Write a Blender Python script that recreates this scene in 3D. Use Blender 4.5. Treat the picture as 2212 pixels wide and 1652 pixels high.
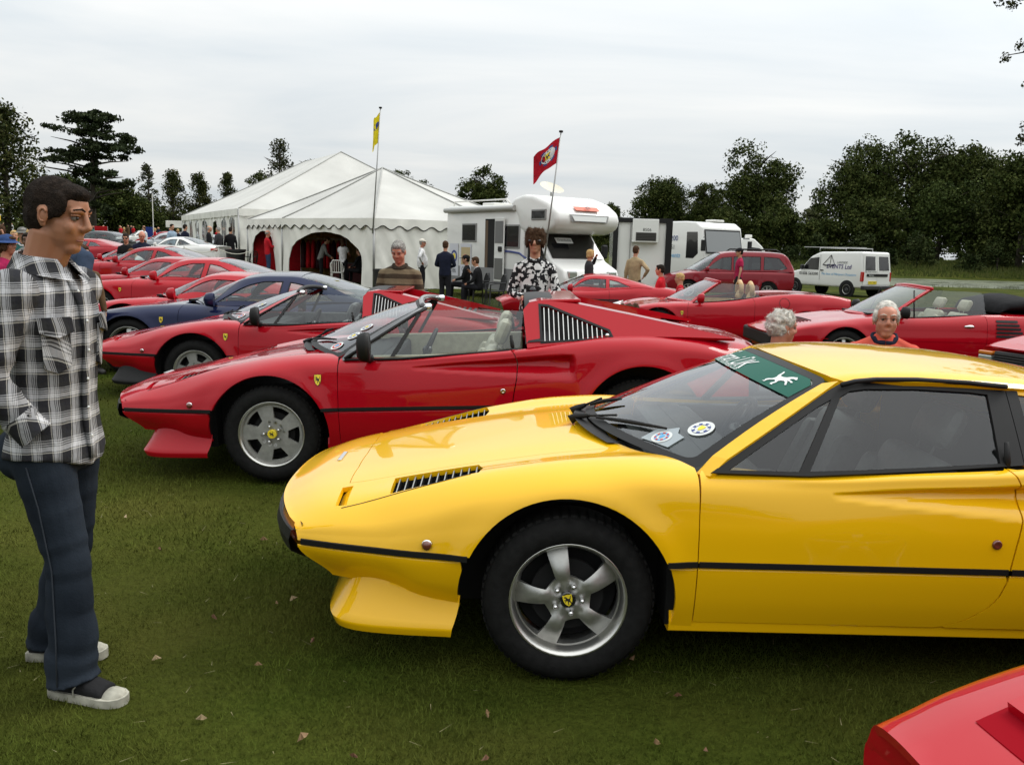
import bpy, bmesh, math, random
import numpy as np
from mathutils import Vector, Matrix, Euler
from mathutils.geometry import delaunay_2d_cdt
R = math.radians
random.seed(7)
rng = np.random.default_rng(7)
scene = bpy.context.scene
col = scene.collection
for o in list(bpy.data.objects):
 bpy.data.objects.remove(o)
# ------------------------------------------------------------------ camera, sky, sun, exposure
cam_d = bpy.data.cameras.new('camera')
cam = bpy.data.objects.new('camera', cam_d)
col.objects.link(cam)
PITCH, ROLL = R(8.78), R(1.6)
fwd = Vector((0, math.cos(PITCH), -math.sin(PITCH)))
r0 = Vector((1, 0, 0)); u0 = r0.cross(fwd)
rt = r0 * math.cos(ROLL) + u0 * math.sin(ROLL)
up = rt.cross(fwd)
M = Matrix((rt, up, -fwd)).transposed().to_4x4()
M.translation = Vector((0, 0, 1.56))
cam.matrix_world = M
cam_d.sensor_fit = 'HORIZONTAL'
cam_d.sensor_width = 36
cam_d.lens = 36 * 1885 / 2212
cam_d.clip_start = 0.05
cam_d.clip_end = 3000
scene.camera = cam
scene.view_settings.view_transform = 'Standard'
scene.view_settings.look = 'None'
scene.view_settings.exposure = 0
scene.view_settings.gamma = 1
scene.view_settings.use_curve_mapping = False
try:
 scene.cycles.max_bounces = 8
 scene.cycles.transparent_max_bounces = 24
 scene.cycles.use_denoising = True
 scene.cycles.caustics_reflective = False
 scene.cycles.caustics_refractive = False
except Exception:
 pass
SUN_EL, SUN_AZ = R(50), R(66)          # azimuth from +Y towards +X
sd = Vector((math.sin(SUN_AZ) * math.cos(SUN_EL), math.cos(SUN_AZ) * math.cos(SUN_EL), math.sin(SUN_EL)))
w = bpy.data.worlds.new('World')
scene.world = w
w.use_nodes = True
nt = w.node_tree
N, L = nt.nodes, nt.links
N.clear()
out = N.new('ShaderNodeOutputWorld')
sky = N.new('ShaderNodeTexSky')
sky.sky_type = 'NISHITA'; sky.sun_disc = False
sky.sun_elevation = SUN_EL; sky.sun_rotation = SUN_AZ
sky.air_density = 1.0; sky.dust_density = 2.0
bg1 = N.new('ShaderNodeBackground'); bg1.inputs[1].default_value = 0.075
L.new(sky.outputs[0], bg1.inputs[0])
tc = N.new('ShaderNodeTexCoord')
sep = N.new('ShaderNodeSeparateXYZ'); L.new(tc.outputs['Generated'], sep.inputs[0])
def mth(op, a, b=None, clamp=False):
 m = N.new('ShaderNodeMath'); m.operation = op; m.use_clamp = clamp
 for i, v in enumerate((a, b)):
  if v is None: continue
  if isinstance(v, (int, float)): m.inputs[i].default_value = v
  else: L.new(v, m.inputs[i])
 return m.outputs[0]
zc = mth('ADD', mth('MAXIMUM', sep.outputs[2], 0.0), 0.12)
cmb = N.new('ShaderNodeCombineXYZ')
L.new(mth('MULTIPLY', mth('DIVIDE', sep.outputs[0], zc), 0.55), cmb.inputs[0])
L.new(mth('MULTIPLY', mth('DIVIDE', sep.outputs[1], zc), 1.0), cmb.inputs[1])
n1 = N.new('ShaderNodeTexNoise'); n1.inputs['Scale'].default_value = 0.8; n1.inputs['Detail'].default_value = 7
n1.inputs['Roughness'].default_value = 0.52; n1.inputs['Distortion'].default_value = 0.5
L.new(cmb.outputs[0], n1.inputs['Vector'])
cr = N.new('ShaderNodeValToRGB')
cr.color_ramp.elements[0].position = 0.30; cr.color_ramp.elements[0].color = (0.69, 0.755, 0.80, 1)
cr.color_ramp.elements[1].position = 0.68; cr.color_ramp.elements[1].color = (0.98, 0.98, 0.955, 1)
L.new(n1.outputs[0], cr.inputs[0])
# the cloud glows towards the hidden sun
dotn = N.new('ShaderNodeVectorMath'); dotn.operation = 'DOT_PRODUCT'
L.new(tc.outputs['Generated'], dotn.inputs[0]); dotn.inputs[1].default_value = sd
glow = mth('POWER', mth('MAXIMUM', dotn.outputs['Value'], 0.0), 5.0)
# an overcast sky brightens towards the zenith
zen = mth('ADD', mth('MULTIPLY', mth('MAXIMUM', sep.outputs[2], 0.0), 1.45), 0.84)
gl = mth('ADD', mth('MULTIPLY', glow, 0.9), zen)
bg2 = N.new('ShaderNodeBackground')
L.new(cr.outputs[0], bg2.inputs[0]); L.new(gl, bg2.inputs[1])
mixs = N.new('ShaderNodeMixShader')
mixs.inputs[0].default_value = 0.9
L.new(bg1.outputs[0], mixs.inputs[1]); L.new(bg2.outputs[0], mixs.inputs[2]); L.new(mixs.outputs[0], out.inputs[0])
sun_d = bpy.data.lights.new('sun', 'SUN')
sun_d.energy = 1.5; sun_d.angle = R(22); sun_d.color = (1, 0.96, 0.9)
sun = bpy.data.objects.new('sun', sun_d); col.objects.link(sun)
sun.rotation_euler = sd.to_track_quat('Z', 'Y').to_euler()
sun.location = (20, 20, 60)
# ------------------------------------------------------------------ materials
MATS = {}
def mat(name, color, rough=0.6, metal=0.0, coat=0.0, spec=0.5, noise=0.0, nscale=20.0, bump=0.0, bscale=80.0, emit=None, sub=0.0, var=None):
 """Principled material, base colour modulated by noise, optional bump."""
 if name in MATS: return MATS[name]
 m = bpy.data.materials.new(name); m.use_nodes = True
 nd, lk = m.node_tree.nodes, m.node_tree.links
 b = nd['Principled BSDF']
 b.inputs['Base Color'].default_value = (*color, 1)
 b.inputs['Roughness'].default_value = rough
 b.inputs['Metallic'].default_value = metal
 b.inputs['Specular IOR Level'].default_value = spec
 b.inputs['Coat Weight'].default_value = coat
 b.inputs['Coat Roughness'].default_value = 0.04
 if sub: b.inputs['Subsurface Weight'].default_value = sub; b.inputs['Subsurface Radius'].default_value = (.02, .008, .004)
 t = nd.new('ShaderNodeTexCoord')
 if noise:
  n = nd.new('ShaderNodeTexNoise'); n.inputs['Scale'].default_value = nscale; n.inputs['Detail'].default_value = 6
  lk.new(t.outputs['Object'], n.inputs['Vector'])
  mx = nd.new('ShaderNodeMix'); mx.data_type = 'RGBA'
  c2 = var if var else tuple(min(1, c * (1 + 1.6 * noise)) for c in color)
  c1 = tuple(c * (1 - noise) for c in color)
  mx.inputs[6].default_value = (*c1, 1); mx.inputs[7].default_value = (*c2, 1)
  rm = nd.new('ShaderNodeMapRange'); rm.inputs[1].default_value = .3; rm.inputs[2].default_value = .7
  lk.new(n.outputs[0], rm.inputs[0]); lk.new(rm.outputs[0], mx.inputs[0]); lk.new(mx.outputs[2], b.inputs['Base Color'])
 if bump:
  n = nd.new('ShaderNodeTexNoise'); n.inputs['Scale'].default_value = bscale; n.inputs['Detail'].default_value = 5
  lk.new(t.outputs['Object'], n.inputs['Vector'])
  bp = nd.new('ShaderNodeBump'); bp.inputs['Strength'].default_value = bump; bp.inputs['Distance'].default_value = 0.02
  lk.new(n.outputs[0], bp.inputs['Height']); lk.new(bp.outputs[0], b.inputs['Normal'])
 if emit: b.inputs['Emission Color'].default_value = (*emit, 1); b.inputs['Emission Strength'].default_value = 1
 MATS[name] = m
 return m
def paint(name, c, rough=0.35, metal=0.0, ior=1.34):
 m = mat(name, c, rough, metal, coat=1.0, spec=.05)
 m.node_tree.nodes['Principled BSDF'].inputs['Coat Roughness'].default_value = 0.03
 m.node_tree.nodes['Principled BSDF'].inputs['Coat IOR'].default_value = ior
 return m
def glassmat(name, tint, refl=1.0, rough=0.0):
 if name in MATS: return MATS[name]
 m = bpy.data.materials.new(name); m.use_nodes = True
 nd, lk = m.node_tree.nodes, m.node_tree.links
 nd.remove(nd['Principled BSDF'])
 tr = nd.new('ShaderNodeBsdfTransparent'); tr.inputs[0].default_value = (*tint, 1)
 gl = nd.new('ShaderNodeBsdfGlossy'); gl.inputs['Roughness'].default_value = rough; gl.inputs[0].default_value = (.95, .97, 1, 1)
 mu = nd.new('ShaderNodeMath'); mu.operation = 'MULTIPLY'; mu.inputs[1].default_value = refl; mu.use_clamp = True
 mx = nd.new('ShaderNodeMixShader')
 lw = nd.new('ShaderNodeLayerWeight'); lw.inputs[0].default_value = 0.5
 pw = nd.new('ShaderNodeMath'); pw.operation = 'POWER'; pw.inputs[1].default_value = 3.7
 lk.new(lw.outputs['Facing'], pw.inputs[0])
 ad = nd.new('ShaderNodeMath'); ad.operation = 'MULTIPLY_ADD'; ad.inputs[1].default_value = .93; ad.inputs[2].default_value = .055
 lk.new(pw.outputs[0], ad.inputs[0]); lk.new(ad.outputs[0], mu.inputs[0]); lk.new(mu.outputs[0], mx.inputs[0]); lk.new(tr.outputs[0], mx.inputs[1]); lk.new(gl.outputs[0], mx.inputs[2])
 lk.new(mx.outputs[0], nd['Material Output'].inputs[0])
 MATS[name] = m
 return m
YELLOW = paint('yellow_paint', (0.80, 0.445, 0.003), ior=1.45)
RED = paint('red_paint', (0.38, 0.0025, 0.010))
RED2 = paint('deep_red_paint', (0.31, 0.002, 0.009))
BLUE = paint('blue_paint', (0.008, 0.013, 0.048), 0.3, 0.2)
WHITE = paint('white_paint', (0.72, 0.72, 0.69))
MAROON = paint('maroon_paint', (0.22, 0.012, 0.02))
GREYP = paint('grey_paint', (0.06, 0.065, 0.07))
SILVER = paint('silver_paint', (0.4, 0.42, 0.44), 0.3, 0.4)
GREENP = paint('green_paint', (0.02, 0.06, 0.04))
BLACK = mat('black_trim', (0.007, 0.007, 0.007), 0.55, spec=.3)
BLACKG = mat('black_gloss', (0.01, 0.01, 0.011), 0.2, coat=0.6)
RUBBER = mat('tyre_rubber', (0.008, 0.008, 0.0078), 0.85, spec=.2, noise=.3, nscale=30, bump=.15, bscale=120)
DARK = mat('dark_void', (0.006, 0.006, 0.006), 0.9)
INTERIOR = mat('dark_interior', (0.03, 0.03, 0.031), 0.7, noise=.2, nscale=12)
LEATHERD = mat('dark_leather', (0.075, 0.078, 0.078), 0.5, noise=.2, nscale=20, bump=.1)
LEATHERC = mat('cream_leather', (0.36, 0.34, 0.25), 0.5, noise=.12, nscale=20, bump=.1)
LEATHERT = mat('tan_leather', (0.48, 0.30, 0.13), 0.5, noise=.12, nscale=20, bump=.1)
ALLOY = mat('alloy', (0.42, 0.42, 0.40), 0.42, 0.85, noise=.12, nscale=25)
ALLOYD = mat('dull_alloy', (0.30, 0.30, 0.28), 0.5, 0.35, noise=.15, nscale=25)
RIMLIP = mat('polished_lip', (0.62, 0.61, 0.58), 0.28, 0.9)
CHROME = mat('chrome', (0.7, 0.7, 0.7), 0.12, 1.0)
GLASS = glassmat('clear_glass', (0.74, 0.79, 0.77))
GLASSD = glassmat('tinted_glass', (0.66, 0.70, 0.68), 1.0)
GLASSK = glassmat('dark_glass', (0.16, 0.17, 0.17), 1.1)
AMBER = mat('amber_lens', (0.55, 0.16, 0.02), 0.15, coat=.8)
REDLENS = mat('red_lens', (0.4, 0.01, 0.01), 0.15, coat=.8)
LENSB = mat('brown_lens', (0.14, 0.035, 0.02), 0.12, coat=1)
HEADL = mat('headlamp_lens', (0.5, 0.52, 0.5), 0.1, 0.6)
SHIELDY = mat('shield_yellow', (0.80, 0.62, 0.03), 0.4)
WPRINT = mat('white_print', (0.62, 0.64, 0.62), 0.5)
KPRINT = mat('black_print', (0.012, 0.012, 0.014), 0.5)
RPRINT = mat('red_print', (0.5, 0.02, 0.02), 0.5)
BPRINT = mat('navy_print', (0.03, 0.05, 0.2), 0.5)
LBPRINT = mat('light_blue_print', (0.1, 0.35, 0.62), 0.5)
GPRINT = mat('green_print', (0.006, 0.085, 0.058), 0.6, spec=.2)
# ------------------------------------------------------------------ object helpers
def tag(o, label=None, cat=None, group=None, kind=None):
 if label: o['label'] = label
 if cat: o['category'] = cat
 if group: o['group'] = group
 if kind: o['kind'] = kind
 return o
def thing(name, label, cat, loc=(0, 0, 0), rz=0.0, group=None, rot=None):
 o = bpy.data.objects.new(name, None)
 o.empty_display_size = 0.2
 col.objects.link(o)
 o.location = loc
 o.rotation_euler = rot if rot else (0, 0, rz)
 return tag(o, label, cat, group)
def meshobj(name, verts, faces, m, parent=None, smooth=True, normals=None, mats=None, fm=None):
 me = bpy.data.meshes.new(name)
 me.from_pydata([tuple(map(float, v)) for v in verts], [], [tuple(int(i) for i in f) for f in faces])
 for mm in (mats or [m]): me.materials.append(mm)
 if fm is not None: me.polygons.foreach_set('material_index', np.asarray(fm, np.int32))
 me.polygons.foreach_set('use_smooth', np.full(len(me.polygons), bool(smooth)))
 me.update()
 if normals is not None:
  me.normals_split_custom_set_from_vertices([tuple(map(float, n)) for n in normals])
 o = bpy.data.objects.new(name, me)
 col.objects.link(o)
 if parent: o.parent = parent
 return o
def link(name, me, parent=None, loc=None):
 o = bpy.data.objects.new(name, me); col.objects.link(o)
 if parent: o.parent = parent
 if loc: o.location = loc
 return o
def copy_tree(o, parent=None, swap=None):
 c = o.copy(); col.objects.link(c)
 if parent: c.parent = parent
 if swap and c.type == 'MESH':
  for i, s in enumerate(c.material_slots):
   if s.material and s.material.name in swap:
    new = swap[s.material.name]
    s.link = 'OBJECT'; s.material = new
 for ch in list(o.children): copy_tree(ch, c, swap)
 return c
class MB:
 """collects simple solids into one mesh"""
 def __init__(s): s.v = []; s.f = []; s.m = []; s.cm = 0
 def add(s, vs, fs):
  n = len(s.v); s.v += [tuple(v) for v in vs]; s.f += [tuple(i + n for i in f) for f in fs]; s.m += [s.cm] * len(fs)
  return s
 def box(s, a, b, bev=0.0):
  x0, y0, z0 = a; x1, y1, z1 = b
  if bev <= 0:
   vs = [(x0, y0, z0), (x1, y0, z0), (x1, y1, z0), (x0, y1, z0), (x0, y0, z1), (x1, y0, z1), (x1, y1, z1), (x0, y1, z1)]
   fs = [(3, 2, 1, 0), (4, 5, 6, 7), (0, 1, 5, 4), (1, 2, 6, 5), (2, 3, 7, 6), (3, 0, 4, 7)]
   return s.add(vs, fs)
  bm = bmesh.new(); bmesh.ops.create_cube(bm, size=1)
  for v in bm.verts: v.co = Vector(((x0 + x1) / 2 + v.co.x * (x1 - x0), (y0 + y1) / 2 + v.co.y * (y1 - y0), (z0 + z1) / 2 + v.co.z * (z1 - z0)))
  bmesh.ops.bevel(bm, geom=bm.edges[:], offset=bev, segments=2, affect='EDGES', profile=.5)
  bm.verts.index_update()
  s.add([v.co[:] for v in bm.verts], [[v.index for v in f.verts] for f in bm.faces]); bm.free()
  return s
 def tube(s, pts, r, n=8, cap=True, ry=None):
  """tube along pts, radius number or list; elliptical if ry given (list)"""
  P = [Vector(p) for p in pts]; k = len(P)
  rs = r if isinstance(r, (list, tuple)) else [r] * k
  rys = ry if ry is not None else rs
  if not isinstance(rys, (list, tuple)): rys = [rys] * k
  vs, fs = [], []
  ref = None
  for i in range(k):
   d = (P[min(i + 1, k - 1)] - P[max(i - 1, 0)])
   if d.length < 1e-9: d = Vector((0, 0, 1))
   d.normalize()
   if ref is None:
    ref = Vector((1, 0, 0)) if abs(d.x) < .9 else Vector((0, 1, 0))
   a = (ref - d * ref.dot(d)).normalized(); ref = a
   b = d.cross(a)
   for j in range(n):
    t = 2 * math.pi * j / n
    vs.append(P[i] + a * (rs[i] * math.cos(t)) + b * (rys[i] * math.sin(t)))
  for i in range(k - 1):
   for j in range(n):
    fs.append((i * n + j, i * n + (j + 1) % n, (i + 1) * n + (j + 1) % n, (i + 1) * n + j))
  if cap: fs.append(tuple(range(n - 1, -1, -1))); fs.append(tuple(range((k - 1) * n, k * n)))
  return s.add(vs, fs)
 def lathe(s, prof, n=32, axis='Y', c=(0, 0, 0), closed=False):
  """prof list of (r, h) turned round an axis through c"""
  vs, fs = [], []
  k = len(prof)
  for (r, h) in prof:
   for j in range(n):
    t = 2 * math.pi * j / n
    p = (r * math.cos(t), h, r * math.sin(t)) if axis == 'Y' else (r * math.cos(t), r * math.sin(t), h) if axis == 'Z' else (h, r * math.cos(t), r * math.sin(t))
    vs.append((c[0] + p[0], c[1] + p[1], c[2] + p[2]))
  for i in range(k - 1 + (1 if closed else 0)):
   i2 = (i + 1) % k
   for j in range(n): fs.append((i * n + j, i * n + (j + 1) % n, i2 * n + (j + 1) % n, i2 * n + j))
  return s.add(vs, fs)
 def ball(s, c, r, n=10, m=7, rot=None):
  rx, ry, rz = (r, r, r) if isinstance(r, (int, float)) else r
  vs, fs = [], []
  for i in range(m + 1):
   th = math.pi * i / m
   for j in range(n):
    p = Vector((rx * math.sin(th) * math.cos(2 * math.pi * j / n), ry * math.sin(th) * math.sin(2 * math.pi * j / n), rz * math.cos(th)))
    if rot is not None: p = rot @ p
    vs.append(Vector(c) + p)
  for i in range(m):
   for j in range(n): fs.append((i * n + j, (i + 1) * n + j, (i + 1) * n + (j + 1) % n, i * n + (j + 1) % n))
  return s.add(vs, fs)
 def prism(s, poly, a, b, axis='Y'):
  """polygon in the other two axes extruded from a to b"""
  n = len(poly)
  def P(p, h): return (p[0], h, p[1]) if axis == 'Y' else (h, p[0], p[1]) if axis == 'X' else (p[0], p[1], h)
  vs = [P(p, a) for p in poly] + [P(p, b) for p in poly]
  fs = [tuple(range(n)), tuple(range(2 * n - 1, n - 1, -1))] + [(i, i + n, (i + 1) % n + n, (i + 1) % n) for i in range(n)]
  return s.add(vs, fs)
 def quad(s, a, b, c, d): return s.add([a, b, c, d], [(0, 1, 2, 3)])
 def build(s, name, m, parent=None, smooth=False, recalc=True, angle=None):
  mats = m if isinstance(m, (list, tuple)) else [m]
  me = bpy.data.meshes.new(name)
  bm = bmesh.new()
  vv = [bm.verts.new(v) for v in s.v]
  for f, mi in zip(s.f, s.m):
   try:
    ff = bm.faces.new([vv[i] for i in f]); ff.material_index = mi; ff.smooth = smooth
   except ValueError: pass
  if recalc: bmesh.ops.recalc_face_normals(bm, faces=bm.faces[:])
  bm.to_mesh(me); bm.free()
  for mm in mats: me.materials.append(mm)
  if smooth and angle: 
   try: me.set_sharp_from_angle(angle=R(angle))
   except Exception: pass
  o = bpy.data.objects.new(name, me); col.objects.link(o)
  if parent: o.parent = parent
  return o
TEXTC = {}
def text_mesh(s, size=1.0, bold=0.0, shear=0.0, sx=1.0, align='CENTER', space=1.0):
 key = (s, bold, shear, sx, align, space)
 if key not in TEXTC:
  cu = bpy.data.curves.new('t', 'FONT'); cu.body = s; cu.size = 1.0; cu.offset = bold; cu.shear = shear
  cu.align_x = align; cu.align_y = 'CENTER'; cu.resolution_u = 2; cu.space_character = space
  o = bpy.data.objects.new('t', cu); col.objects.link(o)
  dg = bpy.context.evaluated_depsgraph_get(); dg.update()
  me = bpy.data.meshes.new_from_object(o.evaluated_get(dg))
  V = [(v.co.x * sx, v.co.y) for v in me.vertices]; F = [tuple(p.vertices) for p in me.polygons]
  bpy.data.objects.remove(o); bpy.data.curves.remove(cu); bpy.data.meshes.remove(me)
  TEXTC[key] = (V, F)
 V, F = TEXTC[key]
 return [(x * size, y * size) for x, y in V], F
def lettering(s, origin, ex, ey, size, m, parent=None, name='lettering', **k):
 """flat print: text in the plane spanned by ex, ey"""
 V, F = text_mesh(s, size, **k)
 O, ex, ey = Vector(origin), Vector(ex).normalized(), Vector(ey).normalized()
 return meshobj(name, [O + ex * x + ey * y for x, y in V], F, m, parent, smooth=False)
# rearing horse silhouette, unit square, facing left
HORSE = [(.20, .985), (.25, .93), (.34, .90), (.42, .82), (.48, .72), (.60, .66), (.72, .66), (.80, .72), (.83, .82), (.88, .92), (.96, .98), (.985, .93), (.93, .86), (.90, .74), (.86, .62), (.80, .55), (.78, .44), (.80, .34), (.90, .26), (.93, .17),
   (.86, .06), (.93, .02), (.80, .0), (.82, .14), (.78, .22), (.66, .32), (.58, .30), (.52, .22), (.56, .10), (.52, .0), (.40, .0), (.46, .07), (.43, .20), (.48, .34), (.44, .42), (.34, .47), (.24, .43), (.15, .33), (.10, .27), (.05, .31), (.12, .40), (.19, .50), (.28, .545),
   (.16, .575), (.07, .52), (.01, .56), (.07, .62), (.18, .65), (.28, .66), (.27, .74), (.20, .80), (.10, .78), (.06, .82), (.11, .89), (.17, .94)]
SHIELD = [(-.5, .62), (-.25, .60), (0, .64), (.25, .60), (.5, .62), (.5, .1), (.42, -.22), (.26, -.48), (0, -.66), (-.26, -.48), (-.42, -.22), (-.5, .1)]
# ------------------------------------------------------------------ curved sheets cut to outline
def pchip(x, y, q):
 x = np.asarray(x, float); y = np.asarray(y, float); q = np.clip(q, x[0], x[-1])
 h = np.diff(x); d = np.diff(y) / h
 m = np.zeros_like(y)
 for i in range(1, len(x) - 1):
  if d[i - 1] * d[i] > 0:
   w1, w2 = 2 * h[i] + h[i - 1], h[i] + 2 * h[i - 1]
   m[i] = (w1 + w2) / (w1 / d[i - 1] + w2 / d[i])
 m[0], m[-1] = d[0], d[-1]
 i = np.clip(np.searchsorted(x, q) - 1, 0, len(h) - 1)
 t = (q - x[i]) / h[i]
 return ((1 + 2 * t) * (1 - t) ** 2 * y[i] + t * (1 - t) ** 2 * h[i] * m[i] + t * t * (3 - 2 * t) * y[i + 1] + t * t * (t - 1) * h[i] * m[i + 1])
class Body:
 """half section rows (0 = centre of the top, last = bottom) lofted along x; s < 0 is the near side"""
 def __init__(b, us, rows, bend=None, flares=(), disp=None):
  b.us = us; b.n = len(rows) - 1
  b.ug = np.linspace(us[0], us[-1], 320)
  b.Y = np.array([pchip(us, r[0], b.ug) for r in rows])
  b.Z = np.array([pchip(us, r[1], b.ug) for r in rows])
  b.bend = bend; b.flares = flares; b.disp = disp
 def ev(b, u, s):
  u = np.asarray(u, float); s = np.asarray(s, float)
  a = np.clip(np.abs(s), 0, b.n - 1e-6); k = a.astype(int); t = a - k
  f = (np.clip(u, b.us[0], b.us[-1]) - b.us[0]) / (b.us[-1] - b.us[0]) * 319
  i = np.clip(f.astype(int), 0, 318); f = f - i
  def g(T, kk):
   return T[kk, i] * (1 - f) + T[kk, i + 1] * f
  def cr(T, odd):
   p1, p2 = g(T, k), g(T, k + 1)
   p0 = np.where(k > 0, g(T, np.maximum(k - 1, 0)), -g(T, np.minimum(k + 1, b.n)) if odd else g(T, np.minimum(k + 1, b.n)))
   p3 = np.where(k + 2 <= b.n, g(T, np.minimum(k + 2, b.n)), 2 * p2 - p1)
   m1, m2 = (p2 - p0) / 2, (p3 - p1) / 2
   # monotone limit keeps creases from ringing
   d = p2 - p1
   lim = 3 * np.abs(d) + 1e-9
   m1 = np.clip(m1, -lim, lim); m2 = np.clip(m2, -lim, lim)
   return (2 * t ** 3 - 3 * t * t + 1) * p1 + (t ** 3 - 2 * t * t + t) * m1 + (-2 * t ** 3 + 3 * t * t) * p2 + (t ** 3 - t * t) * m2
  y = cr(b.Y, True); z = cr(b.Z, False)
  x = u + (b.bend(u, y, z) if b.bend else 0)
  for (cx, cz, rad, amp, wd) in b.flares:
   d = np.hypot(x - cx, z - cz) - rad
   y = y + amp * np.exp(-(np.maximum(d, 0) / wd) ** 2) * (y > .5)
  if b.disp: y = y - b.disp(x, y, z)
  return np.stack([x, np.where(s < 0, -y, y), z], -1)
 def s_z(b, x, z, lo=2.6):
  """row parameter where the side passes height z"""
  s = np.linspace(lo, b.n, 400)
  u = x
  for _ in range(3):
   P = b.ev(np.full(400, u), s)
   j = int(np.argmin(np.abs(P[:, 2] - z)))
   u = u - (P[j, 0] - x)
  zz = P[:, 2]
  for j in range(399):
   if (zz[j] - z) * (zz[j + 1] - z) <= 0 and zz[j] != zz[j + 1]:
    return u, s[j] + (s[j + 1] - s[j]) * (z - zz[j]) / (zz[j + 1] - zz[j])
  return u, float(s[int(np.argmin(np.abs(zz - z)))])
 def s_y(b, x, y, hi=4.0):
  s = np.linspace(0, hi, 300); u = x
  for _ in range(3):
   P = b.ev(np.full(300, u), s)
   j = int(np.argmin(np.abs(P[:, 1] - abs(y)))); u = u - (P[j, 0] - x)
  return u, float(s[j]) * (1 if y >= 0 else -1)
 def xz(b, pts, sg=1, lo=2.6):
  o = []
  for x, z in pts:
   u, s = b.s_z(x, z, lo); o.append((u, sg * s))
  return o
 def xy(b, pts, hi=4.0): return [b.s_y(x, y, hi) for x, y in pts]
def dens(loop, step, scale, closed=True):
 o = []
 n = len(loop)
 for i in range(n if closed else n - 1):
  a, c = loop[i], loop[(i + 1) % n]
  L_ = math.hypot(c[0] - a[0], (c[1] - a[1]) * scale)
  k = max(1, int(math.ceil(L_ / step)))
  for j in range(k): o.append((a[0] + (c[0] - a[0]) * j / k, a[1] + (c[1] - a[1]) * j / k))
 if not closed: o.append(loop[-1])
 return o
def inpoly(P, loops):
 x, y = P[:, 0], P[:, 1]
 ins = np.zeros(len(P), bool)
 for lp in loops:
  lp = np.asarray(lp); a = lp; c = np.roll(lp, -1, 0)
  for (x0, y0), (x1, y1) in zip(a, c):
   if y0 == y1: continue
   ins ^= ((y0 > y) != (y1 > y)) & (x < (x1 - x0) * (y - y0) / (y1 - y0) + x0)
 return ins
def sheet(name, fn, loops, m, parent=None, grid=.03, scale=1.0, fold=.012, off=0.0, step=None, flip=None, pts=None):
 """fn maps (p, q) arrays to 3D; loops: outline and holes in (p, q); q is measured in scale metres. fold = depth of the turned-in edge"""
 step = step or grid * .8
 LP = [dens(l, step, scale) for l in loops]
 V = []; E = []
 for l in LP:
  n0 = len(V); V += [(p, q * scale) for p, q in l]
  E += [(n0 + i, n0 + (i + 1) % len(l)) for i in range(len(l))]
 A = np.array(V); lo, hi = A.min(0), A.max(0)
 gx, gy = np.meshgrid(np.arange(lo[0] + grid / 2, hi[0], grid), np.arange(lo[1] + grid / 2, hi[1], grid))
 gx[::2] += grid * .25; gx[1::2] -= grid * .25
 G = np.stack([gx.ravel(), gy.ravel()], 1)
 G = G[inpoly(G, [[(p, q * scale) for p, q in l] for l in LP])]
 if len(G):
  # keep clear of the outline
  keep = np.ones(len(G), bool)
  for i in range(0, len(A), 200):
   d = np.abs(G[:, None, :] - A[None, i:i + 200, :]).max(2).min(1)
   keep &= d > grid * .42
  G = G[keep]
 allv = V + [tuple(g) for g in G]
 ov, oe, of, *_ = delaunay_2d_cdt([Vector(v) for v in allv], E, [], 0, 1e-6)
 OV = np.array([v[:] for v in ov]); F = np.array([tuple(f) for f in of if len(f) == 3], int)
 c = OV[F].mean(1)
 F = F[inpoly(c, [[(p, q * scale) for p, q in l] for l in LP])]
 used = np.unique(F); rem = -np.ones(len(OV), int); rem[used] = np.arange(len(used)); OV = OV[used]; F = rem[F]
 p, q = OV[:, 0], OV[:, 1] / scale
 e = 2.5e-3
 X = fn(p, q)
 du = fn(p + e, q) - fn(p - e, q); dv = fn(p, q + e / scale) - fn(p, q - e / scale)
 Nn = np.cross(du, dv); Nn /= np.linalg.norm(Nn, axis=1)[:, None] + 1e-12
 if flip: Nn = -Nn
 # triangle winding follows the normals
 tn = np.cross(X[F[:, 1]] - X[F[:, 0]], X[F[:, 2]] - X[F[:, 0]])
 sw = (tn * Nn[F[:, 0]]).sum(1) < 0
 F[sw] = F[sw][:, ::-1]
 X = X + Nn * off
 faces = [tuple(f) for f in F]
 verts = list(X); norms = list(Nn)
 if fold:
  cnt = {}
  for f in faces:
   for i in range(3):
    a, b_ = f[i], f[(i + 1) % 3]
    k = (min(a, b_), max(a, b_)); cnt[k] = None if k in cnt else (a, b_)
  bd = [v for v in cnt.values() if v]
  # edge strip has own verts so the outer face keeps its own normals
  idx = {}
  cen = X.mean(0)
  for a, b_ in bd:
   n_e = np.cross(X[b_] - X[a], Nn[a]); n_e /= np.linalg.norm(n_e) + 1e-12
   k = len(verts)
   verts += [X[a], X[b_], X[b_] - Nn[b_] * fold, X[a] - Nn[a] * fold]
   norms += [n_e] * 4
   faces.append((k + 1, k, k + 3, k + 2))
 return meshobj(name, verts, faces, m, parent, True, norms)
def patch(name, fn, P, F, m, parent, off=.003):
 """flat print (triangles / polygons in p, q) laid on a curved surface"""
 P = np.asarray(P, float); e = 2e-3
 X = fn(P[:, 0], P[:, 1])
 du = fn(P[:, 0] + e, P[:, 1]) - X; dv = fn(P[:, 0], P[:, 1] + e) - X
 Nn = np.cross(du, dv); Nn /= np.linalg.norm(Nn, axis=1)[:, None] + 1e-12
 if off < 0: Nn = -Nn; off = -off
 return meshobj(name, X + Nn * off, F, m, parent, smooth=False)
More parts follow.
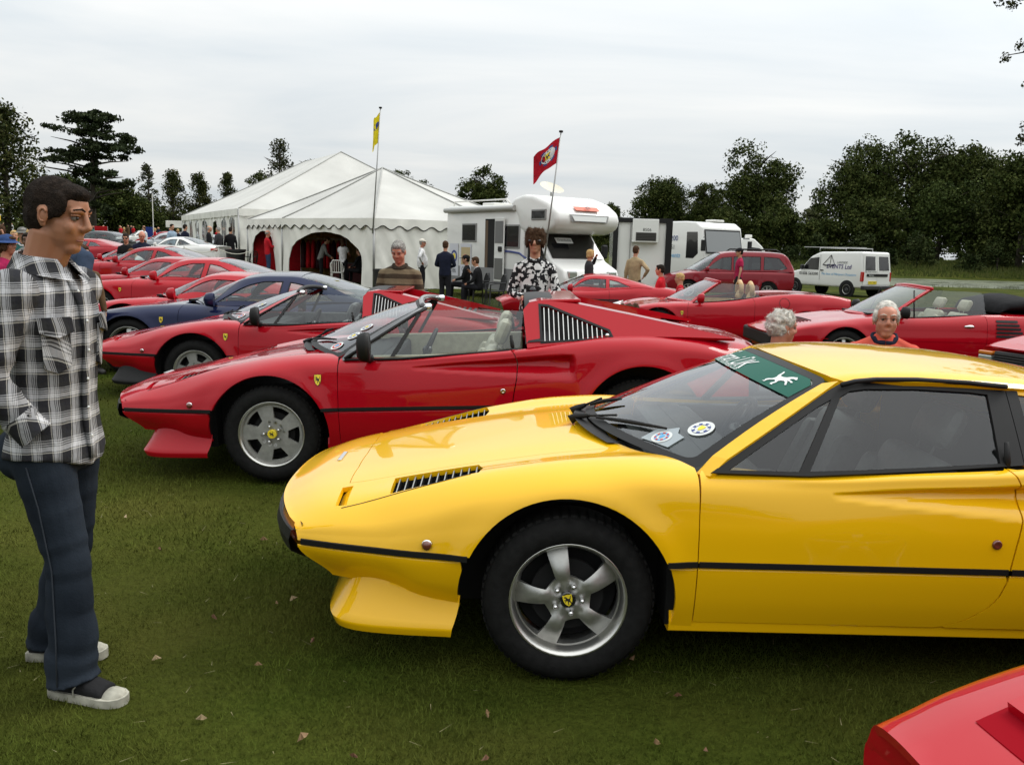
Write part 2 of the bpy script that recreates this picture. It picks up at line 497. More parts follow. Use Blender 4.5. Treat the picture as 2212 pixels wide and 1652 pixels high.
def ribbon(name, pts, wv, th, m, parent=None):
 """bar along pts, width vector wv (vector or list), thickness vector th"""
 P = [Vector(p) for p in pts]; n = len(P)
 W = wv if isinstance(wv, list) else [wv] * n; T = th if isinstance(th, list) else [th] * n
 vs, fs = [], []
 for p, w_, t_ in zip(P, W, T):
  w_, t_ = Vector(w_) * .5, Vector(t_) * .5
  vs += [p - w_ - t_, p + w_ - t_, p + w_ + t_, p - w_ + t_]
 for i in range(n - 1):
  a, b_ = i * 4, i * 4 + 4
  for j in range(4): fs.append((a + j, a + (j + 1) % 4, b_ + (j + 1) % 4, b_ + j))
 fs += [(3, 2, 1, 0), (n * 4 - 4, n * 4 - 3, n * 4 - 2, n * 4 - 1)]
 mb = MB(); mb.add(vs, fs)
 return mb.build(name, m, parent)
def circ(cx, cz, r, a0, a1, n=24):
 return [(cx + r * math.cos(R(a0 + (a1 - a0) * i / n)), cz + r * math.sin(R(a0 + (a1 - a0) * i / n))) for i in range(n + 1)]
def smooth01(t): t = np.clip(t, 0, 1); return t * t * (3 - 2 * t)
def badge(fn, x, z, size, parent, sg=-1, name='shield_badge', horse=True, off=.004):
 """yellow shield with a rearing horse on a side surface given as fn(x, z)"""
 h = size
 P = [(x, z)] + [(x + px * h * .78, z + pz * h) for px, pz in SHIELD]
 k = len(SHIELD)
 F = [(0, 1 + i, 1 + (i + 1) % k) for i in range(k)]
 o0 = patch(name, fn, [(x + (a - x) * 1.1, z + (c - z) * 1.08) for a, c in P], F, KPRINT, parent, off)
 sgn = 1 if off > 0 else -1
 patch('shield_field', fn, P, F, SHIELDY, o0, off + .0012 * sgn)
 if horse:
  HP, HF = poly_tris(HORSE)
  patch('horse', fn, [(x + (px - .5) * h * .62, z + (pz - .48) * h * .85) for px, pz in HP], HF, KPRINT, o0, off + .0024 * sgn)
 return o0
_pt = {}
def poly_tris(poly):
 k = id(poly)
 if k not in _pt:
  n = len(poly)
  ov, oe, of, *_ = delaunay_2d_cdt([Vector(p) for p in poly], [(i, (i + 1) % n) for i in range(n)], [], 0, 1e-6)
  OV = np.array([v[:] for v in ov]); F = np.array([tuple(f) for f in of], int)
  F = F[inpoly(OV[F].mean(1), [poly])]
  _pt[k] = ([tuple(v) for v in OV], [tuple(f) for f in F])
 return _pt[k]
# ------------------------------------------------------------------ wheels (outer face towards -y)
WC = {}
def wheel(parent, x, y, z, style, Rt=.31, wt=.2, Rr=.20, near=True, rot=0.0, spin=0.0):
 """wheel > tyre, rim_lip, bolt, hub_cap"""
 key = (style, Rt, wt, Rr)
 if key not in WC: WC[key] = make_wheel(style, Rt, wt, Rr)
 root = copy_tree(WC[key], parent)
 root.location = (x, y, z); root.rotation_euler = (0, spin, 0 if near else math.pi) 
 return root
def make_wheel(style, Rt, wt, Rr):
 h = wt / 2
 r_in = Rr - .012
 if style == 'star':          # flat star with five openings near the rim
  spokes, mtl, dish, hub = 5, ALLOYD, .006, .068
 elif style == 'fat':         # five fat rounded spokes, deep lip
  spokes, mtl, dish, hub = 5, ALLOY, .03, .066
 elif style == 'five':
  spokes, mtl, dish, hub = 5, ALLOY, .02, .05
 elif style == 'twin':
  spokes, mtl, dish, hub = 10, ALLOY, .02, .05
 else: spokes, mtl, dish, hub = 7, ALLOYD, .01, .05
 holes = []
 for i in range(spokes):
  a = 2 * math.pi * (i + .5) / spokes + math.pi / 2
  if style == 'star':
   ri, ro = .104, r_in - .020; wi, wo = R(14), R(19)
  elif style == 'fat':
   ri, ro = hub + .02, r_in - .008; wi, wo = R(18), R(24)
  elif style == 'five':
   ri, ro = hub + .022, r_in - .008; wi, wo = R(20), R(29)
  elif style == 'twin':
   a += R(8 if i % 2 else -8)
   ri, ro = hub + .03, r_in - .008; wi, wo = R(6 if i % 2 else 16), R(9 if i % 2 else 18)
  else: ri, ro = hub + .03, r_in - .015; wi, wo = R(13), R(18)
  lp = [(ri, a - wi), (ri, a + wi)] + [(ro, a + wo * (1 - 2 * k / 6)) for k in range(7)]
  holes.append([(r_ * math.cos(t), r_ * math.sin(t)) for r_, t in lp])
 outer = [(r_in * math.cos(2 * math.pi * i / 48), r_in * math.sin(2 * math.pi * i / 48)) for i in range(48)]
 def fn(p, q):
  r_ = np.hypot(p, q)
  t = np.clip((r_ - hub) / (r_in - hub), 0, 1)
  y = -h + .035 + dish * smooth01(t)
  if style in ('fat', 'five', 'twin'):
   an = np.arctan2(q, p) - math.pi / 2
   k_ = 5
   c = np.cos(an * k_) * .5 + .5
   y = y - .02 * smooth01(c) * np.sin(math.pi * np.clip(t * .9 + .1, 0, 1))
  else:
   y = y + .01 * (r_ < .075)
  return np.stack([p, y, q], -1)
 root = sheet('wheel', fn, [outer] + holes, mtl, None, grid=.014, fold=.025, flip=False)
 # make the face look outwards (-y)
 me = root.data
 s = MB(); s.lathe([(r_in - .004, -h + .07), (r_in - .002, -h + .03), (r_in + .006, -h + .018), (Rr - .001, -h + .012), (Rr + .006, -h + .006), (Rr + .006, -h + .016), (Rr - .004, -h + .03), (Rr - .008, h - .02)], 48)
 s.build('rim_lip', RIMLIP if style != 'wire' else mtl, root, True)
 s = MB(); b = Rr + .002
 s.lathe([(b, -h + .012), (b + .012, -h + .002), (b + .035, -h - .006), (Rt - .035, -h - .004), (Rt - .012, -h + .012), (Rt, -h + .035), (Rt, h - .035), (Rt - .012, h - .01), (b + .02, h), (b, h - .01)], 64)
 tyre = s.build('tyre', RUBBER, root, True)
 # tread blocks on the shoulder
 s = MB()
 for i in range(60):
  t = 2 * math.pi * i / 60
  for (y0, y1) in ((-h + .022, -h + .075), (-.03, .03)):
   c, sn = math.cos(t), math.sin(t); c2, s2 = math.cos(t + .065), math.sin(t + .065)
   ra, rb = Rt - .004, Rt + .0045
   vs = [(ra * c, y0, ra * sn), (ra * c2, y0, ra * s2), (ra * c2, y1, ra * s2), (ra * c, y1, ra * sn), (rb * c, y0 + .006, rb * sn), (rb * c2, y0 + .006, rb * s2), (rb * c2, y1, rb * s2), (rb * c, y1, rb * sn)]
   s.add(vs, [(4, 5, 6, 7), (0, 1, 5, 4), (1, 2, 6, 5), (2, 3, 7, 6), (3, 0, 4, 7)])
 tag(s.build('tread', RUBBER, root), kind='stuff')
 # brake and dark back
 s = MB(); s.lathe([(.001, h - .06), (r_in - .01, h - .06)], 32); s.lathe([(.06, -.02), (.135, -.02), (.135, .0), (.06, .0)], 32)
 s.build('brake_disc', DARK, root)
 fy = -h + .035
 for i in range(5):
  t = 2 * math.pi * i / 5 + math.pi / 2 + (math.pi / 5 if style == 'fat' else 0)
  s = MB(); c = (.052 * math.cos(t), 0, .052 * math.sin(t))
  s.lathe([(.011, fy + .012), (.011, fy - .012), (.009, fy - .02), (.004, fy - .024), (.0005, fy - .025)], 8, c=c)
  s.build('bolt', CHROME if style != 'twin' else ALLOYD, root, True)
 s = MB(); s.lathe([(.03, fy + .01), (.03, fy - .014), (.026, fy - .018), (.0005, fy - .018)], 20)
 hc = s.build('hub_cap', BLACKG if style == 'fat' else SHIELDY, root)
 fl = lambda p, q: np.stack([p, np.full_like(p, fy - .0185), q], -1)
 HP, HF = poly_tris(HORSE)
 if style == 'fat':
  k = len(SHIELD)
  patch('cap_shield', fl, [(px * .034, pz * .034) for px, pz in SHIELD], [tuple(range(k))], SHIELDY, hc, .0006)
 patch('cap_horse', fl, [((px - .5) * .028, (pz - .5) * .034) for px, pz in HP], HF, KPRINT, hc, .0014)
 # keep the template out of the picture: only its copies are linked
 def unlink(o):
  for ch in o.children: unlink(ch)
  col.objects.unlink(o)
 unlink(root)
 return root
# ------------------------------------------------------------------ ground, lake, far bank
def s01(t): t = np.clip(t, 0, 1); return t * t * (3 - 2 * t)
def gz(x, y):
 x = np.asarray(x, float); y = np.asarray(y, float)
 z = -.10 * s01((y - 7.5) / 4) * (1 - s01((y - 22) / 8))
 z = z + .42 * s01((-x - 3.5) / 12) * s01((y - 20) / 22) + 1.0 * s01((y - 44) / 90) * s01((8 - x) / 30)
 lake = s01((x - 14) / 12) * s01((y - 50) / 12) * (1 - s01((y - 86) / 9))
 z = z - .9 * lake
 z = z + 1.35 * s01((y - 90) / 16) * s01((x - 4) / 20)
 z = z + .012 * np.sin(x * 1.7 + .6) * np.cos(y * 1.3) + .008 * np.sin(x * 4.1 + y * 3.3)
 return z
def gzf(x, y): return float(gz(x, y))
GRASS = bpy.data.materials.new('grass_ground'); GRASS.use_nodes = True
def grass_nodes(m, dark, light, dry, blades=False):
 nd, lk = m.node_tree.nodes, m.node_tree.links
 b = nd['Principled BSDF']; b.inputs['Roughness'].default_value = .9; b.inputs['Specular IOR Level'].default_value = .03
 t = nd.new('ShaderNodeTexCoord')
 def noise(s, d=5):
  n = nd.new('ShaderNodeTexNoise'); n.inputs['Scale'].default_value = s; n.inputs['Detail'].default_value = d
  lk.new(t.outputs['Object'], n.inputs['Vector']); 
  r = nd.new('ShaderNodeMapRange'); r.inputs[1].default_value = .32; r.inputs[2].default_value = .68; lk.new(n.outputs[0], r.inputs[0]); return r.outputs[0]
 m1 = nd.new('ShaderNodeMix'); m1.data_type = 'RGBA'; m1.inputs[6].default_value = (*dark, 1); m1.inputs[7].default_value = (*light, 1)
 lk.new(noise(38 if not blades else 9, 6), m1.inputs[0])
 m2 = nd.new('ShaderNodeMix'); m2.data_type = 'RGBA'; m2.inputs[7].default_value = (*dry, 1); lk.new(m1.outputs[2], m2.inputs[6])
 mu = nd.new('ShaderNodeMath'); mu.operation = 'MULTIPLY'; mu.inputs[1].default_value = .75; lk.new(noise(.75, 5), mu.inputs[0]); lk.new(mu.outputs[0], m2.inputs[0])
 m3 = nd.new('ShaderNodeMix'); m3.data_type = 'RGBA'; m3.blend_type = 'MULTIPLY'; lk.new(m2.outputs[2], m3.inputs[6]); m3.inputs[7].default_value = (.50, .56, .5, 1)
 lk.new(noise(.33, 4), m3.inputs[0]); lk.new(m3.outputs[2], b.inputs['Base Color'])
 if not blades:
  bp = nd.new('ShaderNodeBump'); bp.inputs['Strength'].default_value = .9; bp.inputs['Distance'].default_value = .03
  n = nd.new('ShaderNodeTexNoise'); n.inputs['Scale'].default_value = 55; n.inputs['Detail'].default_value = 8; lk.new(t.outputs['Object'], n.inputs['Vector'])
  lk.new(n.outputs[0], bp.inputs['Height']); lk.new(bp.outputs[0], b.inputs['Normal'])
grass_nodes(GRASS, (.027, .041, .0045), (.060, .082, .011), (.092, .086, .018))
BLADE = bpy.data.materials.new('grass_blades'); BLADE.use_nodes = True
grass_nodes(BLADE, (.038, .064, .008), (.096, .138, .019), (.150, .142, .036), True)
def grid_coords(lo, hi, fine0, fine1, df, dc):
 a = list(np.arange(fine0, fine1, df)); l = []; x = fine0
 while x > lo: x -= max(df, min(dc, (fine0 - x) * .18 + df)); l.append(x)
 r = []; x = a[-1]
 while x < hi: x += max(df, min(dc, (x - fine1) * .18 + df)); r.append(x)
 return np.array(l[::-1] + a + r)
gx = grid_coords(-420, 420, -14, 20, .5, 25); gy = grid_coords(-120, 900, 0, 30, .5, 25)
X_, Y_ = np.meshgrid(gx, gy); Z_ = gz(X_, Y_)
nx, ny = len(gx), len(gy)
idx = np.arange(nx * ny).reshape(ny, nx)
F_ = np.stack([idx[:-1, :-1], idx[:-1, 1:], idx[1:, 1:], idx[1:, :-1]], -1).reshape(-1, 4)
g_ = meshobj('ground', np.stack([X_, Y_, Z_], -1).reshape(-1, 3), F_, GRASS); tag(g_, kind='structure')
def rawmesh(name, V, F, m, parent=None, k=3, smooth=False):
 """fast mesh from arrays, all faces with k corners"""
 me = bpy.data.meshes.new(name); V = np.asarray(V, np.float32); F = np.asarray(F, np.int32)
 me.vertices.add(len(V)); me.vertices.foreach_set('co', V.ravel())
 me.loops.add(F.size); me.loops.foreach_set('vertex_index', F.ravel())
 me.polygons.add(len(F)); me.polygons.foreach_set('loop_start', np.arange(0, F.size, k, dtype=np.int32)); me.polygons.foreach_set('loop_total', np.full(len(F), k, np.int32))
 if smooth: me.polygons.foreach_set('use_smooth', np.ones(len(F), bool))
 me.update(calc_edges=True); me.validate()
 for mm in (m if isinstance(m, list) else [m]): me.materials.append(mm)
 o = bpy.data.objects.new(name, me); col.objects.link(o)
 if parent: o.parent = parent
 return o
# mown lawn: single blades, thick near the camera, thinning with distance
def blades(n, y0, y1, hmin, hmax, wd):
 y = y0 + (y1 - y0) * rng.random(n) ** 1.0
 x = (rng.random(n) * 2 - 1) * (y * .78 + .9)
 h = hmin + (hmax - hmin) * rng.random(n) ** 1.6
 a = rng.random(n) * 2 * np.pi; le = h * (.25 + .9 * rng.random(n)); b = rng.random(n) * 2 * np.pi
 z = gz(x, y)
 wv = wd * (.6 + .8 * rng.random(n))
 p0 = np.stack([x - np.cos(a) * wv, y - np.sin(a) * wv, z - .002], 1); p1 = np.stack([x + np.cos(a) * wv, y + np.sin(a) * wv, z - .002], 1)
 p2 = np.stack([x + np.cos(b) * le, y + np.sin(b) * le, z + h], 1)
 return np.stack([p0, p1, p2], 1).reshape(-1, 3)
V = np.concatenate([blades(280000, 1.5, 4.2, .006, .026, .0016), blades(160000, 4.2, 8, .008, .028, .0030), blades(60000, 8, 16, .012, .036, .006), blades(40000, 16, 34, .015, .045, .012)])
gr = rawmesh('grass', V, np.arange(len(V)).reshape(-1, 3), BLADE); tag(gr, 'short mown grass of the show field', 'grass', kind='stuff')
STRAW = mat('straw', (.17, .15, .07), .8, noise=.3)
V = []
for i in range(420):
 y = random.uniform(1.8, 7.5); x = random.uniform(-1, 1) * (y * .62 + .3); z = gzf(x, y) + .014; a = random.uniform(0, 6.28); l = random.uniform(.02, .06)
 d = Vector((math.cos(a), math.sin(a), random.uniform(-.1, .35))) * l; s = Vector((-math.sin(a), math.cos(a), 0)) * .0014; p = Vector((x, y, z))
 V += [p - s, p + s, p + d]
st = rawmesh('straw', [v[:] for v in V], np.arange(len(V)).reshape(-1, 3), STRAW); tag(st, 'dry straw blades strewn in the lawn', 'straw', kind='stuff')
WATER = bpy.data.materials.new('lake_water'); WATER.use_nodes = True
nd, lk = WATER.node_tree.nodes, WATER.node_tree.links
b = nd['Principled BSDF']; b.inputs['Base Color'].default_value = (.03, .035, .025, 1); b.inputs['Roughness'].default_value = .08
t = nd.new('ShaderNodeTexCoord'); mp = nd.new('ShaderNodeMapping'); mp.inputs['Scale'].default_value = (.35, 1.0, 1); lk.new(t.outputs['Object'], mp.inputs[0])
n = nd.new('ShaderNodeTexNoise'); n.inputs['Scale'].default_value = 1.1; n.inputs['Detail'].default_value = 6; lk.new(mp.outputs[0], n.inputs['Vector'])
rp = nd.new('ShaderNodeValToRGB'); rp.color_ramp.elements[0].position = .36; rp.color_ramp.elements[1].position = .56
rp.color_ramp.elements[0].color = (0, 0, 0, 1); rp.color_ramp.elements[1].color = (1, 1, 1, 1); lk.new(n.outputs[0], rp.inputs[0])
mx = nd.new('ShaderNodeMix'); mx.data_type = 'RGBA'; mx.inputs[6].default_value = (.03, .035, .025, 1); mx.inputs[7].default_value = (.085, .10, .045, 1)
lk.new(rp.outputs[0], mx.inputs[0]); lk.new(mx.outputs[2], b.inputs['Base Color'])
rm = nd.new('ShaderNodeMapRange'); rm.inputs[3].default_value = .06; rm.inputs[4].default_value = .7; lk.new(rp.outputs[0], rm.inputs[0]); lk.new(rm.outputs[0], b.inputs['Roughness'])
bp = nd.new('ShaderNodeBump'); bp.inputs['Strength'].default_value = .25; n2 = nd.new('ShaderNodeTexNoise'); n2.inputs['Scale'].default_value = 2.2; lk.new(mp.outputs[0], n2.inputs['Vector']); lk.new(n2.outputs[0], bp.inputs['Height']); lk.new(bp.outputs[0], b.inputs['Normal'])
o = MB().quad((12, 48, -.42), (170, 48, -.42), (170, 98, -.42), (12, 98, -.42)).build('lake', WATER); tag(o, kind='structure')
# ------------------------------------------------------------------ trees
def leafmat(name, dark, light, tip):
 m = bpy.data.materials.new(name); m.use_nodes = True
 nd, lk = m.node_tree.nodes, m.node_tree.links; b = nd['Principled BSDF']; b.inputs['Roughness'].default_value = .75; b.inputs['Specular IOR Level'].default_value = .05
 oi = nd.new('ShaderNodeNewGeometry'); t = nd.new('ShaderNodeTexCoord')
 n = nd.new('ShaderNodeTexNoise'); n.inputs['Scale'].default_value = .8; n.inputs['Detail'].default_value = 4; lk.new(t.outputs['Object'], n.inputs['Vector'])
 cr = nd.new('ShaderNodeValToRGB'); e = cr.color_ramp.elements
 e[0].position = .3; e[0].color = (*dark, 1); e[1].position = .72; e[1].color = (*tip, 1); k = e.new(.52); k.color = (*light, 1)
 ad = nd.new('ShaderNodeMath'); ad.operation = 'MULTIPLY_ADD'; ad.inputs[1].default_value = .35; lk.new(oi.outputs['Random Per Island'], ad.inputs[0])
 sb = nd.new('ShaderNodeMath'); sb.operation = 'SUBTRACT'; sb.inputs[1].default_value = .17; lk.new(n.outputs[0], sb.inputs[0]); lk.new(sb.outputs[0], ad.inputs[2])
 lk.new(ad.outputs[0], cr.inputs[0]); lk.new(cr.outputs[0], b.inputs['Base Color'])
 return m
LEAF = {'oak': leafmat('oak_leaves', (.020, .030, .007), (.040, .054, .013), (.075, .086, .024)), 'lime': leafmat('lime_leaves', (.019, .026, .008), (.038, .047, .014), (.078, .076, .026)),
  'cedar': leafmat('cedar_needles', (.015, .022, .010), (.026, .036, .015), (.045, .056, .024)), 'pale': leafmat('willow_leaves', (.05, .06, .025), (.09, .10, .045), (.14, .15, .075)),
  'pale2': leafmat('maple_leaves', (.020, .032, .008), (.038, .055, .013), (.070, .088, .024)), 'bush': leafmat('bush_leaves', (.014, .022, .007), (.028, .040, .012), (.055, .066, .022)),
  'thin': leafmat('sparse_leaves', (.024, .030, .013), (.044, .050, .020), (.07, .072, .032))}
BARK = mat('bark', (.045, .036, .026), .9, noise=.4, nscale=4, bump=.6, bscale=6)
def leaves(C, Rr, per, size, flat=1.0):
 """leaf quads clustered round points C with radii Rr"""
 n = len(C) * per
 ci = np.repeat(np.arange(len(C)), per)
 d = rng.normal(size=(n, 3)); d /= np.linalg.norm(d, axis=1)[:, None]
 r = rng.random(n) ** .45
 P = C[ci] + d * (r * Rr[ci])[:, None] * np.array([1, 1, flat])
 a = rng.normal(size=(n, 3)); a /= np.linalg.norm(a, axis=1)[:, None]
 b_ = np.cross(a, rng.normal(size=(n, 3))); b_ /= np.linalg.norm(b_, axis=1)[:, None] + 1e-9
 s = size * (.55 + .9 * rng.random(n))[:, None]
 V = np.stack([P - a * s, P + b_ * s * .55, P + a * s, P - b_ * s * .55], 1).reshape(-1, 3)
 return V
TLAB = {'oak': 'broad dark green deciduous tree', 'lime': 'tall conical dark tree', 'cedar': 'old cedar with flat spreading layers and sky showing through', 'thin': 'sparse tall tree with thin airy crown', 'pale': 'pale silvery tree', 'pale2': 'brighter green rounded tree'}
def tree(x, y, top, wid, kind, label, group='trees round the park', base=None):
 zb = gzf(x, y) - .1 if base is None else base
 H = top - zb
 T = thing('tree', label, 'tree', (x, y, zb), group=group)
 r = wid / 2
 rg = random.Random(int(abs(x * 13 + y * 7 + top * 31)))
 # trunk and limbs
 mb = MB(); tr = max(.22, H * .022)
 lean = rg.uniform(-.03, .03) * H
 mb.tube([(0, 0, -.3), (lean * .3, 0, H * .25), (lean * .7, 0, H * .5), (lean, 0, H * (.95 if kind in ('lime', 'thin', 'cedar') else .7))], [tr * 1.4, tr, tr * .7, tr * .15], 7)
 cl = []
 nb = {'cedar': 18, 'thin': 14}.get(kind, 9)
 for i in range(nb):
  a = rg.uniform(0, 6.28); hz = H * rg.uniform(.3, .85); l = r * rg.uniform(.5, .95) * (1.15 - .5 * hz / H)
  e = (lean * .6 + math.cos(a) * l, math.sin(a) * l, hz + l * (.35 if kind != 'cedar' else .08))
  mb.tube([(lean * .5, 0, hz - .1 * l), ((e[0] + lean * .5) / 2, e[1] / 2, (hz + e[2]) / 2 - .02 * l), e], [tr * .45, tr * .28, tr * .06], 5)
  cl.append(e)
 mb.build('trunk', BARK, T, True)
 C, Rr = [], []
 def add(c, r_): C.append(c); Rr.append(r_)
 if kind == 'cedar':
  for i in range(56):
   f = rg.random() ** .8; zz = H * (.22 + .76 * f)
   rad = r * (1.05 - .62 * f ** 1.2) * rg.uniform(.1, 1.0) * (.75 if f > .9 else 1)
   a = rg.uniform(0, 6.28)
   for k in range(4): add((lean * f + rad * math.cos(a) + rg.gauss(0, r * .10), rad * math.sin(a) + rg.gauss(0, r * .10), zz + rg.gauss(0, H * .012)), r * rg.uniform(.07, .15))
  size, per, flat = .17, 62, .42
 elif kind in ('lime', 'thin'):
  m = (150 if wid > 8 else 95) if kind == 'lime' else 90
  for i in range(m):
   f = rg.random(); zz = H * (.14 + .86 * f)
   env = r * (math.sin(math.pi * min(1, .12 + .88 * f) ** .75) * .85 + .16) * (1 - .25 * f)
   if kind == 'thin': env *= .9
   a = rg.uniform(0, 6.28); rad = env * rg.uniform(.25, 1.0)
   add((rad * math.cos(a), rad * math.sin(a), min(zz, H * .97)), r * rg.uniform(.22, .40) * (.75 if kind == 'thin' else 1))
  size, per, flat = .17, (64 if kind == 'lime' else 38), .9
 else:
  lob = []
  for i in range(11 if wid < 11 else 20):
   a = rg.uniform(0, 6.28); f = rg.uniform(.25, .82); rr = r * rg.uniform(.22, .62)
   lob.append((rr * math.cos(a), rr * math.sin(a), H * f, r * rg.uniform(.34, .52)))
  lob += [(0, 0, H * .80, r * .45), (r * .2, 0, H * .60, r * .6), (-r * .25, 0, H * .5, r * .62), (0, 0, H * .3, r * .7)]
  for (lx, ly, lz, lr) in lob:
   lr = min(lr, H - lz) if lz + lr > H else lr
   for k in range(17):
    d = Vector((rg.gauss(0, 1), rg.gauss(0, 1), rg.gauss(.25, 1))).normalized()
    add((lx + d.x * lr * rg.uniform(.65, 1), ly + d.y * lr * rg.uniform(.65, 1), max(.6, lz + d.z * lr * rg.uniform(.6, 1))), lr * rg.uniform(.30, .52))
  for k in range(14): add((rg.uniform(-.75, .75) * r, rg.uniform(-.75, .75) * r, H * rg.uniform(.06, .25)), r * .25)
  size, per, flat = .16, 58, .9
 C = np.array(C); Rr = np.array(Rr)
 V = leaves(C, Rr, per, size * (.8 + wid * .03), flat)
 rawmesh('crown', V, np.arange(len(V)).reshape(-1, 4), LEAF.get(kind, LEAF['oak']), T, 4)
 return T
TREES = [(-54.6, 95, 14.6, 10.0, 'lime', 'tall dark conical tree at the left edge of the field, before the cedar'),
 (-50.2, 105, 16.0, 13.6, 'cedar', 'old cedar with flat spreading layers and sky showing through'),
 (-59.5, 92, 15.4, 11.5, 'lime', 'dark tree cut by the left edge of the picture'),
 (-62.3, 150, 13.9, 5.2, 'thin', 'sparse tall tree with airy crown just right of the cedar'),
 (-54.2, 140, 11.8, 5.6, 'lime', 'first of three conical trees between the sparse tree and the marquee'),
 (-51.9, 145, 11.8, 5.4, 'lime', 'middle of three conical trees left of the marquee'),
 (-48.9, 150, 12.6, 4.4, 'lime', 'narrow conical tree standing alone at the left end of the marquee roof'),
 (-55.3, 130, 7.1, 9.3, 'oak', 'low dark bushy tree beneath the cedar branches, right side'),
 (-57.0, 125, 8.7, 10.3, 'oak', 'low spreading tree filling the space under the cedar'),
 (-62.2, 120, 9.4, 11.2, 'oak', 'low dark tree behind the head of the man in plaid'),
 (-47.5, 150, 6.5, 10, 'oak', 'low dark tree behind the parked cars left of the marquee'),
 (-40.6, 140, 12.6, 8.2, 'oak', 'rounded tree peeping over the left slope of the marquee roof'),
 (-36.0, 135, 16.3, 9.0, 'thin', 'tall airy tree rising behind the marquee roof'),
 (-31.9, 138, 15.5, 6.0, 'oak', 'small round crowned tree behind the marquee, beside the airy one'),
 (-19.3, 150, 14.6, 7.6, 'oak', 'tree top over the right slope of the marquee roof'),
 (-15.4, 150, 12.7, 7.6, 'oak', 'lower tree top by the foot of the marquee roof on its right'),
 (-4.4, 120, 13.0, 7.0, 'oak', 'lone dense oval tree behind the motorhome roof'),
 (15.4, 150, 10.1, 5.2, 'oak', 'small distant tree behind the front of the motorhome'),
 (23.3, 140, 13.2, 11.2, 'oak', 'lower dark tree above the white trailer'),
 (28.5, 135, 12.8, 7.2, 'oak', 'dark tree between the trailer tree and the tall rounded tree'),
 (33.6, 125, 16.6, 13.4, 'oak', 'tall rounded tree above the white lorry, sky on both sides'),
 (63.2, 190, 13.7, 5.5, 'pale', 'pale distant tree in the gap between the big trees'),
 (46.0, 120, 17.2, 13.0, 'oak', 'huge dark tree on the far bank, first after the gap'),
 (52.3, 118, 17.9, 15.5, 'oak', 'tallest huge dark tree on the far bank'),
 (59.5, 115, 16.2, 13.0, 'oak', 'dark tree behind the brighter green one on the far bank'),
 (57.0, 100, 14.4, 11.5, 'oak', 'dark tree at the right edge of the far bank'),
 (51.5, 108, 10.9, 9.6, 'pale2', 'brighter green rounded tree in front of the huge ones'),
 (57.4, 106, 8.3, 8.0, 'oak', 'low dark tree at the water side, far right'),
 (44.7, 110, 8.7, 9.2, 'oak', 'low tree under the huge trees above the white van'),
 (38.6, 112, 6.0, 7.6, 'oak', 'low tree above the back of the maroon people carrier'),
 (34.0, 116, 7.6, 8.6, 'oak', 'low tree under the tall rounded tree'),
 (27.8, 118, 7.5, 9.0, 'oak', 'low tree behind the white lorry cab'),
 (61.8, 95, 16.9, 10.5, 'oak', 'tall tree cut by the right edge of the picture')]
for x, y, tp, wd, k, lab in TREES: tree(x, y, tp, wd, k, lab)
# woods out of view, added to darken the car reflections, and a far belt
V = []
C = []; Rr = []
for i in range(200):
 a = R(random.uniform(44, 322)); d = random.uniform(72, 105)
 h = random.uniform(6, 13)
 for k in range(5): C.append((math.sin(a) * d + random.gauss(0, 2), math.cos(a) * d + random.gauss(0, 2), h * random.uniform(.1, .9))); Rr.append(random.uniform(1.5, 3.2))
for i in range(150):
 x = random.uniform(-120, 110); y = random.uniform(165, 215); h = random.uniform(3, 8)
 for k in range(6): C.append((x + random.gauss(0, 2.5), y, 1 + h * random.uniform(.0, .8))); Rr.append(random.uniform(1.5, 3.0))
V = leaves(np.array(C), np.array(Rr), 46, .5)
wd = rawmesh('woods', V, np.arange(len(V)).reshape(-1, 4), LEAF['oak'], None, 4); tag(wd, 'dark belt of woods in the distance, carried on unseen round the park', 'woods', kind='stuff')
# bushes along the far bank
BUSH = [(34.1, 100, 4.0, 2.9, 'round bush on the far bank above the white van bonnet'), (38.6, 98, 4.1, 3.8, 'leafy bush on the far bank above the white van roof'), (45.0, 99, 4.5, 4.2, 'taller bush standing alone on the far bank right of the van'),
  (53.5, 98, 4.0, 4.7, 'large bush at the water edge near the right border'), (31.2, 100, 2.6, 2.9, 'small bush on the far bank beside the maroon people carrier'), (41.6, 98, 2.6, 2.6, 'low bush between the van bush and the lone bush'), (49.6, 96, 2.0, 3.1, 'low bush dipping to the water')]
for x, y, tp, wdt, lab in BUSH:
 zb = gzf(x, y); T = thing('bush', lab, 'bush', (x, y, zb - .05), group='bushes along the far bank')
 C = []; Rr = []
 for k in range(34):
  f = random.random(); rad = wdt / 2 * (1 - .6 * f) * random.uniform(.2, 1); a = random.uniform(0, 6.28)
  C.append((rad * math.cos(a), rad * math.sin(a), (tp - zb) * (.08 + .85 * f))); Rr.append(wdt * random.uniform(.10, .2))
 V = leaves(np.array(C), np.array(Rr), 50, .15); rawmesh('foliage', V, np.arange(len(V)).reshape(-1, 4), LEAF['bush'], T, 4)
 mb = MB()
 for k in range(5): mb.tube([(0, 0, -.1), (random.uniform(-.4, .4), random.uniform(-.3, .3), (tp - zb) * .6)], [.05, .015], 5)
 mb.build('stem', BARK, T)
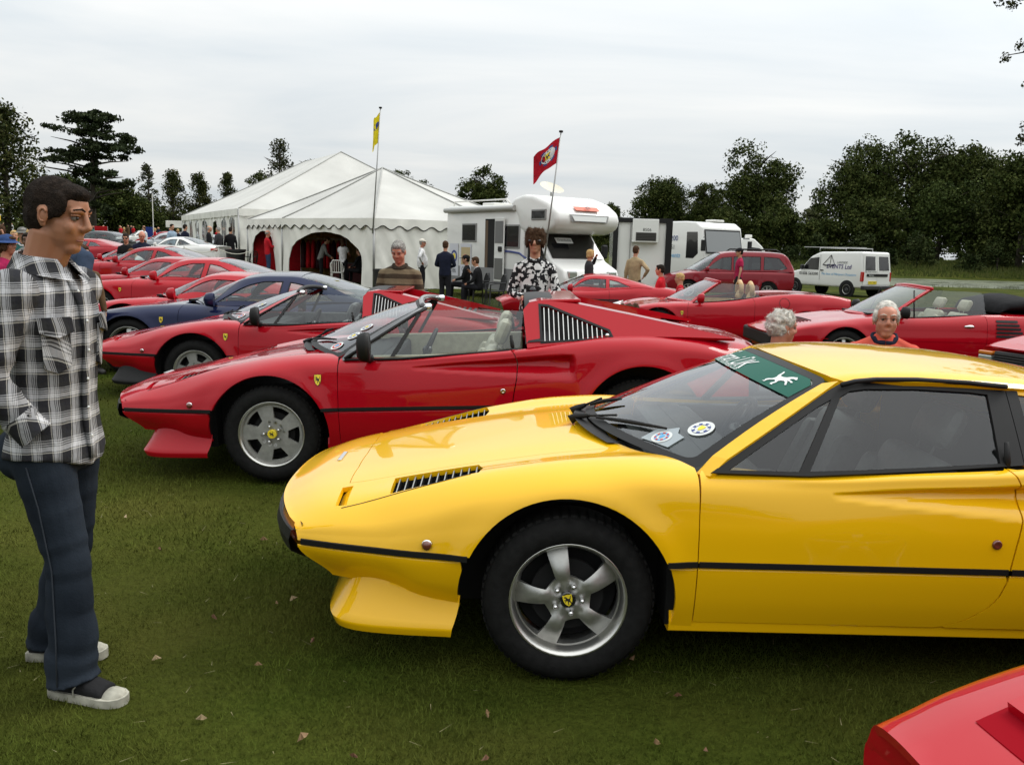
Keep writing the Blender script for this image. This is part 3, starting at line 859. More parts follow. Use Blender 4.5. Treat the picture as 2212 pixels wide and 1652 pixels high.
# reeds and rank grass by the water
REED = leafmat('reed_leaves', (.02, .03, .008), (.045, .06, .018), (.09, .10, .035))
def reeds(lab, x, y, n, spread, h):
 T = thing('reed_clump', lab, 'reeds', (x, y, gzf(x, y)), group='reeds on the near bank')
 V = []
 for i in range(n):
  px, py = random.gauss(0, spread), random.gauss(0, spread * .35); hh = h * random.uniform(.5, 1.1); a = random.uniform(0, 6.28); l = random.uniform(.1, .4) * hh
  V += [(px - .03, py, -.1), (px + .03, py, -.1), (px + math.cos(a) * l, py + math.sin(a) * l, hh)]
 rawmesh('reed_stems', V, np.arange(len(V)).reshape(-1, 3), REED, T)['kind'] = 'stuff'
reeds('tall reeds on the near bank behind the open red car', 39.0, 60, 700, 3.0, .8)
reeds('reed patch by the water right beside the white van', 30.0, 58, 300, 1.6, .6)
reeds('reeds at the water edge near the right border', 46.5, 64, 350, 2.4, .7)
# rough grass strip on the far bank
V = []
for i in range(9000):
 x = random.uniform(16, 75); y = random.uniform(91, 104); z = gzf(x, y); h = random.uniform(.15, .6)
 V += [(x - .05, y, z), (x + .05, y, z), (x + random.uniform(-.2, .2), y, z + h)]
rg_ = rawmesh('rough_grass', V, np.arange(len(V)).reshape(-1, 3), leafmat('rough_grass_leaves', (.035, .05, .012), (.065, .082, .022), (.10, .105, .035))); tag(rg_, 'rough pale grass along the far bank', 'grass', kind='stuff')
# overhanging tree at the right edge: only its branch tips reach the picture
T = thing('tree', 'thin overhanging branches at the top right corner', 'tree', (19.35, 25, gzf(19.35, 25)), group='trees round the park')
mb = MB(); mb.tube([(0, 0, -.3), (-.1, 0, 3), (-.4, .1, 7), (-.3, 0, 11)], [.42, .33, .24, .06], 8); mb.build('trunk', BARK, T, True)
C = []; Rr = []; mb = MB()
for (zz, ln, drop, yy) in ((8.3, 6.4, -.4, 0), (7.7, 5.7, .35, .6), (7.1, 5.4, .9, -.3), (6.6, 5.3, .7, -.2), (5.9, 5.2, .85, .3), (9.5, 5.8, -1.2, .4), (4.6, 5.0, -.35, .1)):
 pts = [(-.2, yy * .2, zz), (-ln * .5, yy, zz - .0 + .2), (-ln, yy * 1.2, zz - drop)]
 mb.tube(pts, [.10, .05, .012], 6)
 for k in range(24 if zz != 4.6 else 8):
  t = .35 + .65 * random.random(); p = Vector(pts[0]).lerp(Vector(pts[1]), min(1, t * 2)) if t < .5 else Vector(pts[1]).lerp(Vector(pts[2]), t * 2 - 1)
  C.append((p.x + random.gauss(0, .18), p.y + random.gauss(0, .22), p.z + random.gauss(0, .16))); Rr.append(random.uniform(.14, .28))
mb.build('branch', BARK, T, True)
for k in range(120):
 a = random.uniform(0, 6.28); rr = random.uniform(0, 3.6); C.append((rr * math.cos(a) + 1.5, rr * math.sin(a), random.uniform(4.5, 12))); Rr.append(random.uniform(.3, .7))
V = leaves(np.array(C), np.array(Rr), 64, .045); rawmesh('crown', V, np.arange(len(V)).reshape(-1, 4), LEAF['thin'], T, 4)
# fallen leaves
LM = [mat('dry_leaf', (.20, .12, .055), .7, noise=.3, nscale=60), mat('dry_leaf_pale', (.30, .22, .12), .7, noise=.3, nscale=60), mat('dry_leaf_brown', (.13, .06, .03), .7, noise=.3, nscale=60)]
def leafmesh(m, s):
 pts = [(-1, 0, 0), (-.5, .35, .15), (-.1, .22, .1), (.1, .6, .3), (.4, .25, .1), (1, .05, .35), (.45, -.3, .12), (.1, -.55, .25), (-.2, -.25, .05), (-.6, -.4, .2)]
 V = [(0, 0, .02)] + [(x * s, y * s * .8, z * s * .9) for x, y, z in pts]
 return meshobj('fallen_leaf', V, [(0, 1 + i, 1 + (i + 1) % 10) for i in range(10)], m, smooth=False)
protos = [leafmesh(m, .018) for m in LM]
spots = [(-.05, 2.72), (-.93, 2.31), (-.62, 2.2), (.5, 2.6), (.72, 2.35), (-.35, 2.15), (-.25, 1.95), (.05, 1.92), (.62, 2.9), (1.25, 2.45), (1.5, 2.62), (-1.2, 3.4), (-.98, 3.55), (-.92, 3.6), (-.75, 3.2), (-1.12, 2.32), (-1.02, 1.95), (-.45, 2.45), (-.2, 2.28), (.25, 2.1), (-1.35, 1.98), (-1.28, 4.4), (-.6, 4.3), (-1.75, 4.2), (-.9, 3.0), (.9, 2.0), (-.6, 1.85), (.35, 1.9), (1.7, 2.75), (-.05, 2.45)]
for i in range(46):
 if i < len(spots): x, y = spots[i]
 else:
  y = random.uniform(1.9, 5.2); x = random.uniform(-1, 1) * y * .58
 o = protos[i] if i < 3 else protos[i % 3].copy()
 if i >= 3: col.objects.link(o)
 o.location = (x, y, gzf(x, y) + .016); o.rotation_euler = (random.uniform(-.5, .5), random.uniform(-.5, .5), random.uniform(0, 6.28)); s = random.uniform(.7, 1.25); o.scale = (s, s, s)
 k = i if i < 3 else i % 3
 tag(o, 'small %s fallen leaf lying on the lawn' % ('dry tan', 'pale straw coloured', 'dark brown')[k], 'leaf', '%s fallen leaves on the lawn' % ('tan', 'pale', 'brown')[k])
# ------------------------------------------------------------------ the mid-engined wedge sports car (x back from front axle, near side y < 0)
NX = -1.195
U8 = [NX, -1.06, -.88, -.6, -.3, 0, .25, .45, .8, 1.2, 1.55, 1.9, 2.15, 2.34, 2.6, 2.9, 3.1, 3.17]
def bend8(u, y, z=0):
 return .165 * (np.minimum(np.abs(y), .8) / .72) ** 2.6 * smooth01((-.38 - u) / .75) - .10 * (np.minimum(np.abs(y), .8) / .72) ** 3 * smooth01((u - 2.7) / .45)
def bend8l(u, y, z):
 return bend8(u, y) + .15 * smooth01((.462 - z) / .15) * smooth01((-.55 - u) / .62)
def scoop8(x, y, z):
 t = np.clip((x - .88) / .78, 0, 1.25)
 up_ = .738 + .052 * t; lo_ = .712 - .068 * t
 q = (z - lo_) / (up_ - lo_)
 prof = smooth01((1 - q) / .28) * smooth01(q / .62)
 return .066 * np.minimum(t, 1.05) ** .8 * prof * (x > .88) * smooth01((1.93 - x) / .045) * (y > .5)
rows8 = [
 # centre line
 ([0] * 18, [.552, .602, .640, .695, .748, .792, .815, .825, .83, .84, .86, .92, .925, .915, .895, .868, .835, .80]),
 ([.30] * 18, [.550, .600, .638, .693, .745, .789, .812, .822, .828, .838, .858, .918, .922, .912, .892, .865, .832, .798]),
 ([.50, .51, .52, .52, .52, .52, .52, .52, .52, .52, .52, .54, .54, .54, .53, .52, .51, .50], [.546, .594, .630, .682, .735, .779, .800, .805, .81, .825, .85, .905, .912, .905, .886, .858, .826, .793]),
 ([.62, .64, .655, .67, .685, .695, .70, .715, .775, .79, .79, .76, .74, .73, .71, .69, .67, .65], [.536, .578, .615, .678, .748, .797, .812, .803, .785, .805, .828, .872, .898, .902, .885, .852, .82, .788]),
 ([.69, .725, .755, .785, .812, .828, .828, .824, .826, .832, .836, .842, .848, .850, .845, .828, .80, .78], [.520, .542, .560, .612, .688, .742, .758, .752, .742, .758, .775, .80, .828, .835, .815, .775, .745, .73]),
 ([.712, .755, .79, .825, .852, .866, .864, .860, .862, .865, .867, .868, .872, .874, .868, .85, .825, .80], [.498, .504, .512, .54, .585, .615, .625, .618, .61, .615, .62, .63, .64, .645, .635, .615, .60, .595]),
 ([.722, .77, .806, .842, .867, .878, .876, .872, .872, .874, .876, .878, .882, .884, .878, .86, .835, .81], [.478] * 18),
]
B8 = Body(U8, rows8, bend8, flares=((-.045, .315, .385, .016, .06), (2.345, .33, .39, .018, .06)), disp=scoop8)
rows8l = [
 ([.718, .766, .802, .838, .863, .874, .872, .868, .868, .870, .872, .874, .878, .880, .874, .856, .831, .806], [.462] * 18),
 ([.71, .755, .79, .826, .852, .865, .863, .86, .86, .862, .864, .866, .868, .868, .86, .842, .815, .79], [.40, .39, .38, .37, .36, .35, .34, .34, .34, .34, .34, .34, .34, .34, .34, .35, .36, .37]),
 ([.68, .715, .745, .775, .80, .82, .828, .83, .83, .832, .834, .834, .832, .83, .82, .80, .77, .75], [.33, .32, .30, .28, .25, .225, .215, .215, .215, .215, .215, .215, .215, .22, .24, .27, .30, .32]),
]
B8l = Body(U8, rows8l, bend8l)
M8 = {}
def memo(key, f):
 """mesh made once, linked as often as needed"""
 def g(parent, m=None):
  if key not in M8:
   o = f(); M8[key] = (o.data, o.name.split('.')[0]); o.parent = parent
   return o
  me, nm = M8[key]
  o = link(nm, me, parent)
  if m is not None:
   o.material_slots[0].link = 'OBJECT'; o.material_slots[0].material = m
  return o
 return g
def cowl(y): return .085 + .33 * (np.abs(y) / .76) ** 2
def ws8(a, b):
 yb, xb, zb = .762 * a, .085 + .33 * a * a, .832 - .042 * a * a
 yt, xt, zt = .548 * a, .885 + .06 * a * a, 1.122 - .03 * a * a
 bo = .022 * np.sin(math.pi * np.clip(b, -.05, 1.05)) * (1 - .4 * a * a)
 return np.stack([xb + (xt - xb) * b - bo * .4, yb + (yt - yb) * b, zb + (zt - zb) * b + bo], -1)
def sideglass8(sg):
 return lambda x, z: np.stack([x, sg * (.806 - (z - .785) * .645 - .02 * ((z - .785) / .33) ** 2 + .0 * x), z], -1)
def wsloop(i, j, top=1.0):
 """inset rectangle with rounded corners in windscreen space"""
 a, b0, b1 = 1 - i, j, top - j
 lp = []
 for cx, cy, s0 in ((a - .1, b1 - .06, 0), (-a + .1, b1 - .06, 90), (-a + .05, b0 + .04, 180), (a - .05, b0 + .04, 270)):
  rx, ry = (.1, .06) if s0 < 180 else (.05, .04)
  for k in range(7):
   t = R(s0 + 90 * k / 6); lp.append((cx + rx * math.cos(t), cy + ry * math.sin(t)))
 return lp
def arch(cx, cz, r, z0, top=None, n=26):
 a = math.degrees(math.asin((z0 - cz) / r))
 return circ(cx, cz, r, 180 - a, a, n)     # left to right over the top
def sport308(name, label, loc, pnt, group, rz=0.0, pitch=0.0, roof=True, wstyle='fat', leather=None, pillar=None, mirror=False, door_badge=True, sunstrip=False, rw=.31, chin=None):
 leather = leather or LEATHERD
 pillar = pillar or pnt
 T = thing(name, label, 'car', loc, group=group, rot=(0, pitch, rz))
 fn, fl = B8.ev, B8l.ev
 G = .0035
 # ---- front body with wheel arches, bonnet opening, vents
 def front():
  lo = []
  side = {}
  for sg in (1, -1):
   door = B8.xz([(.415 - G, z) for z in np.linspace(.482, .775, 10)], sg)
   ar = B8.xz([p for p in arch(-.045, .315, .385, .482)][::-1], sg, 3.0)
   side[sg] = (door, ar)
  d, a = side[1]
  n6 = 5.985
  top = B8.xy([(cowl(y) - .004, y) for y in np.linspace(.755, -.755, 25)])
  lp = list(a[::-1]) + d + top
  d2, a2 = side[-1]
  lp = [(NX, n6)] + list(a[::-1]) + d + top + d2[::-1] + list(a2) + [(NX, -n6)]
  bon = B8.xy([(-.885, .46), (-.885, .25), (-.885, 0), (-.885, -.25), (-.885, -.46)]) + B8.xy([(x, -.50) for x in np.linspace(-.8, .2, 8)])
  yb = [(cowl(y) - .004, y) for y in np.linspace(-.5, .5, 12)]
  bon += B8.xy([(min(x, .3), y) for x, y in yb])[1:-1] + B8.xy([(x, .50) for x in np.linspace(.2, -.8, 8)])
  holes = []
  for sg in (1, -1):
   holes.append(B8.xy([(-.70, sg * .50), (-.375, sg * .50), (-.355, sg * .58), (-.37, sg * .665), (-.70, sg * .655)]))
   holes.append(B8.xy([(-.905, sg * .50), (-.862, sg * .50), (-.862, sg * .655), (-.905, sg * .645)]))
  lp2 = lp
  # bonnet is cut just short of the cowl so the scuttle stays in one piece
  b2 = B8.xy([(-.885, .46), (-.885, .25), (-.885, 0), (-.885, -.25), (-.885, -.46)]) + B8.xy([(x, -.47) for x in np.linspace(-.8, .13, 8)]) + \
    B8.xy([(cowl(y) - .06, y) for y in np.linspace(-.45, .45, 11)]) + B8.xy([(x, .47) for x in np.linspace(.13, -.8, 8)])
  M8['bonnet_loop'] = b2
  return sheet('front_body', fn, [lp2, b2] + holes, pnt, T, grid=.026, scale=.14, fold=.02)
 memo('308front', front)(T, pnt)
 def bonnet():
  lp = M8['bonnet_loop']
  c = np.mean(lp, 0)
  lp = [(u + (c[0] - u) * .006, s + (c[1] - s) * .007) for u, s in lp]
  return sheet('bonnet', fn, [lp], pnt, T, grid=.03, scale=.14, fold=.02)
 memo('308bonnet', bonnet)(T, pnt)
 # vents behind the nose: well, slats
 for sg in (1, -1):
  c = [fn(*[np.array(v) for v in zip(*B8.xy([(x, sg * y)]))])[0] for x, y in ((-.70, .497), (-.36, .497), (-.36, .668), (-.70, .658))]
  c = [Vector(v) for v in c]
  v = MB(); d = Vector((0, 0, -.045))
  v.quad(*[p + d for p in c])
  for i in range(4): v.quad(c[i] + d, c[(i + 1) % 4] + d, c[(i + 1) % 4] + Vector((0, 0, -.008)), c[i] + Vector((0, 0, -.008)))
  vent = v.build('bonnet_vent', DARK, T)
  for i in range(11):
   t = (i + .6) / 11.4
   a = c[0].lerp(c[1], t); b_ = c[3].lerp(c[2], t)
   dn = Vector((0, 0, -.007)); tl = Vector((.006, 0, -.03))
   s = MB(); w4 = Vector((.0045, 0, .001))
   s.add([a + dn, b_ + dn, b_ + dn + tl, a + dn + tl, a + dn + w4, b_ + dn + w4, b_ + dn + tl + w4, a + dn + tl + w4], [(0, 1, 2, 3), (7, 6, 5, 4), (0, 4, 5, 1), (2, 6, 7, 3)])
   s.cm = 0
   sl = s.build('slat', [BLACK, SLAT_LIT], vent)
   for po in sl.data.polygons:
    if abs(po.normal.z) > .6: po.material_index = 1  # upward faces coloured paler, as if lit from above
  c = [Vector(fn(*[np.array(v) for v in zip(*B8.xy([(x, sg * y)]))])[0]) for x, y in ((-.905, .50), (-.86, .50), (-.86, .655), (-.905, .645))]
  v = MB(); v.quad(c[0] + Vector((0, 0, -.035)), c[1], c[2], c[3] + Vector((0, 0, -.035)))
  v.build('headlamp_slot', pnt, T)
 # headlamp lid seam and emblem on the nose
 for sg in (1, -1):
  pts = [fn(*[np.array(v) for v in zip(*B8.xy([(x, sg * .665)]))])[0] + np.array([0, 0, .0005]) for x in np.linspace(-.88, -.40, 8)]
  s = MB(); s.tube(pts, .0016, 4); s.build('headlamp_seam', KPRINT, T)
 s = MB(); p = fn(np.array([-1.0]), np.array([0.]))[0]
 s.box((p[0] - .006, -.075, p[2] + .001), (p[0] + .012, .075, p[2] + .007), .002); s.build('nose_emblem', CHROME, T)
 # ---- lower front valances, doors, quarters
 for sg in (-1, 1):
  def valance(sg=sg):
   ar = B8l.xz([(x, z) for x, z in circ(-.045, .315, .39, 158, 202, 8)], sg, 0.0)
   ar = [(u, max(.0, abs(s)) * sg) for u, s in ar]
   lp = [(NX, sg * .02), (-.95, sg * .02)] + [(-.43, sg * .02)] + [(u, sg * min(max(abs(s), .02), 1.98)) for u, s in ar][1:] + [(-.42, sg * 1.98), (-.8, sg * 1.98), (NX, sg * 1.98)]
   return sheet('front_valance', fl, [lp], pnt, T, grid=.03, scale=.13, fold=.015)
  memo('308val%d' % sg, valance)(T, pnt)
  def sillfront(sg=sg):
   a1 = B8l.xz(circ(-.045, .315, .39, 22, -14, 8), sg, 0.0)
   lp = [(u, sg * min(max(abs(s), .02), 1.98)) for u, s in a1] + [(.36, sg * 1.98), (.415 - G, sg * 1.98), (.415 - G, sg * .02)]
   return sheet('wing_lower', fl, [lp], pnt, T, grid=.03, scale=.13, fold=.015)
  memo('308wl%d' % sg, sillfront)(T, pnt)
  rear_u = [(1.515, .828), (1.54, .79), (1.555, .74), (1.548, .66), (1.53, .57), (1.515, .482)]
  def door(sg=sg):
   lp = B8.xz([(.415, .482), (.415, .55), (.415, .65), (.418, .74), (.42, .782)], sg) + [(u, sg * s) for u, s in [(x, 3.02) for x in np.linspace(.45, 1.5, 14)]] + B8.xz(rear_u, sg)
   lp += [(u, sg * 5.985) for u in np.linspace(1.49, .44, 12)]
   return sheet('door', fn, [lp], pnt, T, grid=.0105, scale=.12, fold=.02, step=.012)
  d = memo('308door%d' % sg, door)(T, pnt)
  def doorl(sg=sg):
   rl = [(1.51, .44), (1.49, .38), (1.45, .33), (1.39, .285), (1.31, .255)]
   lp = [(.415, sg * .03), (1.505, sg * .03)] + B8l.xz(rl, sg, 0.0) + [(1.28, sg * 1.72), (.415, sg * 1.72)]
   return sheet('door_lower', fl, [lp], pnt, T, grid=.03, scale=.13, fold=.015)
  memo('308doorl%d' % sg, doorl)(T, pnt)
  def sill(sg=sg):
   s = MB()
   pr_ = [(.835, .285), (.845, .245), (.842, .212), (.83, .204), (.70, .20)]
   for k in range(len(pr_) - 1):
    (y0, z0), (y1, z1) = pr_[k], pr_[k + 1]
    s.quad((.33, sg * (y0 - .01), z0), (2.0, sg * (y0 - .01), z0), (2.0, sg * (y1 - .01), z1), (.33, sg * (y1 - .01), z1))
   return s.build('sill', pnt, T)
  memo('308sill%d' % sg, sill)(T, pnt)
  def quarter(sg=sg):
   r2 = [(x + .006, z) for x, z in rear_u]
   ar = B8.xz(arch(2.345, .33, .39, .482)[::-1], sg, 3.0)
   lp = B8.xz(r2[::-1], sg) + [(1.55, sg * 3.02)] + [(u, sg * 3.02) for u in np.linspace(1.6, 1.97, 6)] + [(2.0, sg * 2.0), (2.2, sg * 2.0), (2.9, sg * 2.0), (3.17, sg * 2.0), (3.17, sg * 4.0), (3.17, sg * 5.985)] + ar
   intake = B8.xz([(1.70, .785), (1.80, .79), (1.905, .795), (1.885, .73), (1.86, .655), (1.78, .642), (1.70, .65)], sg, 3.0)
   return sheet('rear_quarter', fn, [lp], pnt, T, grid=.0135, scale=.13, fold=.02)
  memo('308rq%d' % sg, quarter)(T, pnt)
  def rlow(sg=sg):
   ar = B8l.xz(circ(2.345, .33, .395, 162, 195, 6), sg, 0.0)
   lp = [(1.52, sg * .03)] + [(u, sg * min(max(abs(s), .03), 1.9)) for u, s in ar] + [(1.9, sg * 1.72), (1.33, sg * 1.72)] + [(u + .006, s) for u, s in B8l.xz([(1.31, .255), (1.39, .285), (1.45, .33), (1.49, .38), (1.51, .44)], sg, 0.0)]
   return sheet('quarter_lower', fl, [lp], pnt, T, grid=.03, scale=.13, fold=.015)
  memo('308rl%d' % sg, rlow)(T, pnt)
  def rval(sg=sg):
   ar = B8l.xz(circ(2.345, .33, .395, 18, -8, 6), sg, 0.0)
   lp = [(u, sg * min(max(abs(s), .03), 1.95)) for u, s in ar] + [(2.75, sg * 1.95), (3.17, sg * 1.95), (3.17, sg * .03)]
   return sheet('rear_valance', fl, [lp], pnt, T, grid=.04, scale=.13, fold=.015)
  memo('308rv%d' % sg, rval)(T, pnt)
  # waist strip, proud of the crease
  for si, (x0, x1) in enumerate(((NX + .01, -.40), (.305, .4125), (.4175, 1.51), (1.522, 1.985), (2.72, 3.16))):
   def strip(sg=sg, x0=x0, x1=x1):
    n = max(3, int((x1 - x0) / .06)); vs = []
    for i in range(n + 1):
     p = fn(np.array([x0 + (x1 - x0) * i / n]), np.array([sg * 5.99]))[0]
     vs += [p + [0, sg * dy, dz] for dy, dz in ((-.010, .008), (.005, .006), (.005, -.014), (-.010, -.016))]
    s = MB(); s.add(vs, [(4 * i + k, 4 * i + k + 1, 4 * i + k + 5, 4 * i + k + 4) for i in range(n) for k in range(3)])
    return s.build('waist_strip', BLACK, T)
   memo('308st%d%d' % (sg, si), strip)(T)
  # side repeater lamp and door lock
  if sg == -1:
   u, k = B8.s_z(-.545, .512, 3); p = fn(np.array([u]), np.array([sg * k]))[0]
   s = MB(); s.lathe([(.02, 0), (.02, -.006), (.017, -.009)], 20, c=p); lamp = s.build('side_lamp', CHROME, T, True)
   s = MB(); s.lathe([(.0165, -.007), (.0155, -.014), (.009, -.018), (.0005, -.019)], 20, c=p); s.build('lens', LENSB, lamp, True)
   u, k = B8.s_z(1.462, .575, 3); p = fn(np.array([u]), np.array([sg * k]))[0]
   s = MB(); s.lathe([(.017, .004), (.017, -.006), (.013, -.009), (.007, -.006), (.0005, -.006)], 18, c=p)
   s.build('door_lock', CHROME if not roof else LENSB, T, True)
   if door_badge:
    f2 = lambda x, z: np.stack([x, np.interp(z, [.6, .7, .8], [-.868, -.850, -.80]), z], -1)
    def fz(x, z):
     zz = np.linspace(3, 6, 200); P = fn(np.full(200, .28), -zz)
     return np.stack([x, np.interp(z, P[::-1, 2], P[::-1, 1]), z], -1)
    badge(fz, .29, .665, .052, T, off=.005)
 # ---- bumper, front face, spoiler
 def bumper():
  s = MB()
  ys = np.linspace(-.705, .705, 25)
  def xf(y): return NX + .165 * (abs(y) / .72) ** 2.6
  pr_ = [(.03, .515), (-.018, .51), (-.028, .47), (-.02, .43), (.04, .405)]
  for i in range(24):
   for k in range(4):
    a = [(xf(y) + pr_[j][0], y, pr_[j][1]) for y, j in ((ys[i], k), (ys[i + 1], k), (ys[i + 1], k + 1), (ys[i], k + 1))]
    s.quad(*a)
  return s.build('front_bumper', BLACK, T, True, angle=30)
 memo('308bump', bumper)(T)
 def face():
  s = MB(); ys = np.linspace(-.70, .70, 21)
  def xf(y): return NX + .005 + .165 * (abs(y) / .72) ** 2.6
  for i in range(20):
   a, b_ = ys[i], ys[i + 1]
   s.quad((xf(a) + .016, a, .505), (xf(b_) + .016, b_, .505), (xf(b_) + .022, b_, .535), (xf(a) + .022, a, .535))
  return s.build('grille', DARK, T)
 memo('308face', face)(T)
 def apron():
  s = MB(); ys = np.linspace(-1, 1, 25)
  zs = [.462, .43, .39, .36, .335, .325]
  vs = []
  for y in ys:
   for z in zs:
    yy = y * (.718 - .036 * (.462 - z) / .13)
    q_ = (abs(yy) / .72) ** 2.6; vs.append((NX + .165 * q_ + (.15 + .13 * max(0, 1 - q_)) * float(smooth01((.462 - z) / .15)), yy, z))
  k = len(zs)
  s.add(vs, [(i * k + j, (i + 1) * k + j, (i + 1) * k + j + 1, i * k + j + 1) for i in range(24) for j in range(k - 1)])
  return s.build('front_apron', pnt, T, True)
 memo('308apron', apron)(T, pnt)
 for sg in (-1, 1):
  s = MB()
  def xf(y): return NX - .008 + .165 * (abs(y) / .72) ** 2.6
  ya = [sg * v for v in np.linspace(.50, .70, 7)]
  for i in range(6):
   s.quad((xf(ya[i]), ya[i], .505), (xf(ya[i + 1]), ya[i + 1], .505), (xf(ya[i + 1]) + .006, ya[i + 1], .538), (xf(ya[i]) + .006, ya[i], .538))
  lm = s.build('front_lamp', AMBER, T)
  s = MB(); ya = [sg * v for v in np.linspace(.30, .49, 5)]
  for i in range(4):
   s.quad((xf(ya[i]), ya[i], .505), (xf(ya[i + 1]), ya[i + 1], .505), (xf(ya[i + 1]) + .006, ya[i + 1], .538), (xf(ya[i]) + .006, ya[i], .538))
  s.build('front_lamp', HEADL, T)
 def spoiler():
  # chin: concave skirt that flares out to a thick lip
  top = [(-.425, .796, .310), (-.6, .776, .330), (-.74, .742, .350), (-.83, .678, .365), (-.865, .56, .37), (-.885, .3, .37), (-.89, 0, .37)]
  lip = [(-.45, .840, .200), (-.62, .835, .202), (-.79, .818, .205), (-.885, .775, .21), (-.925, .64, .213), (-.94, .32, .215), (-.945, 0, .215)]
  tt = np.linspace(0, 1, 7); q = np.linspace(0, 1, 22)
  A = np.stack([pchip(tt, [v[k] for v in top], q) for k in range(3)], 1); B_ = np.stack([pchip(tt, [v[k] for v in lip], q) for k in range(3)], 1)
  rowsS = [A, A * .93 + B_ * .07 - [0, 0, .012], A * .8 + B_ * .2 - [0, 0, .022], A * .55 + B_ * .45 - [0, 0, .022], A * .22 + B_ * .78 - [0, 0, .010], B_, np.minimum(B_ - [-.004, 0, .012], [-.452, 9, 9]), np.minimum(B_ - [-.012, .008, .035], [-.455, 9, 9]), np.minimum(B_ - [-.06, .06, .045], [-.46, 9, 9])]
  s = MB(); k = len(rowsS)
  for sg in (1, -1):
   s.add([(r_[i][0], sg * r_[i][1], r_[i][2]) for i in range(22) for r_ in rowsS], [(i * k + j, (i + 1) * k + j, (i + 1) * k + j + 1, i * k + j + 1) for i in range(21) for j in range(k - 1)])
  return s.build('front_spoiler', pnt, T, True, angle=50)
 memo('308spo', spoiler)(T, chin or pnt)
 # ---- inner shell and floor
 def shell():
  s = MB()
  s.box((-.80, -.66, .20), (-.44, .66, .46)); s.box((.40, -.70, .205), (1.97, .70, .23)); s.box((2.78, -.72, .24), (3.12, .72, .70))
  s.box((-.5, -.56, .2), (.36, .56, .60)); s.box((1.9, -.56, .2), (2.8, .56, .80)); s.box((.33, -.76, .2), (.40, .76, .70)); s.box((1.75, -.72, .2), (1.9, .72, .80))
  for sg in (1, -1): s.box((.42, sg * .765 - .02, .2), (1.80, sg * .765 + .012, .64))
  # wheel wells
  for cx in (-.045, 2.345):
   for sg in (1, -1):
    P = circ(cx, .32, .42, -10, 190, 16)
    for i in range(16):
     (x0, z0), (x1, z1) = P[i], P[i + 1]
     s.quad((x0, sg * .785, min(z0, .7 if cx < 1 else .76)), (x1, sg * .785, min(z1, .7 if cx < 1 else .76)), (x1, sg * .55, min(z1, .7)), (x0, sg * .55, min(z0, .7)))
  return s.build('underbody', DARK, T, recalc=False)
 memo('308shell', shell)(T)
 # ---- rear deck, tail
 def deck():
  lp = [(2.0, -1.97), (2.0, 1.97), (3.17, 1.97), (3.17, -1.97)]
  return sheet('engine_lid', fn, [lp], pnt, T, grid=.05, scale=.14, fold=.02)
 memo('308deck', deck)(T, pnt)
 for k in range(8):
  x = 2.25 + .06 * k; z = float(fn(np.array([x]), np.array([0.]))[0, 2])
  def lv(x=x, z=z):
   s = MB(); s.box((x, -.42, z + .002), (x + .03, .42, z + .012)); return s.build('louvre', BLACK, T)
  memo('308lv%d' % k, lv)(T)
 def tail():
  s = MB()
  for ya, yb in ((-.8, -.27), (-.27, .27), (.27, .8)):
   s.quad((3.10, ya, .30), (3.10, yb, .30), (3.10, yb, .79), (3.10, ya, .79))
  return s.build('tail_panel', pnt, T)
 memo('308tail', tail)(T, pnt)
 for sg in (-1, 1):
  for yy in (.38, .60):
   def tl(sg=sg, yy=yy):
    s = MB(); s.lathe([(.075, 3.11), (.07, 3.13), (.0005, 3.135)], 24, 'X', c=(0, sg * yy, .66)); return s.build('tail_lamp', REDLENS, T, True)
   memo('308tl%d%.1f' % (sg, yy), tl)(T)
 def rb():
  s = MB(); s.box((3.06, -.80, .44), (3.19, .80, .54), .02); return s.build('rear_bumper', BLACK, T)
 memo('308rb', rb)(T)
 # ---- windscreen
 gl = GLASS
 sheet('windscreen', ws8, [wsloop(.0, .0)], gl, T, grid=.09, fold=0, step=.08, flip=True)
 sheet('screen_seal', ws8, [wsloop(.0, .0), wsloop(.055, .05)], BLACK, T, grid=.05, fold=0, off=.004, step=.05, flip=True)
 if roof:
  # sun strip with print
  def inset(b0): return [(-.945, b0), (.945, b0), (.945, .95), (-.945, .95)]
  lp = [(a, .735 + .03 * (1 - a * a)) for a in np.linspace(-.945, .945, 12)] + [(.945, .90), (.87, .945), (-.87, .945), (-.945, .90)]
  ss = sheet('sun_strip', ws8, [lp], GPRINT, T, grid=.05, fold=0, off=.006, step=.05, flip=True)
  def wtext(st, a0, b0, size, nm, **k):
   V, F = text_mesh(st, size, **k)
   P = [(a0 - x / .6, b0 + y / .55) for x, y in V]
   return patch(nm, ws8, P, F, WPRINT, ss, -.0085)
  wtext('errari UK', .56, .838, .090, 'lettering', sx=1.3, bold=.006, align='LEFT')
  wtext('F', .62, .848, .115, 'lettering', sx=1.15, bold=.006)
  P = [(.67, .905), (-.02, .905), (-.02, .920), (.67, .920)]
  patch('lettering', ws8, P, [(0, 1, 2, 3)], WPRINT, ss, -.0086)
  wtext('A PARTNER OF THE OWNERS CLUB', .18, .776, .024, 'lettering', sx=1.25)
  HP, HF = poly_tris(HORSE)
  patch('horse', ws8, [(-.71 + (px - .5) * .23, .845 + (pz - .5) * .14) for px, pz in HP], HF, WPRINT, ss, -.0085)
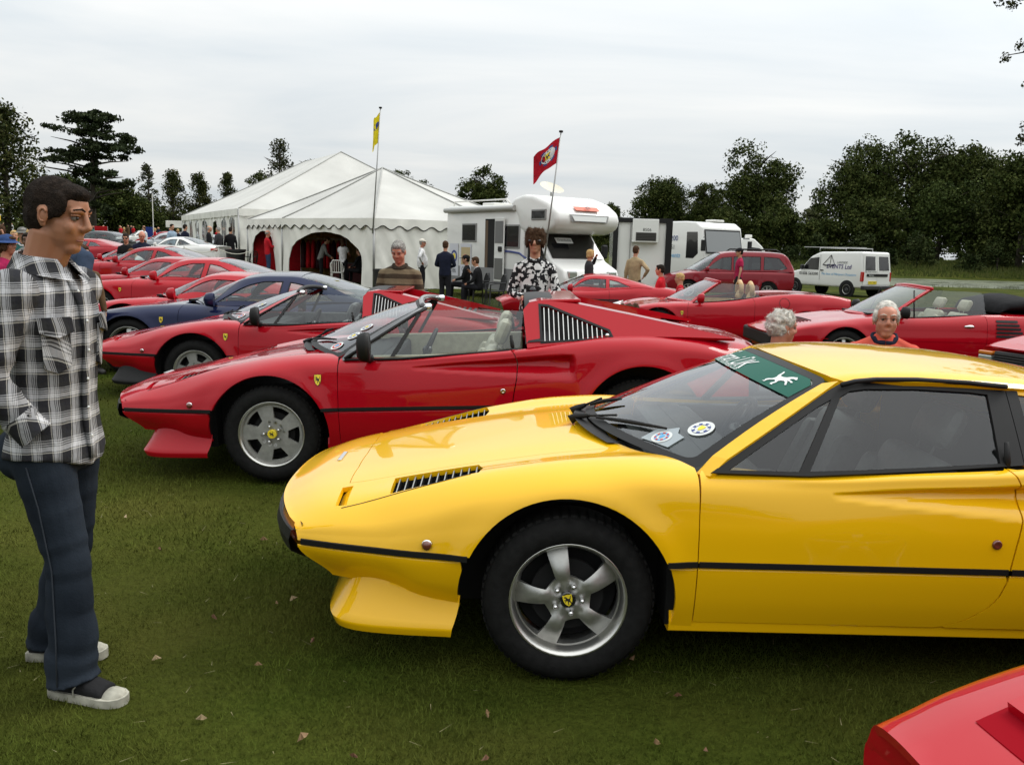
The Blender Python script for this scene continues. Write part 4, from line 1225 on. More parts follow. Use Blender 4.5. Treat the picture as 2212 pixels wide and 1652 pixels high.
 # round stickers low on the near side of the screen
 def sticker(a, b, r, ring):
  k = 28
  P = [(a, b)] + [(a + r / .68 * math.cos(2 * math.pi * i / k), b + r / .62 * math.sin(2 * math.pi * i / k)) for i in range(k)]
  F = [(0, 1 + i, 1 + (i + 1) % k) for i in range(k)]
  st = patch('round_sticker', ws8, P, F, WPRINT, T, -.006)
  def ringp(r0_, r1_, m, seg, off, nm):
   P, F = [], []
   for i in range(k):
    t0, t1 = 2 * math.pi * i / k, 2 * math.pi * (i + 1) / k
    if seg and (i // seg) % 2: continue
    n0 = len(P)
    for rr, t in ((r0_, t0), (r1_, t0), (r1_, t1), (r0_, t1)): P.append((a + rr / .68 * math.cos(t), b + rr / .62 * math.sin(t)))
    F.append((n0, n0 + 1, n0 + 2, n0 + 3))
   patch(nm, ws8, P, F, m, st, -off)
  ringp(r * .48, r * .72, ring, 0, .007, 'ring')
  ringp(r * .5, r * .70, WPRINT if ring is BPRINT else RPRINT, 2, .0078, 'ring_marks')
  patch('sticker_shield', ws8, [(a + px * r * .5 / .68, b + pz * r * .5 / .62) for px, pz in SHIELD], [tuple(range(len(SHIELD)))], SHIELDY if ring is BPRINT else LBPRINT, st, -.0078)
 if roof:
  sticker(-.81, .275, .041, BPRINT)
  sticker(-.71, .12, .032, LBPRINT)
  P = [(-.80, .07), (-.63, .06), (-.63, .175), (-.68, .185), (-.715, .225), (-.75, .185), (-.80, .175)]
  pp = patch('permit_sticker', ws8, P, [tuple(range(7))], mat('pale_print', (.30, .34, .36), .5), T, -.005)
 else:
  sticker(-.80, .12, .038, RPRINT); sticker(-.79, .30, .038, BPRINT); sticker(-.75, .45, .038, BPRINT)
 # wiper: arms, pivots and blades
 for (a0, b0, a1, b1, piv) in ((-.02, -.03, -.70, .17, 0), (.26, -.03, -.06, .20, 1)):
  P0 = Vector(ws8(np.array(a0), np.array(b0))) + Vector((-.02, 0, .012))
  P1 = Vector(ws8(np.array((a0 + a1) * .5), np.array((b0 + b1) * .5 + .02))) + Vector((-.012, 0, .03))
  P2 = Vector(ws8(np.array(a1), np.array(b1))) + Vector((-.01, 0, .016))
  Ps = Vector(ws8(np.array(a0 + (a1 - a0) * .28), np.array(b0 + (b1 - b0) * .30))) + Vector((-.01, 0, .016))
  s = MB(); s.tube([P0 + Vector((-.03, 0, -.02)), P0, P0.lerp(P1, .3)], [.022, .016, .010], 8); wp = s.build('wiper', BLACK, T, True)
  s = MB(); s.tube([P0, P1], .0055, 6); s.build('wiper_arm', BLACK, wp, True)
  s = MB(); s.tube([Ps, Ps.lerp(P2, .5) + Vector((-.004, 0, .004)), P2], [.006, .010, .005], 6); s.build('wiper_blade', BLACK, wp, True)
 # scuttle grille in front of the screen
 s = MB()
 ys = np.linspace(-.42, .42, 15)
 for i in range(14):
  f = lambda y, d: (cowl(y) - d, y, .8 + .02 * (1 - (y / .42) ** 2) + .006)
  s.quad(f(ys[i], .002), f(ys[i + 1], .002), f(ys[i + 1], .055), f(ys[i], .055))
 s.build('scuttle_grille', BLACK, T)
 # ---- pillars, door frames, side glass
 for sg in (-1, 1):
  sgf = sideglass8(sg)
  n = 9
  Wa, Wb = [], []
  pts, wv, tv = [], [], []
  for i in range(n):
   t = i / (n - 1)
   a = Vector(ws8(np.array(sg * 1.0), np.array(t * .95)))
   fx_ = .455 + (.965 - .455) * t; fz_ = .792 + (1.094 - .792) * t
   b_ = Vector(sgf(np.array(fx_), np.array(fz_))) + Vector((0, sg * .004, 0))
   pts.append((a + b_) / 2 - Vector((.0, 0, .02 if i == 0 else 0))); wv.append(b_ - a); nn = (b_ - a).cross(Vector((.55, -sg * .22, .33))).normalized(); tv.append(nn * .018)
  pl = ribbon('windscreen_pillar', pts, wv, tv, pillar, T)
  xo = [(.455, .790), (.60, .878), (.75, .968), (.90, 1.056), (.965, 1.088), (1.02, 1.102), (1.10, 1.110), (1.25, 1.113), (1.45, 1.107), (1.585, 1.097)]
  if roof:
   fr = xo + [(1.585, .838), (1.2, .81), (.8, .787)]
   w1 = [(.52, .800), (.62, .862), (.75, .94), (.87, 1.010), (.925, 1.036), (.772, .80)]
   w2 = [(.81, .802), (.962, 1.046), (1.0, 1.066), (1.06, 1.074), (1.25, 1.078), (1.45, 1.072), (1.515, 1.066), (1.50, .842), (1.2, .822), (.95, .808)]
   sheet('window_frame', sgf, [fr, w1, w2], BLACK, T, grid=.05, fold=.02, off=.004 * (1 if sg == -1 else -1) * 1, flip=(sg == 1))
   for wl in (w1, w2):
    sheet('side_window', sgf, [wl], GLASSD, T, grid=.15, fold=0, off=-.004, step=.12, flip=(sg == 1))
   # rain gutter over the frame
   gp = [Vector(sgf(np.array(x), np.array(z + .002))) + Vector((0, sg * .026, .0)) for x, z in xo[4:]]
   s = MB(); s.tube(gp, .010, 6); s.build('gutter', BLACK, T, True)
  else:
   w1 = [(.50, .797), (.62, .87), (.75, .955), (.87, 1.03), (.90, 1.045), (.745, .80)]
   w2 = [(.775, .802), (.935, 1.06), (.965, 1.075), (1.3, 1.078), (1.60, 1.06), (1.575, .84), (1.2, .82), (.95, .806)]
   for wl in (w1, w2):
    sheet('side_window', sgf, [wl], GLASS, T, grid=.15, fold=0, step=.12, flip=(sg == 1))
   a, b_ = [Vector(sgf(np.array(x), np.array(z))) for x, z in ((.76, .80), (.92, 1.056))]
   ribbon('quarterlight_bar', [a, b_], Vector((.028, 0, 0)), Vector((0, .02, 0)), BLACK, T)
   ep = [Vector(sgf(np.array(x), np.array(z - .006))) for x, z in ((.455, .79), (.8, .79), (1.2, .812), (1.56, .835))]
   s = MB(); s.tube(ep, .008, 6); s.build('window_seal', BLACK, T, True)
   fp = [Vector(sgf(np.array(x), np.array(z))) for x, z in xo[:5]]
   s = MB(); s.tube(fp, .012, 6); s.build('pillar_seal', BLACK, T, True)
  # mirror
  if mirror:
   p = Vector((.60, sg * .84, .80))
   mb = MB(); mb.tube([p + Vector((.02, -sg * .02, -.01)), p + Vector((.0, sg * .05, .02))], [.03, .022], 8)
   mr = mb.build('door_mirror', BLACK, T, True)
   mb = MB(); q = p + Vector((.0, sg * .115, .075)); mb.tube([q + Vector((-.035, 0, 0)), q + Vector((-.02, 0, 0)), q + Vector((.02, 0, .004)), q + Vector((.042, 0, .004))], [.028, .05, .062, .06], 14, ry=[.06, .085, .095, .09]); mb.build('mirror_shell', BLACK, mr, True)
  # black upright handle behind the window
  p = Vector(sgf(np.array(1.53), np.array(.87)))
  s = MB(); s.tube([p + Vector((.0, sg * .012, -.055)), p + Vector((-.004, sg * .02, -.02)), p + Vector((-.012, sg * .014, .05))], [.010, .013, .009], 6); s.build('door_handle', BLACK, T, True)
 if roof:
  rx = [.87, .95, 1.1, 1.3, 1.65, 2.0, 2.3]; rz_ = [1.124, 1.140, 1.158, 1.166, 1.152, 1.104, 1.02]
  def rf(x, y):
   z = pchip(rx, rz_, x); ay = np.abs(y)
   return np.stack([x, y, z - .030 * (ay / .545) ** 2 - .018 * np.clip((ay - .53) / .07, 0, 1.5) ** 2], -1)
  lp = [(.885 + .06 * (y / .548) ** 2 + .006, y) for y in np.linspace(-.548, .548, 15)] + [(.985, .585), (1.2, .607), (1.585, .61), (2.0, .60), (2.28, .585), (2.28, -.585), (2.0, -.60), (1.585, -.61), (1.2, -.607), (.985, -.585)]
  sheet('roof', rf, [lp], pnt, T, grid=.035, fold=.025)
  for sg in (-1, 1):
   sgf = sideglass8(sg)
   # quarter panel, small window and sail
   q = [(1.59, .84), (1.59, 1.100), (1.9, 1.075), (2.28, .97), (2.28, .90), (1.95, .872)]
   hole = [(1.615, .862), (1.615, 1.07), (1.80, 1.055), (1.95, .90)]
   sheet('roof_quarter', sgf, [q, hole], pnt, T, grid=.06, fold=.02, flip=(sg == 1))
   sheet('quarter_window', sgf, [hole], GLASSK, T, grid=.2, fold=0, off=-.006, flip=(sg == 1))
   sheet('quarter_seal', sgf, [[(1.588, .842), (1.588, 1.094), (1.63, 1.09), (1.63, .85)]], BLACK, T, grid=.08, fold=.01, off=.004, flip=(sg == 1))
  s = MB(); s.quad((1.95, -.5, .93), (1.95, .5, .93), (1.80, .48, 1.08), (1.80, -.48, 1.08)); s.build('rear_window', GLASS, T)
  s = MB()
  for sg in (1, -1): s.add([(2.24, sg * .58, 1.0), (2.24, sg * .38, 1.02), (3.0, sg * .5, .862), (3.0, sg * .62, .85)], [(0, 1, 2, 3)])
  s.build('buttress', pnt, T)
 else:
  # targa hoop, buttresses with louvres
  s = MB()
  hp = []
  for t in np.linspace(0, 1, 21):
   a = math.pi * t
   y = -.60 * math.copysign(abs(math.cos(a)) ** .55, math.cos(a)); z = .86 + .27 * abs(math.sin(a)) ** .38
   if t in (0, 1): y = -.775 * math.cos(a)
   hp.append((y, z))
  prof = [(-.09, 0), (-.07, .012), (.0, .016), (.10, .012)]
  vs = []
  for y, z in hp:
   for dx, dz in prof: vs.append((1.70 + dx, y, z + dz))
  for y, z in hp:
   for dx, dz in prof: vs.append((1.70 + dx, y * .93, z - .035))
  n4, H4 = 4, 21 * 4
  fs = [(i * 4 + k, (i + 1) * 4 + k, (i + 1) * 4 + k + 1, i * 4 + k + 1) for i in range(20) for k in range(3)]
  fs += [(H4 + i * 4 + k + 1, H4 + (i + 1) * 4 + k + 1, H4 + (i + 1) * 4 + k, H4 + i * 4 + k) for i in range(20) for k in range(3)]
  fs += [(i * 4, H4 + i * 4, H4 + (i + 1) * 4, (i + 1) * 4) for i in range(20)] + [(i * 4 + 3, (i + 1) * 4 + 3, H4 + (i + 1) * 4 + 3, H4 + i * 4 + 3) for i in range(20)]
  s.add(vs, fs); s.build('targa_hoop', BLACK, T, True, angle=35)
  for sg in (-1, 1):
   sgf = sideglass8(sg)
   def bt(x, z): return np.stack([x, sg * (.825 - (z - .80) * .78), z], -1)
   lp = [(1.62, .838), (1.60, 1.07), (1.64, 1.115), (1.72, 1.128), (1.95, 1.10), (2.3, 1.025), (2.7, .935), (2.95, .872), (2.6, .888), (2.2, .896), (1.95, .872)]
   lou = [(1.72, .875), (1.715, 1.09), (1.76, 1.085), (2.14, .93), (2.155, .898), (2.10, .893)]
   sheet('buttress', bt, [lp, lou], pnt, T, grid=.04, fold=.03, flip=(sg == 1))
   tp = [(1.64, 1.118), (1.72, 1.130), (1.95, 1.103), (2.3, 1.028), (2.7, .938), (2.95, .875)]
   s = MB()
   for (xa, za), (xb, zb) in zip(tp[:-1], tp[1:]):
    ya, yb = .825 - (za - .80) * .78, .825 - (zb - .80) * .78
    ia, ib = ya - .16 + .05 * (xa - 1.64), yb - .16 + .05 * (xb - 1.64)
    s.quad((xa, sg * ya, za - .002), (xb, sg * yb, zb - .002), (xb, sg * ib, zb + .004), (xa, sg * ia, za + .004))
    s.quad((xa, sg * ia, za + .004), (xb, sg * ib, zb + .004), (xb, sg * ib, min(zb, .86)), (xa, sg * ia, min(za, .90)))
   s.build('buttress_top', pnt, T, True, angle=30)
   lv = sheet('side_louvre', bt, [[(x, z) for x, z in lou]], DARK, T, grid=.08, fold=0, off=-.02, flip=(sg == 1))
   sheet('louvre_rim', bt, [[(1.705, .862), (1.70, 1.105), (1.765, 1.098), (2.155, .938), (2.175, .89), (2.11, .883)], lou], BLACK, lv, grid=.05, fold=.02, off=.003, flip=(sg == 1))
   for i in range(13):
    x = 1.735 + i * .0305
    zt = 1.085 - max(0, (x - 1.755)) * .405; zb = .878 + (x - 1.72) * .04
    p0, p1 = Vector(bt(np.array(x), np.array(zb))), Vector(bt(np.array(x), np.array(zt - .004)))
    ribbon('louvre_slat', [p0, p1], Vector((.005, 0, 0)), Vector((0, .02, 0)), SLATB if sg == -1 else BLACK, lv)
   s = MB(); p = bt(np.array(2.135), np.array(.905)); s.lathe([(.013, .0), (.013, -.01 * 1), (.0005, -.011)], 14, c=p)
   s.build('filler_lock', CHROME, lv, True)
  # roof bulkhead and rear glass between the buttresses
  s = MB(); s.box((1.72, -.58, .55), (1.76, .58, .86)); s.build('bulkhead', leather, T)
  s = MB(); s.quad((1.78, -.5, .87), (1.78, .5, .87), (1.74, .47, 1.07), (1.74, -.47, 1.07)); s.build('rear_window', GLASS, T)
  s = MB(); s.box((1.72, -.56, 1.105), (1.98, .56, 1.13), .01); s.build('roof_cap', pnt, T)
 # ---- header rail over the screen
 hp = [Vector(ws8(np.array(a), np.array(1.0))) for a in np.linspace(-1, 1, 13)]
 if not roof:
  s = MB(); s.tube(hp, .022, 8); s.build('header_rail', pillar if pillar is not pnt else BLACK, T, True)
  for sg in (-1, 1):
   p = hp[0] if sg < 0 else hp[-1]
   s = MB(); s.lathe([(.022, -.03), (.026, -.01), (.026, .01), (.018, .02), (.001, .022)], 12, 'X', c=p + Vector((.03, -sg * .02, 0))); s.build('roof_catch', CHROME, T, True)
 # ---- interior
 s = MB(); s.box((.40, -.74, .60), (.70, .74, .765), .03); s.box((.52, -.72, .72), (.64, .72, .775), .02); s.build('dashboard', INTERIOR if roof else BLACK, T)
 for sg in (-1, 1):
  s = MB(); s.box((.45, sg * .73 - .03, .3), (1.6, sg * .73 + .02, .775 if roof else .80), .01); s.build('door_lining', leather if not roof else INTERIOR, T)
 s = MB(); s.box((.6, -.10, .2), (1.7, .10, .52), .03); s.build('centre_tunnel', INTERIOR, T)
 if roof: 
  s = MB(); s.box((1.70, -.70, .2), (1.76, .70, .92)); s.build('bulkhead', INTERIOR, T)
 for sg in (-1, 1):
  def seat(sg=sg):
   o = seatmesh(leather); o.parent = T; o.location = (.93, sg * .38, .20); return o
  seat()
 s = MB()
 c = Vector((.86, .40, .70)); ax = Vector((.9, 0, -.43)).normalized(); e1 = Vector((0, 1, 0)); e2 = ax.cross(e1)
 s.tube([c + e1 * (.175 * math.cos(2 * math.pi * i / 24)) + e2 * (.175 * math.sin(2 * math.pi * i / 24)) for i in range(25)], .014, 6, cap=False)
 sw = s.build('steering_wheel', BLACK, T, True)
 s = MB()
 for a in (90, 210, 330): s.tube([c, c + e1 * (.17 * math.cos(R(a))) + e2 * (.17 * math.sin(R(a)))], .011, 5)
 s.ball(c, .04, 10, 6); s.build('spoke', BLACKG, sw, True)
 # ---- wheels
 for x in (-.035, 2.325):
  for near in (True, False):
   wheel(T, x, -.735 if near else .735, rw, wstyle, Rt=rw, wt=.2, Rr=.208, near=near, spin=R(-14) if x < 0 else R(20))
 return T
SLAT_LIT = mat('slat_lit_edge', (.30, .30, .28), .4, .3)
SLATB = mat('bright_slat', (.62, .62, .60), .35, .6)
_seat = {}
def seatmesh(m):
 if m.name not in _seat:
  s = MB()
  s.box((-.28, -.25, .04), (.26, .25, .20), .05)
  s.box((-.28, -.27, .10), (.22, -.18, .26), .04); s.box((-.28, .18, .10), (.22, .27, .26), .04)
  # backrest leans back
  b = MB(); b.box((.0, -.24, .0), (.13, .24, .55), .05); b.box((-.04, -.265, .02), (.12, -.17, .46), .045); b.box((-.04, .17, .02), (.12, .265, .46), .045)
  b.box((.02, -.14, .585), (.11, .14, .76), .045)
  for yy in (-.06, .06): b.tube([(.065, yy, .5), (.065, yy, .62)], .006, 6)
  ca, sa = math.cos(R(24)), math.sin(R(24))
  s.add([(.20 + x * ca + z * sa, y, .12 - x * sa + z * ca) for x, y, z in b.v], b.f)
  o = s.build('seat', m, None, True, angle=45)
  _seat[m.name] = o.data
  return o
 return link('seat', _seat[m.name])
# ------------------------------------------------------------------ general car: lower body + cabin, both lofted, cut into panels
def interp(keys, x):
 k = np.array(keys, float); return pchip(k[:, 0], k[:, 1], np.asarray(x, float))
GC = {}
def gencar(name, label, loc, S, pnt, group=None, rz=0.0, pitch=0.0, interior=None, cat='car', copy_key=None, pillarm=None):
 """S: dict with L (nose -> tail x range), W half width, zc/zf height keys, arches, cabin keys, doors"""
 T = thing(name, label, cat, loc, group=group, rot=(0, pitch, rz))
 x0, x1 = S['L']; W = S['W']; zs = S.get('zs', .66); zl = S.get('zl', .2)
 us = sorted(set([x0, x0 + .06, x0 + .2, x0 + .45] + list(np.linspace(x0 + .75, x1 - .7, 12)) + [x1 - .4, x1 - .2, x1 - .06, x1]))
 us = np.array(us)
 zc = interp(S['zc'], us); zf = interp(S['zf'], us)
 nb = S.get('nose_round', .2); tb = S.get('tail_round', .12)
 # plan taper
 tap = 1 - S.get('ntap', .12) * smooth01((x0 + 1.0 - us) / 1.0) ** 1.3 - S.get('ttap', .08) * smooth01((us - (x1 - .9)) / .9)
 w_ = W * tap
 zm = S.get('zm', .48); n = len(us)
 front = smooth01((x0 + .55 - us) / .55); rear = smooth01((us - (x1 - .45)) / .45)
 zlo = zl + S.get('nlift', .06) * front + .10 * rear
 zsh = np.minimum(zf - .05, zs + 0 * us)
 crease = S.get('crease', 0)
 rows = [(0 * us, zc), (w_ * .42, zc - .004), (w_ * .68, (zc * .35 + zf * .65)), (w_ * .84, zf), (w_ * .955, zf - (zf - zsh) * .45), (w_ * .985, zsh - .02), (w_, np.minimum(zm, zsh - .06)), (w_ * .985, zlo + (zm - zlo) * .4), (w_ * .94, zlo)]
 def bend(u, y, z):
  a = np.minimum(np.abs(y), W) / W
  lowf = S.get('undercut', .10) * smooth01((zm - z) / .3)
  return (nb * a ** 2.6 + lowf) * smooth01((x0 + .7 - u) / .7) - (tb * a ** 2.6 + lowf * .6) * smooth01((u - (x1 - .6)) / .6)
 ar = S['arches']; ra = S.get('ra', .36)
 B = Body(us, rows, bend, flares=[(cx, cz, r_, .016, .06) for cx, cz, r_ in [(a, S.get('rw', .31) + .01, ra) for a in ar]])
 fn = B.ev; n8 = B.n - .02
 key = S['id']
 M = GC.setdefault(key, {})
 def once(k, f, m=None):
  if k not in M:
   o = f(); M[k] = (o.data, o.name.split('.')[0]); o.parent = T; return o
  o = link(M[k][1], M[k][0], T)
  if m is not None: o.material_slots[0].link = 'OBJECT'; o.material_slots[0].material = m
  return o
 g = S.get('grid', .045); cab0, cab1 = S['open']       # opening under the cabin
 zd0 = S.get('sill', .26)
 door = S['door']
 def sidedoor(sg, d):
  a, b_ = d
  top = [(x, sg * 3.05) for x in np.linspace(a + .03, b_ - .02, 12)]
  fr = B.xz([(a, z) for z in np.linspace(zd0, interp(S['zf'], a) - .06, 6)], sg, 3.2)
  re = B.xz([(b_ - .10 * max(0, (.5 - z)) / .25, z) for z in np.linspace(interp(S['zf'], b_) - .06, zd0, 6)], sg, 3.2)
  return fr + top + re
 def body():
  lp = []
  for sg in (1, -1):
   r_ = [(x0, sg * n8)]
   for cx in ar:
    pts = arch(cx, S.get('rw', .31) + .01, ra, zl + .14, n=20)
    us_ = B.xz(pts, sg, 2.9)
    us_ = [(us_[0][0], sg * n8)] + us_ + [(us_[-1][0], sg * n8)]
    r_ += us_
   r_ += [(x1, sg * n8)]
   lp.append(r_)
  outline = lp[0] + lp[1][::-1]
  holes = [[(cab0, 0), (cab0 + .02, 2.5), (cab0 + .25, 3.0), (cab1 - .25, 3.0), (cab1 - .02, 2.5), (cab1, 0), (cab1 - .02, -2.5), (cab1 - .25, -3.0), (cab0 + .25, -3.0), (cab0 + .02, -2.5)]]
  for d in door:
   for sg in (1, -1): holes.append(sidedoor(sg, d))
  return sheet('body', fn, [outline] + holes, pnt, None, grid=g, scale=.14, fold=.02)
 once('body', body, pnt)
 for d in door:
  for sg in (-1, 1):
   def dr(sg=sg, d=d):
    lp = sidedoor(sg, d); c = np.mean(lp, 0)
    lp = [(u + (c[0] - u) * .008, s + (c[1] - s) * .012) for u, s in lp]
    return sheet('door', fn, [lp], pnt, None, grid=g, scale=.14, fold=.02)
   once('door%g%d' % (d[0], sg), dr, pnt)
 # end caps
 def cap(front_):
  u = x0 if front_ else x1
  s = np.linspace(-n8, n8, 41); P = fn(np.full(41, u), s)
  mb = MB()
  vs = [p for p in P] ; 
  k = 20
  for i in range(k):
   mb.quad(P[i], P[i + 1], P[40 - i - 1], P[40 - i])
  return mb.build('nose_panel' if front_ else 'tail_panel', pnt)
 once('capf', lambda: cap(True), pnt); once('capr', lambda: cap(False), pnt)
 def under():
  mb = MB(); mb.box((x0 + .35, -W * .72, zl - .02), (x1 - .3, W * .72, zl + .12))
  mb.box((ar[0] + ra + .06, -W * .9, zl), (ar[1] - ra - .06, W * .9, zl + .2))
  mb.box((x0 + .4, -W * .60, zl), (cab0 - .05, W * .6, S['zc'][1][1] - .15)); mb.box((cab1 + .0, -W * .6, zl), (x1 - .25, W * .6, float(interp(S['zc'], x1 - .3)) - .12))
  for cx in ar:
   for sg in (1, -1):
    P = circ(cx, S.get('rw', .31) + .01, ra + .03, -8, 188, 12)
    for i in range(12):
     (xa, za), (xb, zb) = P[i], P[i + 1]
     mb.quad((xa, sg * W * .93, za), (xb, sg * W * .93, zb), (xb, sg * W * .6, zb), (xa, sg * W * .6, za))
  return mb.build('underbody', DARK, recalc=False)
 once('under', under)
 C = S.get('cabin')
 glass = S.get('glass', GLASS)
 if C:
  wr, wb = C['wr'], C['wb']
  uc = np.array([k[0] for k in C['z']]); zr = np.array([k[1] for k in C['z']])
  uu = np.array(sorted(set(list(np.linspace(uc[0], uc[-1], 26)))))
  zt = pchip(uc, zr, uu); zb = interp(S['zf'], uu) - .012; zb0 = np.minimum(zb, zt - .004)
  h = np.maximum(zt - zb, .004); hm = h.max()
  f = smooth01(h / hm * 1.15)
  wtop = wr * f + wb * .93 * (1 - f)
  crowsC = [(0 * uu, zt), (wtop * .55, zt - .012 * f), (wtop * .88, zt - .035 * f - .002), (wtop, zt - np.minimum(h * .3, .075)), (wtop * .45 + wb * .55, zb0 + h * .42), (0 * uu + wb, zb0)]
  kf, kr = C.get('kf', .28), C.get('kr', .2)
  xa, xb = uc[0], uc[-1]
  ft, rt_ = C['ft'], C['rt']          # where the screen meets the roof, and the roof the rear glass
  def cb(u, y, z):
   a = np.minimum(np.abs(y) / wb, 1.1)
   return kf * a * a * smooth01((ft + .15 - u) / (ft + .15 - xa)) - kr * a * a * smooth01((u - rt_ + .1) / (xb - rt_ + .1))
  CB = Body(uu, crowsC, cb); cf = CB.ev; m_ = CB.n
  wins = C['wins']
  def wl(w_, sg): return CB.xz(w_, sg, 2.75)
  fs = C.get('fs', (.03, 2.75)); rs = C.get('rs', (.03, 2.6))
  scr = [(xa + .02, -4.6), (xa + .02, -2.5), (xa + .02, 0), (xa + .02, 2.5), (xa + .02, 4.6), (ft - .10, 2.75), (ft, 2.2), (ft + .01, 0), (ft, -2.2), (ft - .10, -2.75)]
  back = None
  if C.get('rearglass', True):
   back = [(rt_, 0), (rt_ + .01, 2.1), (rt_ + .08, 2.45), (xb - .10, 3.0), (xb - .05, 1.5), (xb - .05, 0), (xb - .05, -1.5), (xb - .10, -3.0), (rt_ + .08, -2.45), (rt_ + .01, -2.1)]
  open_top = C.get('open')
  def cabin():
   lp = [(xa, s) for s in np.linspace(m_ - .02, -m_ + .02, 24)] + [(u, -m_ + .02) for u in np.linspace(xa + .1, xb - .05, 12)] + [(xb, s) for s in np.linspace(-m_ + .02, m_ - .02, 16)] + [(u, m_ - .02) for u in np.linspace(xb - .05, xa + .1, 12)]
   hs = [scr] + ([back] if back else [])
   for w_ in wins:
    for sg in (1, -1): hs.append(wl(w_, sg))
   return sheet('roof', cf, [lp] + hs, pnt, None, grid=g * .9, scale=.13, fold=.025)
  once('roof', cabin, pnt)
  def shrink(lp, k): 
   c = np.mean(lp, 0); return [(u + (c[0] - u) * k, s + (c[1] - s) * k) for u, s in lp]
  once('ws', lambda: sheet('windscreen', cf, [scr], glass, None, grid=.12, scale=.13, fold=0, off=-.006, step=.1))
  once('wsr', lambda: sheet('screen_seal', cf, [scr, shrink(scr, .045)], BLACK, None, grid=.1, scale=.13, fold=0, off=-.003, step=.1))
  if back:
   once('bk', lambda: sheet('rear_window', cf, [back], S.get('backglass', glass), None, grid=.12, scale=.13, fold=0, off=-.006, step=.1))
  for i, w_ in enumerate(wins):
   for sg in (-1, 1):
    lp = wl(w_, sg)
    once('w%d%d' % (i, sg), lambda: sheet('side_window', cf, [lp], S.get('sideglass', glass), None, grid=.15, scale=.13, fold=0, off=-.008, step=.12))
    once('wr%d%d' % (i, sg), lambda: sheet('window_seal', cf, [lp, shrink(lp, .05)], BLACK, None, grid=.1, scale=.13, fold=0, off=-.004, step=.1))
 else:
  # open car: raked screen in its own frame, upright side glass
  O = S['screen']; a, b_, zt = O['x0'], O['x1'], O['z']
  zb = float(interp(S['zf'], a)) + .01
  def wsf(p, q):
   yb, yt = W * .86 * p, O['wt'] * p
   xb_ = a + .30 * p * p; xt = b_ + .10 * p * p; zb_ = zb + .02 - .03 * p * p; zt_ = zt - .03 * p * p
   return np.stack([xb_ + (xt - xb_) * q, yb + (yt - yb) * q, zb_ + (zt_ - zb_) * q + .015 * np.sin(math.pi * np.clip(q, 0, 1))], -1)
  full = [(-1, 0), (0, 0), (1, 0), (1, 1), (0, 1), (-1, 1)]
  inn = [(-.93, .05), (0, .05), (.93, .05), (.93, .94), (0, .94), (-.93, .94)]
  once('ws', lambda: sheet('windscreen', wsf, [full], glass, None, grid=.12, fold=0, step=.1, flip=True))
  once('wsf', lambda: sheet('screen_frame', wsf, [full, inn], pillarm or pnt, None, grid=.08, fold=.02, off=.006, step=.08, flip=True), pillarm or pnt)
  def hdr():
   mb = MB(); mb.tube([wsf(np.array(p), np.array(1.)) for p in np.linspace(-1, 1, 11)], .028, 8); return mb.build('header_rail', pnt, None, True)
  once('hdr', hdr, pnt)
  for sg in (-1, 1):
   def sgl(x, z): return np.stack([x, sg * (W * .87 - (z - zb) * .55), z], -1)
   xd = O['gx']
   lp = [(a + .33, zb), (b_ + .06, zt - .07), (b_ + .14, zt - .045), (xd - .04, zt - .06), (xd, zt - .09), (xd - .02, zb + .03)]
   once('sg%d' % sg, lambda: sheet('side_window', sgl, [lp], glass, None, grid=.15, fold=0, step=.1, flip=(sg == 1)))
   if O.get('bar'):
    p0 = Vector(sgl(np.array(O['bar']), np.array(zb))); p1 = Vector(sgl(np.array(O['bar'] + .06), np.array(zt - .06)))
    mb = MB(); mb.tube([p0, p1], .012, 6); mb.build('quarterlight_bar', BLACK, T, True)
   mb = MB(); mb.tube([sgl(np.array(x), np.array(z)) for x, z in ((a + .3, zb - .01), ((a + xd) / 2, float(interp(S['zf'], (a + xd) / 2)) - .005), (xd, float(interp(S['zf'], xd)) + .0))], .012, 6); mb.build('window_seal', BLACK, T, True)
 # seats, wheel, dash
 im = interior or LEATHERD
 sx = S.get('seat', (cab0 + cab1) / 2 + .1); zseat = S.get('seatz', .16)
 for sg in (-1, 1):
  o = seatmesh(im); o.parent = T; o.location = (sx - .2, sg * W * .42, zseat)
 mb = MB(); mb.box((cab0 + .12, -W * .80, zl + .2), (cab0 + .5, W * .80, float(interp(S['zf'], cab0 + .4)) - .04), .04); mb.build('dashboard', INTERIOR, T)
 mb = MB(); mb.box((cab0 + .2, -W * .82, zl + .1), (cab1 - .05, W * .82, zl + .16)); mb.build('cabin_floor', INTERIOR, T)
 for sg in (-1, 1):
  mb = MB(); mb.box((cab0 + .35, sg * W * .86 - .012, zl + .1), (cab1 - .25, sg * W * .86 + .012, float(interp(S['zf'], (cab0 + cab1) / 2)) - .03)); mb.build('door_lining', im, T)
 c = Vector((sx - .45, W * .42, zseat + .48)); ax = Vector((.9, 0, -.43)).normalized(); e2 = ax.cross(Vector((0, 1, 0)))
 mb = MB(); mb.tube([c + Vector((0, 1, 0)) * (.175 * math.cos(2 * math.pi * i / 16)) + e2 * (.175 * math.sin(2 * math.pi * i / 16)) for i in range(17)], .015, 5, cap=False)
 mb.tube([c - e2 * .17, c + e2 * .17], .014, 5); mb.build('steering_wheel', BLACK, T, True)
 for x in ar:
  for near in (True, False):
   wheel(T, x, -(W - S.get('wt', .2) / 2 - .03) if near else (W - S.get('wt', .2) / 2 - .03), S.get('rw', .31), S.get('wheel', 'five'), Rt=S.get('rw', .31), wt=S.get('wt', .2), Rr=S.get('rr', .23), near=near, spin=R(17) * x)
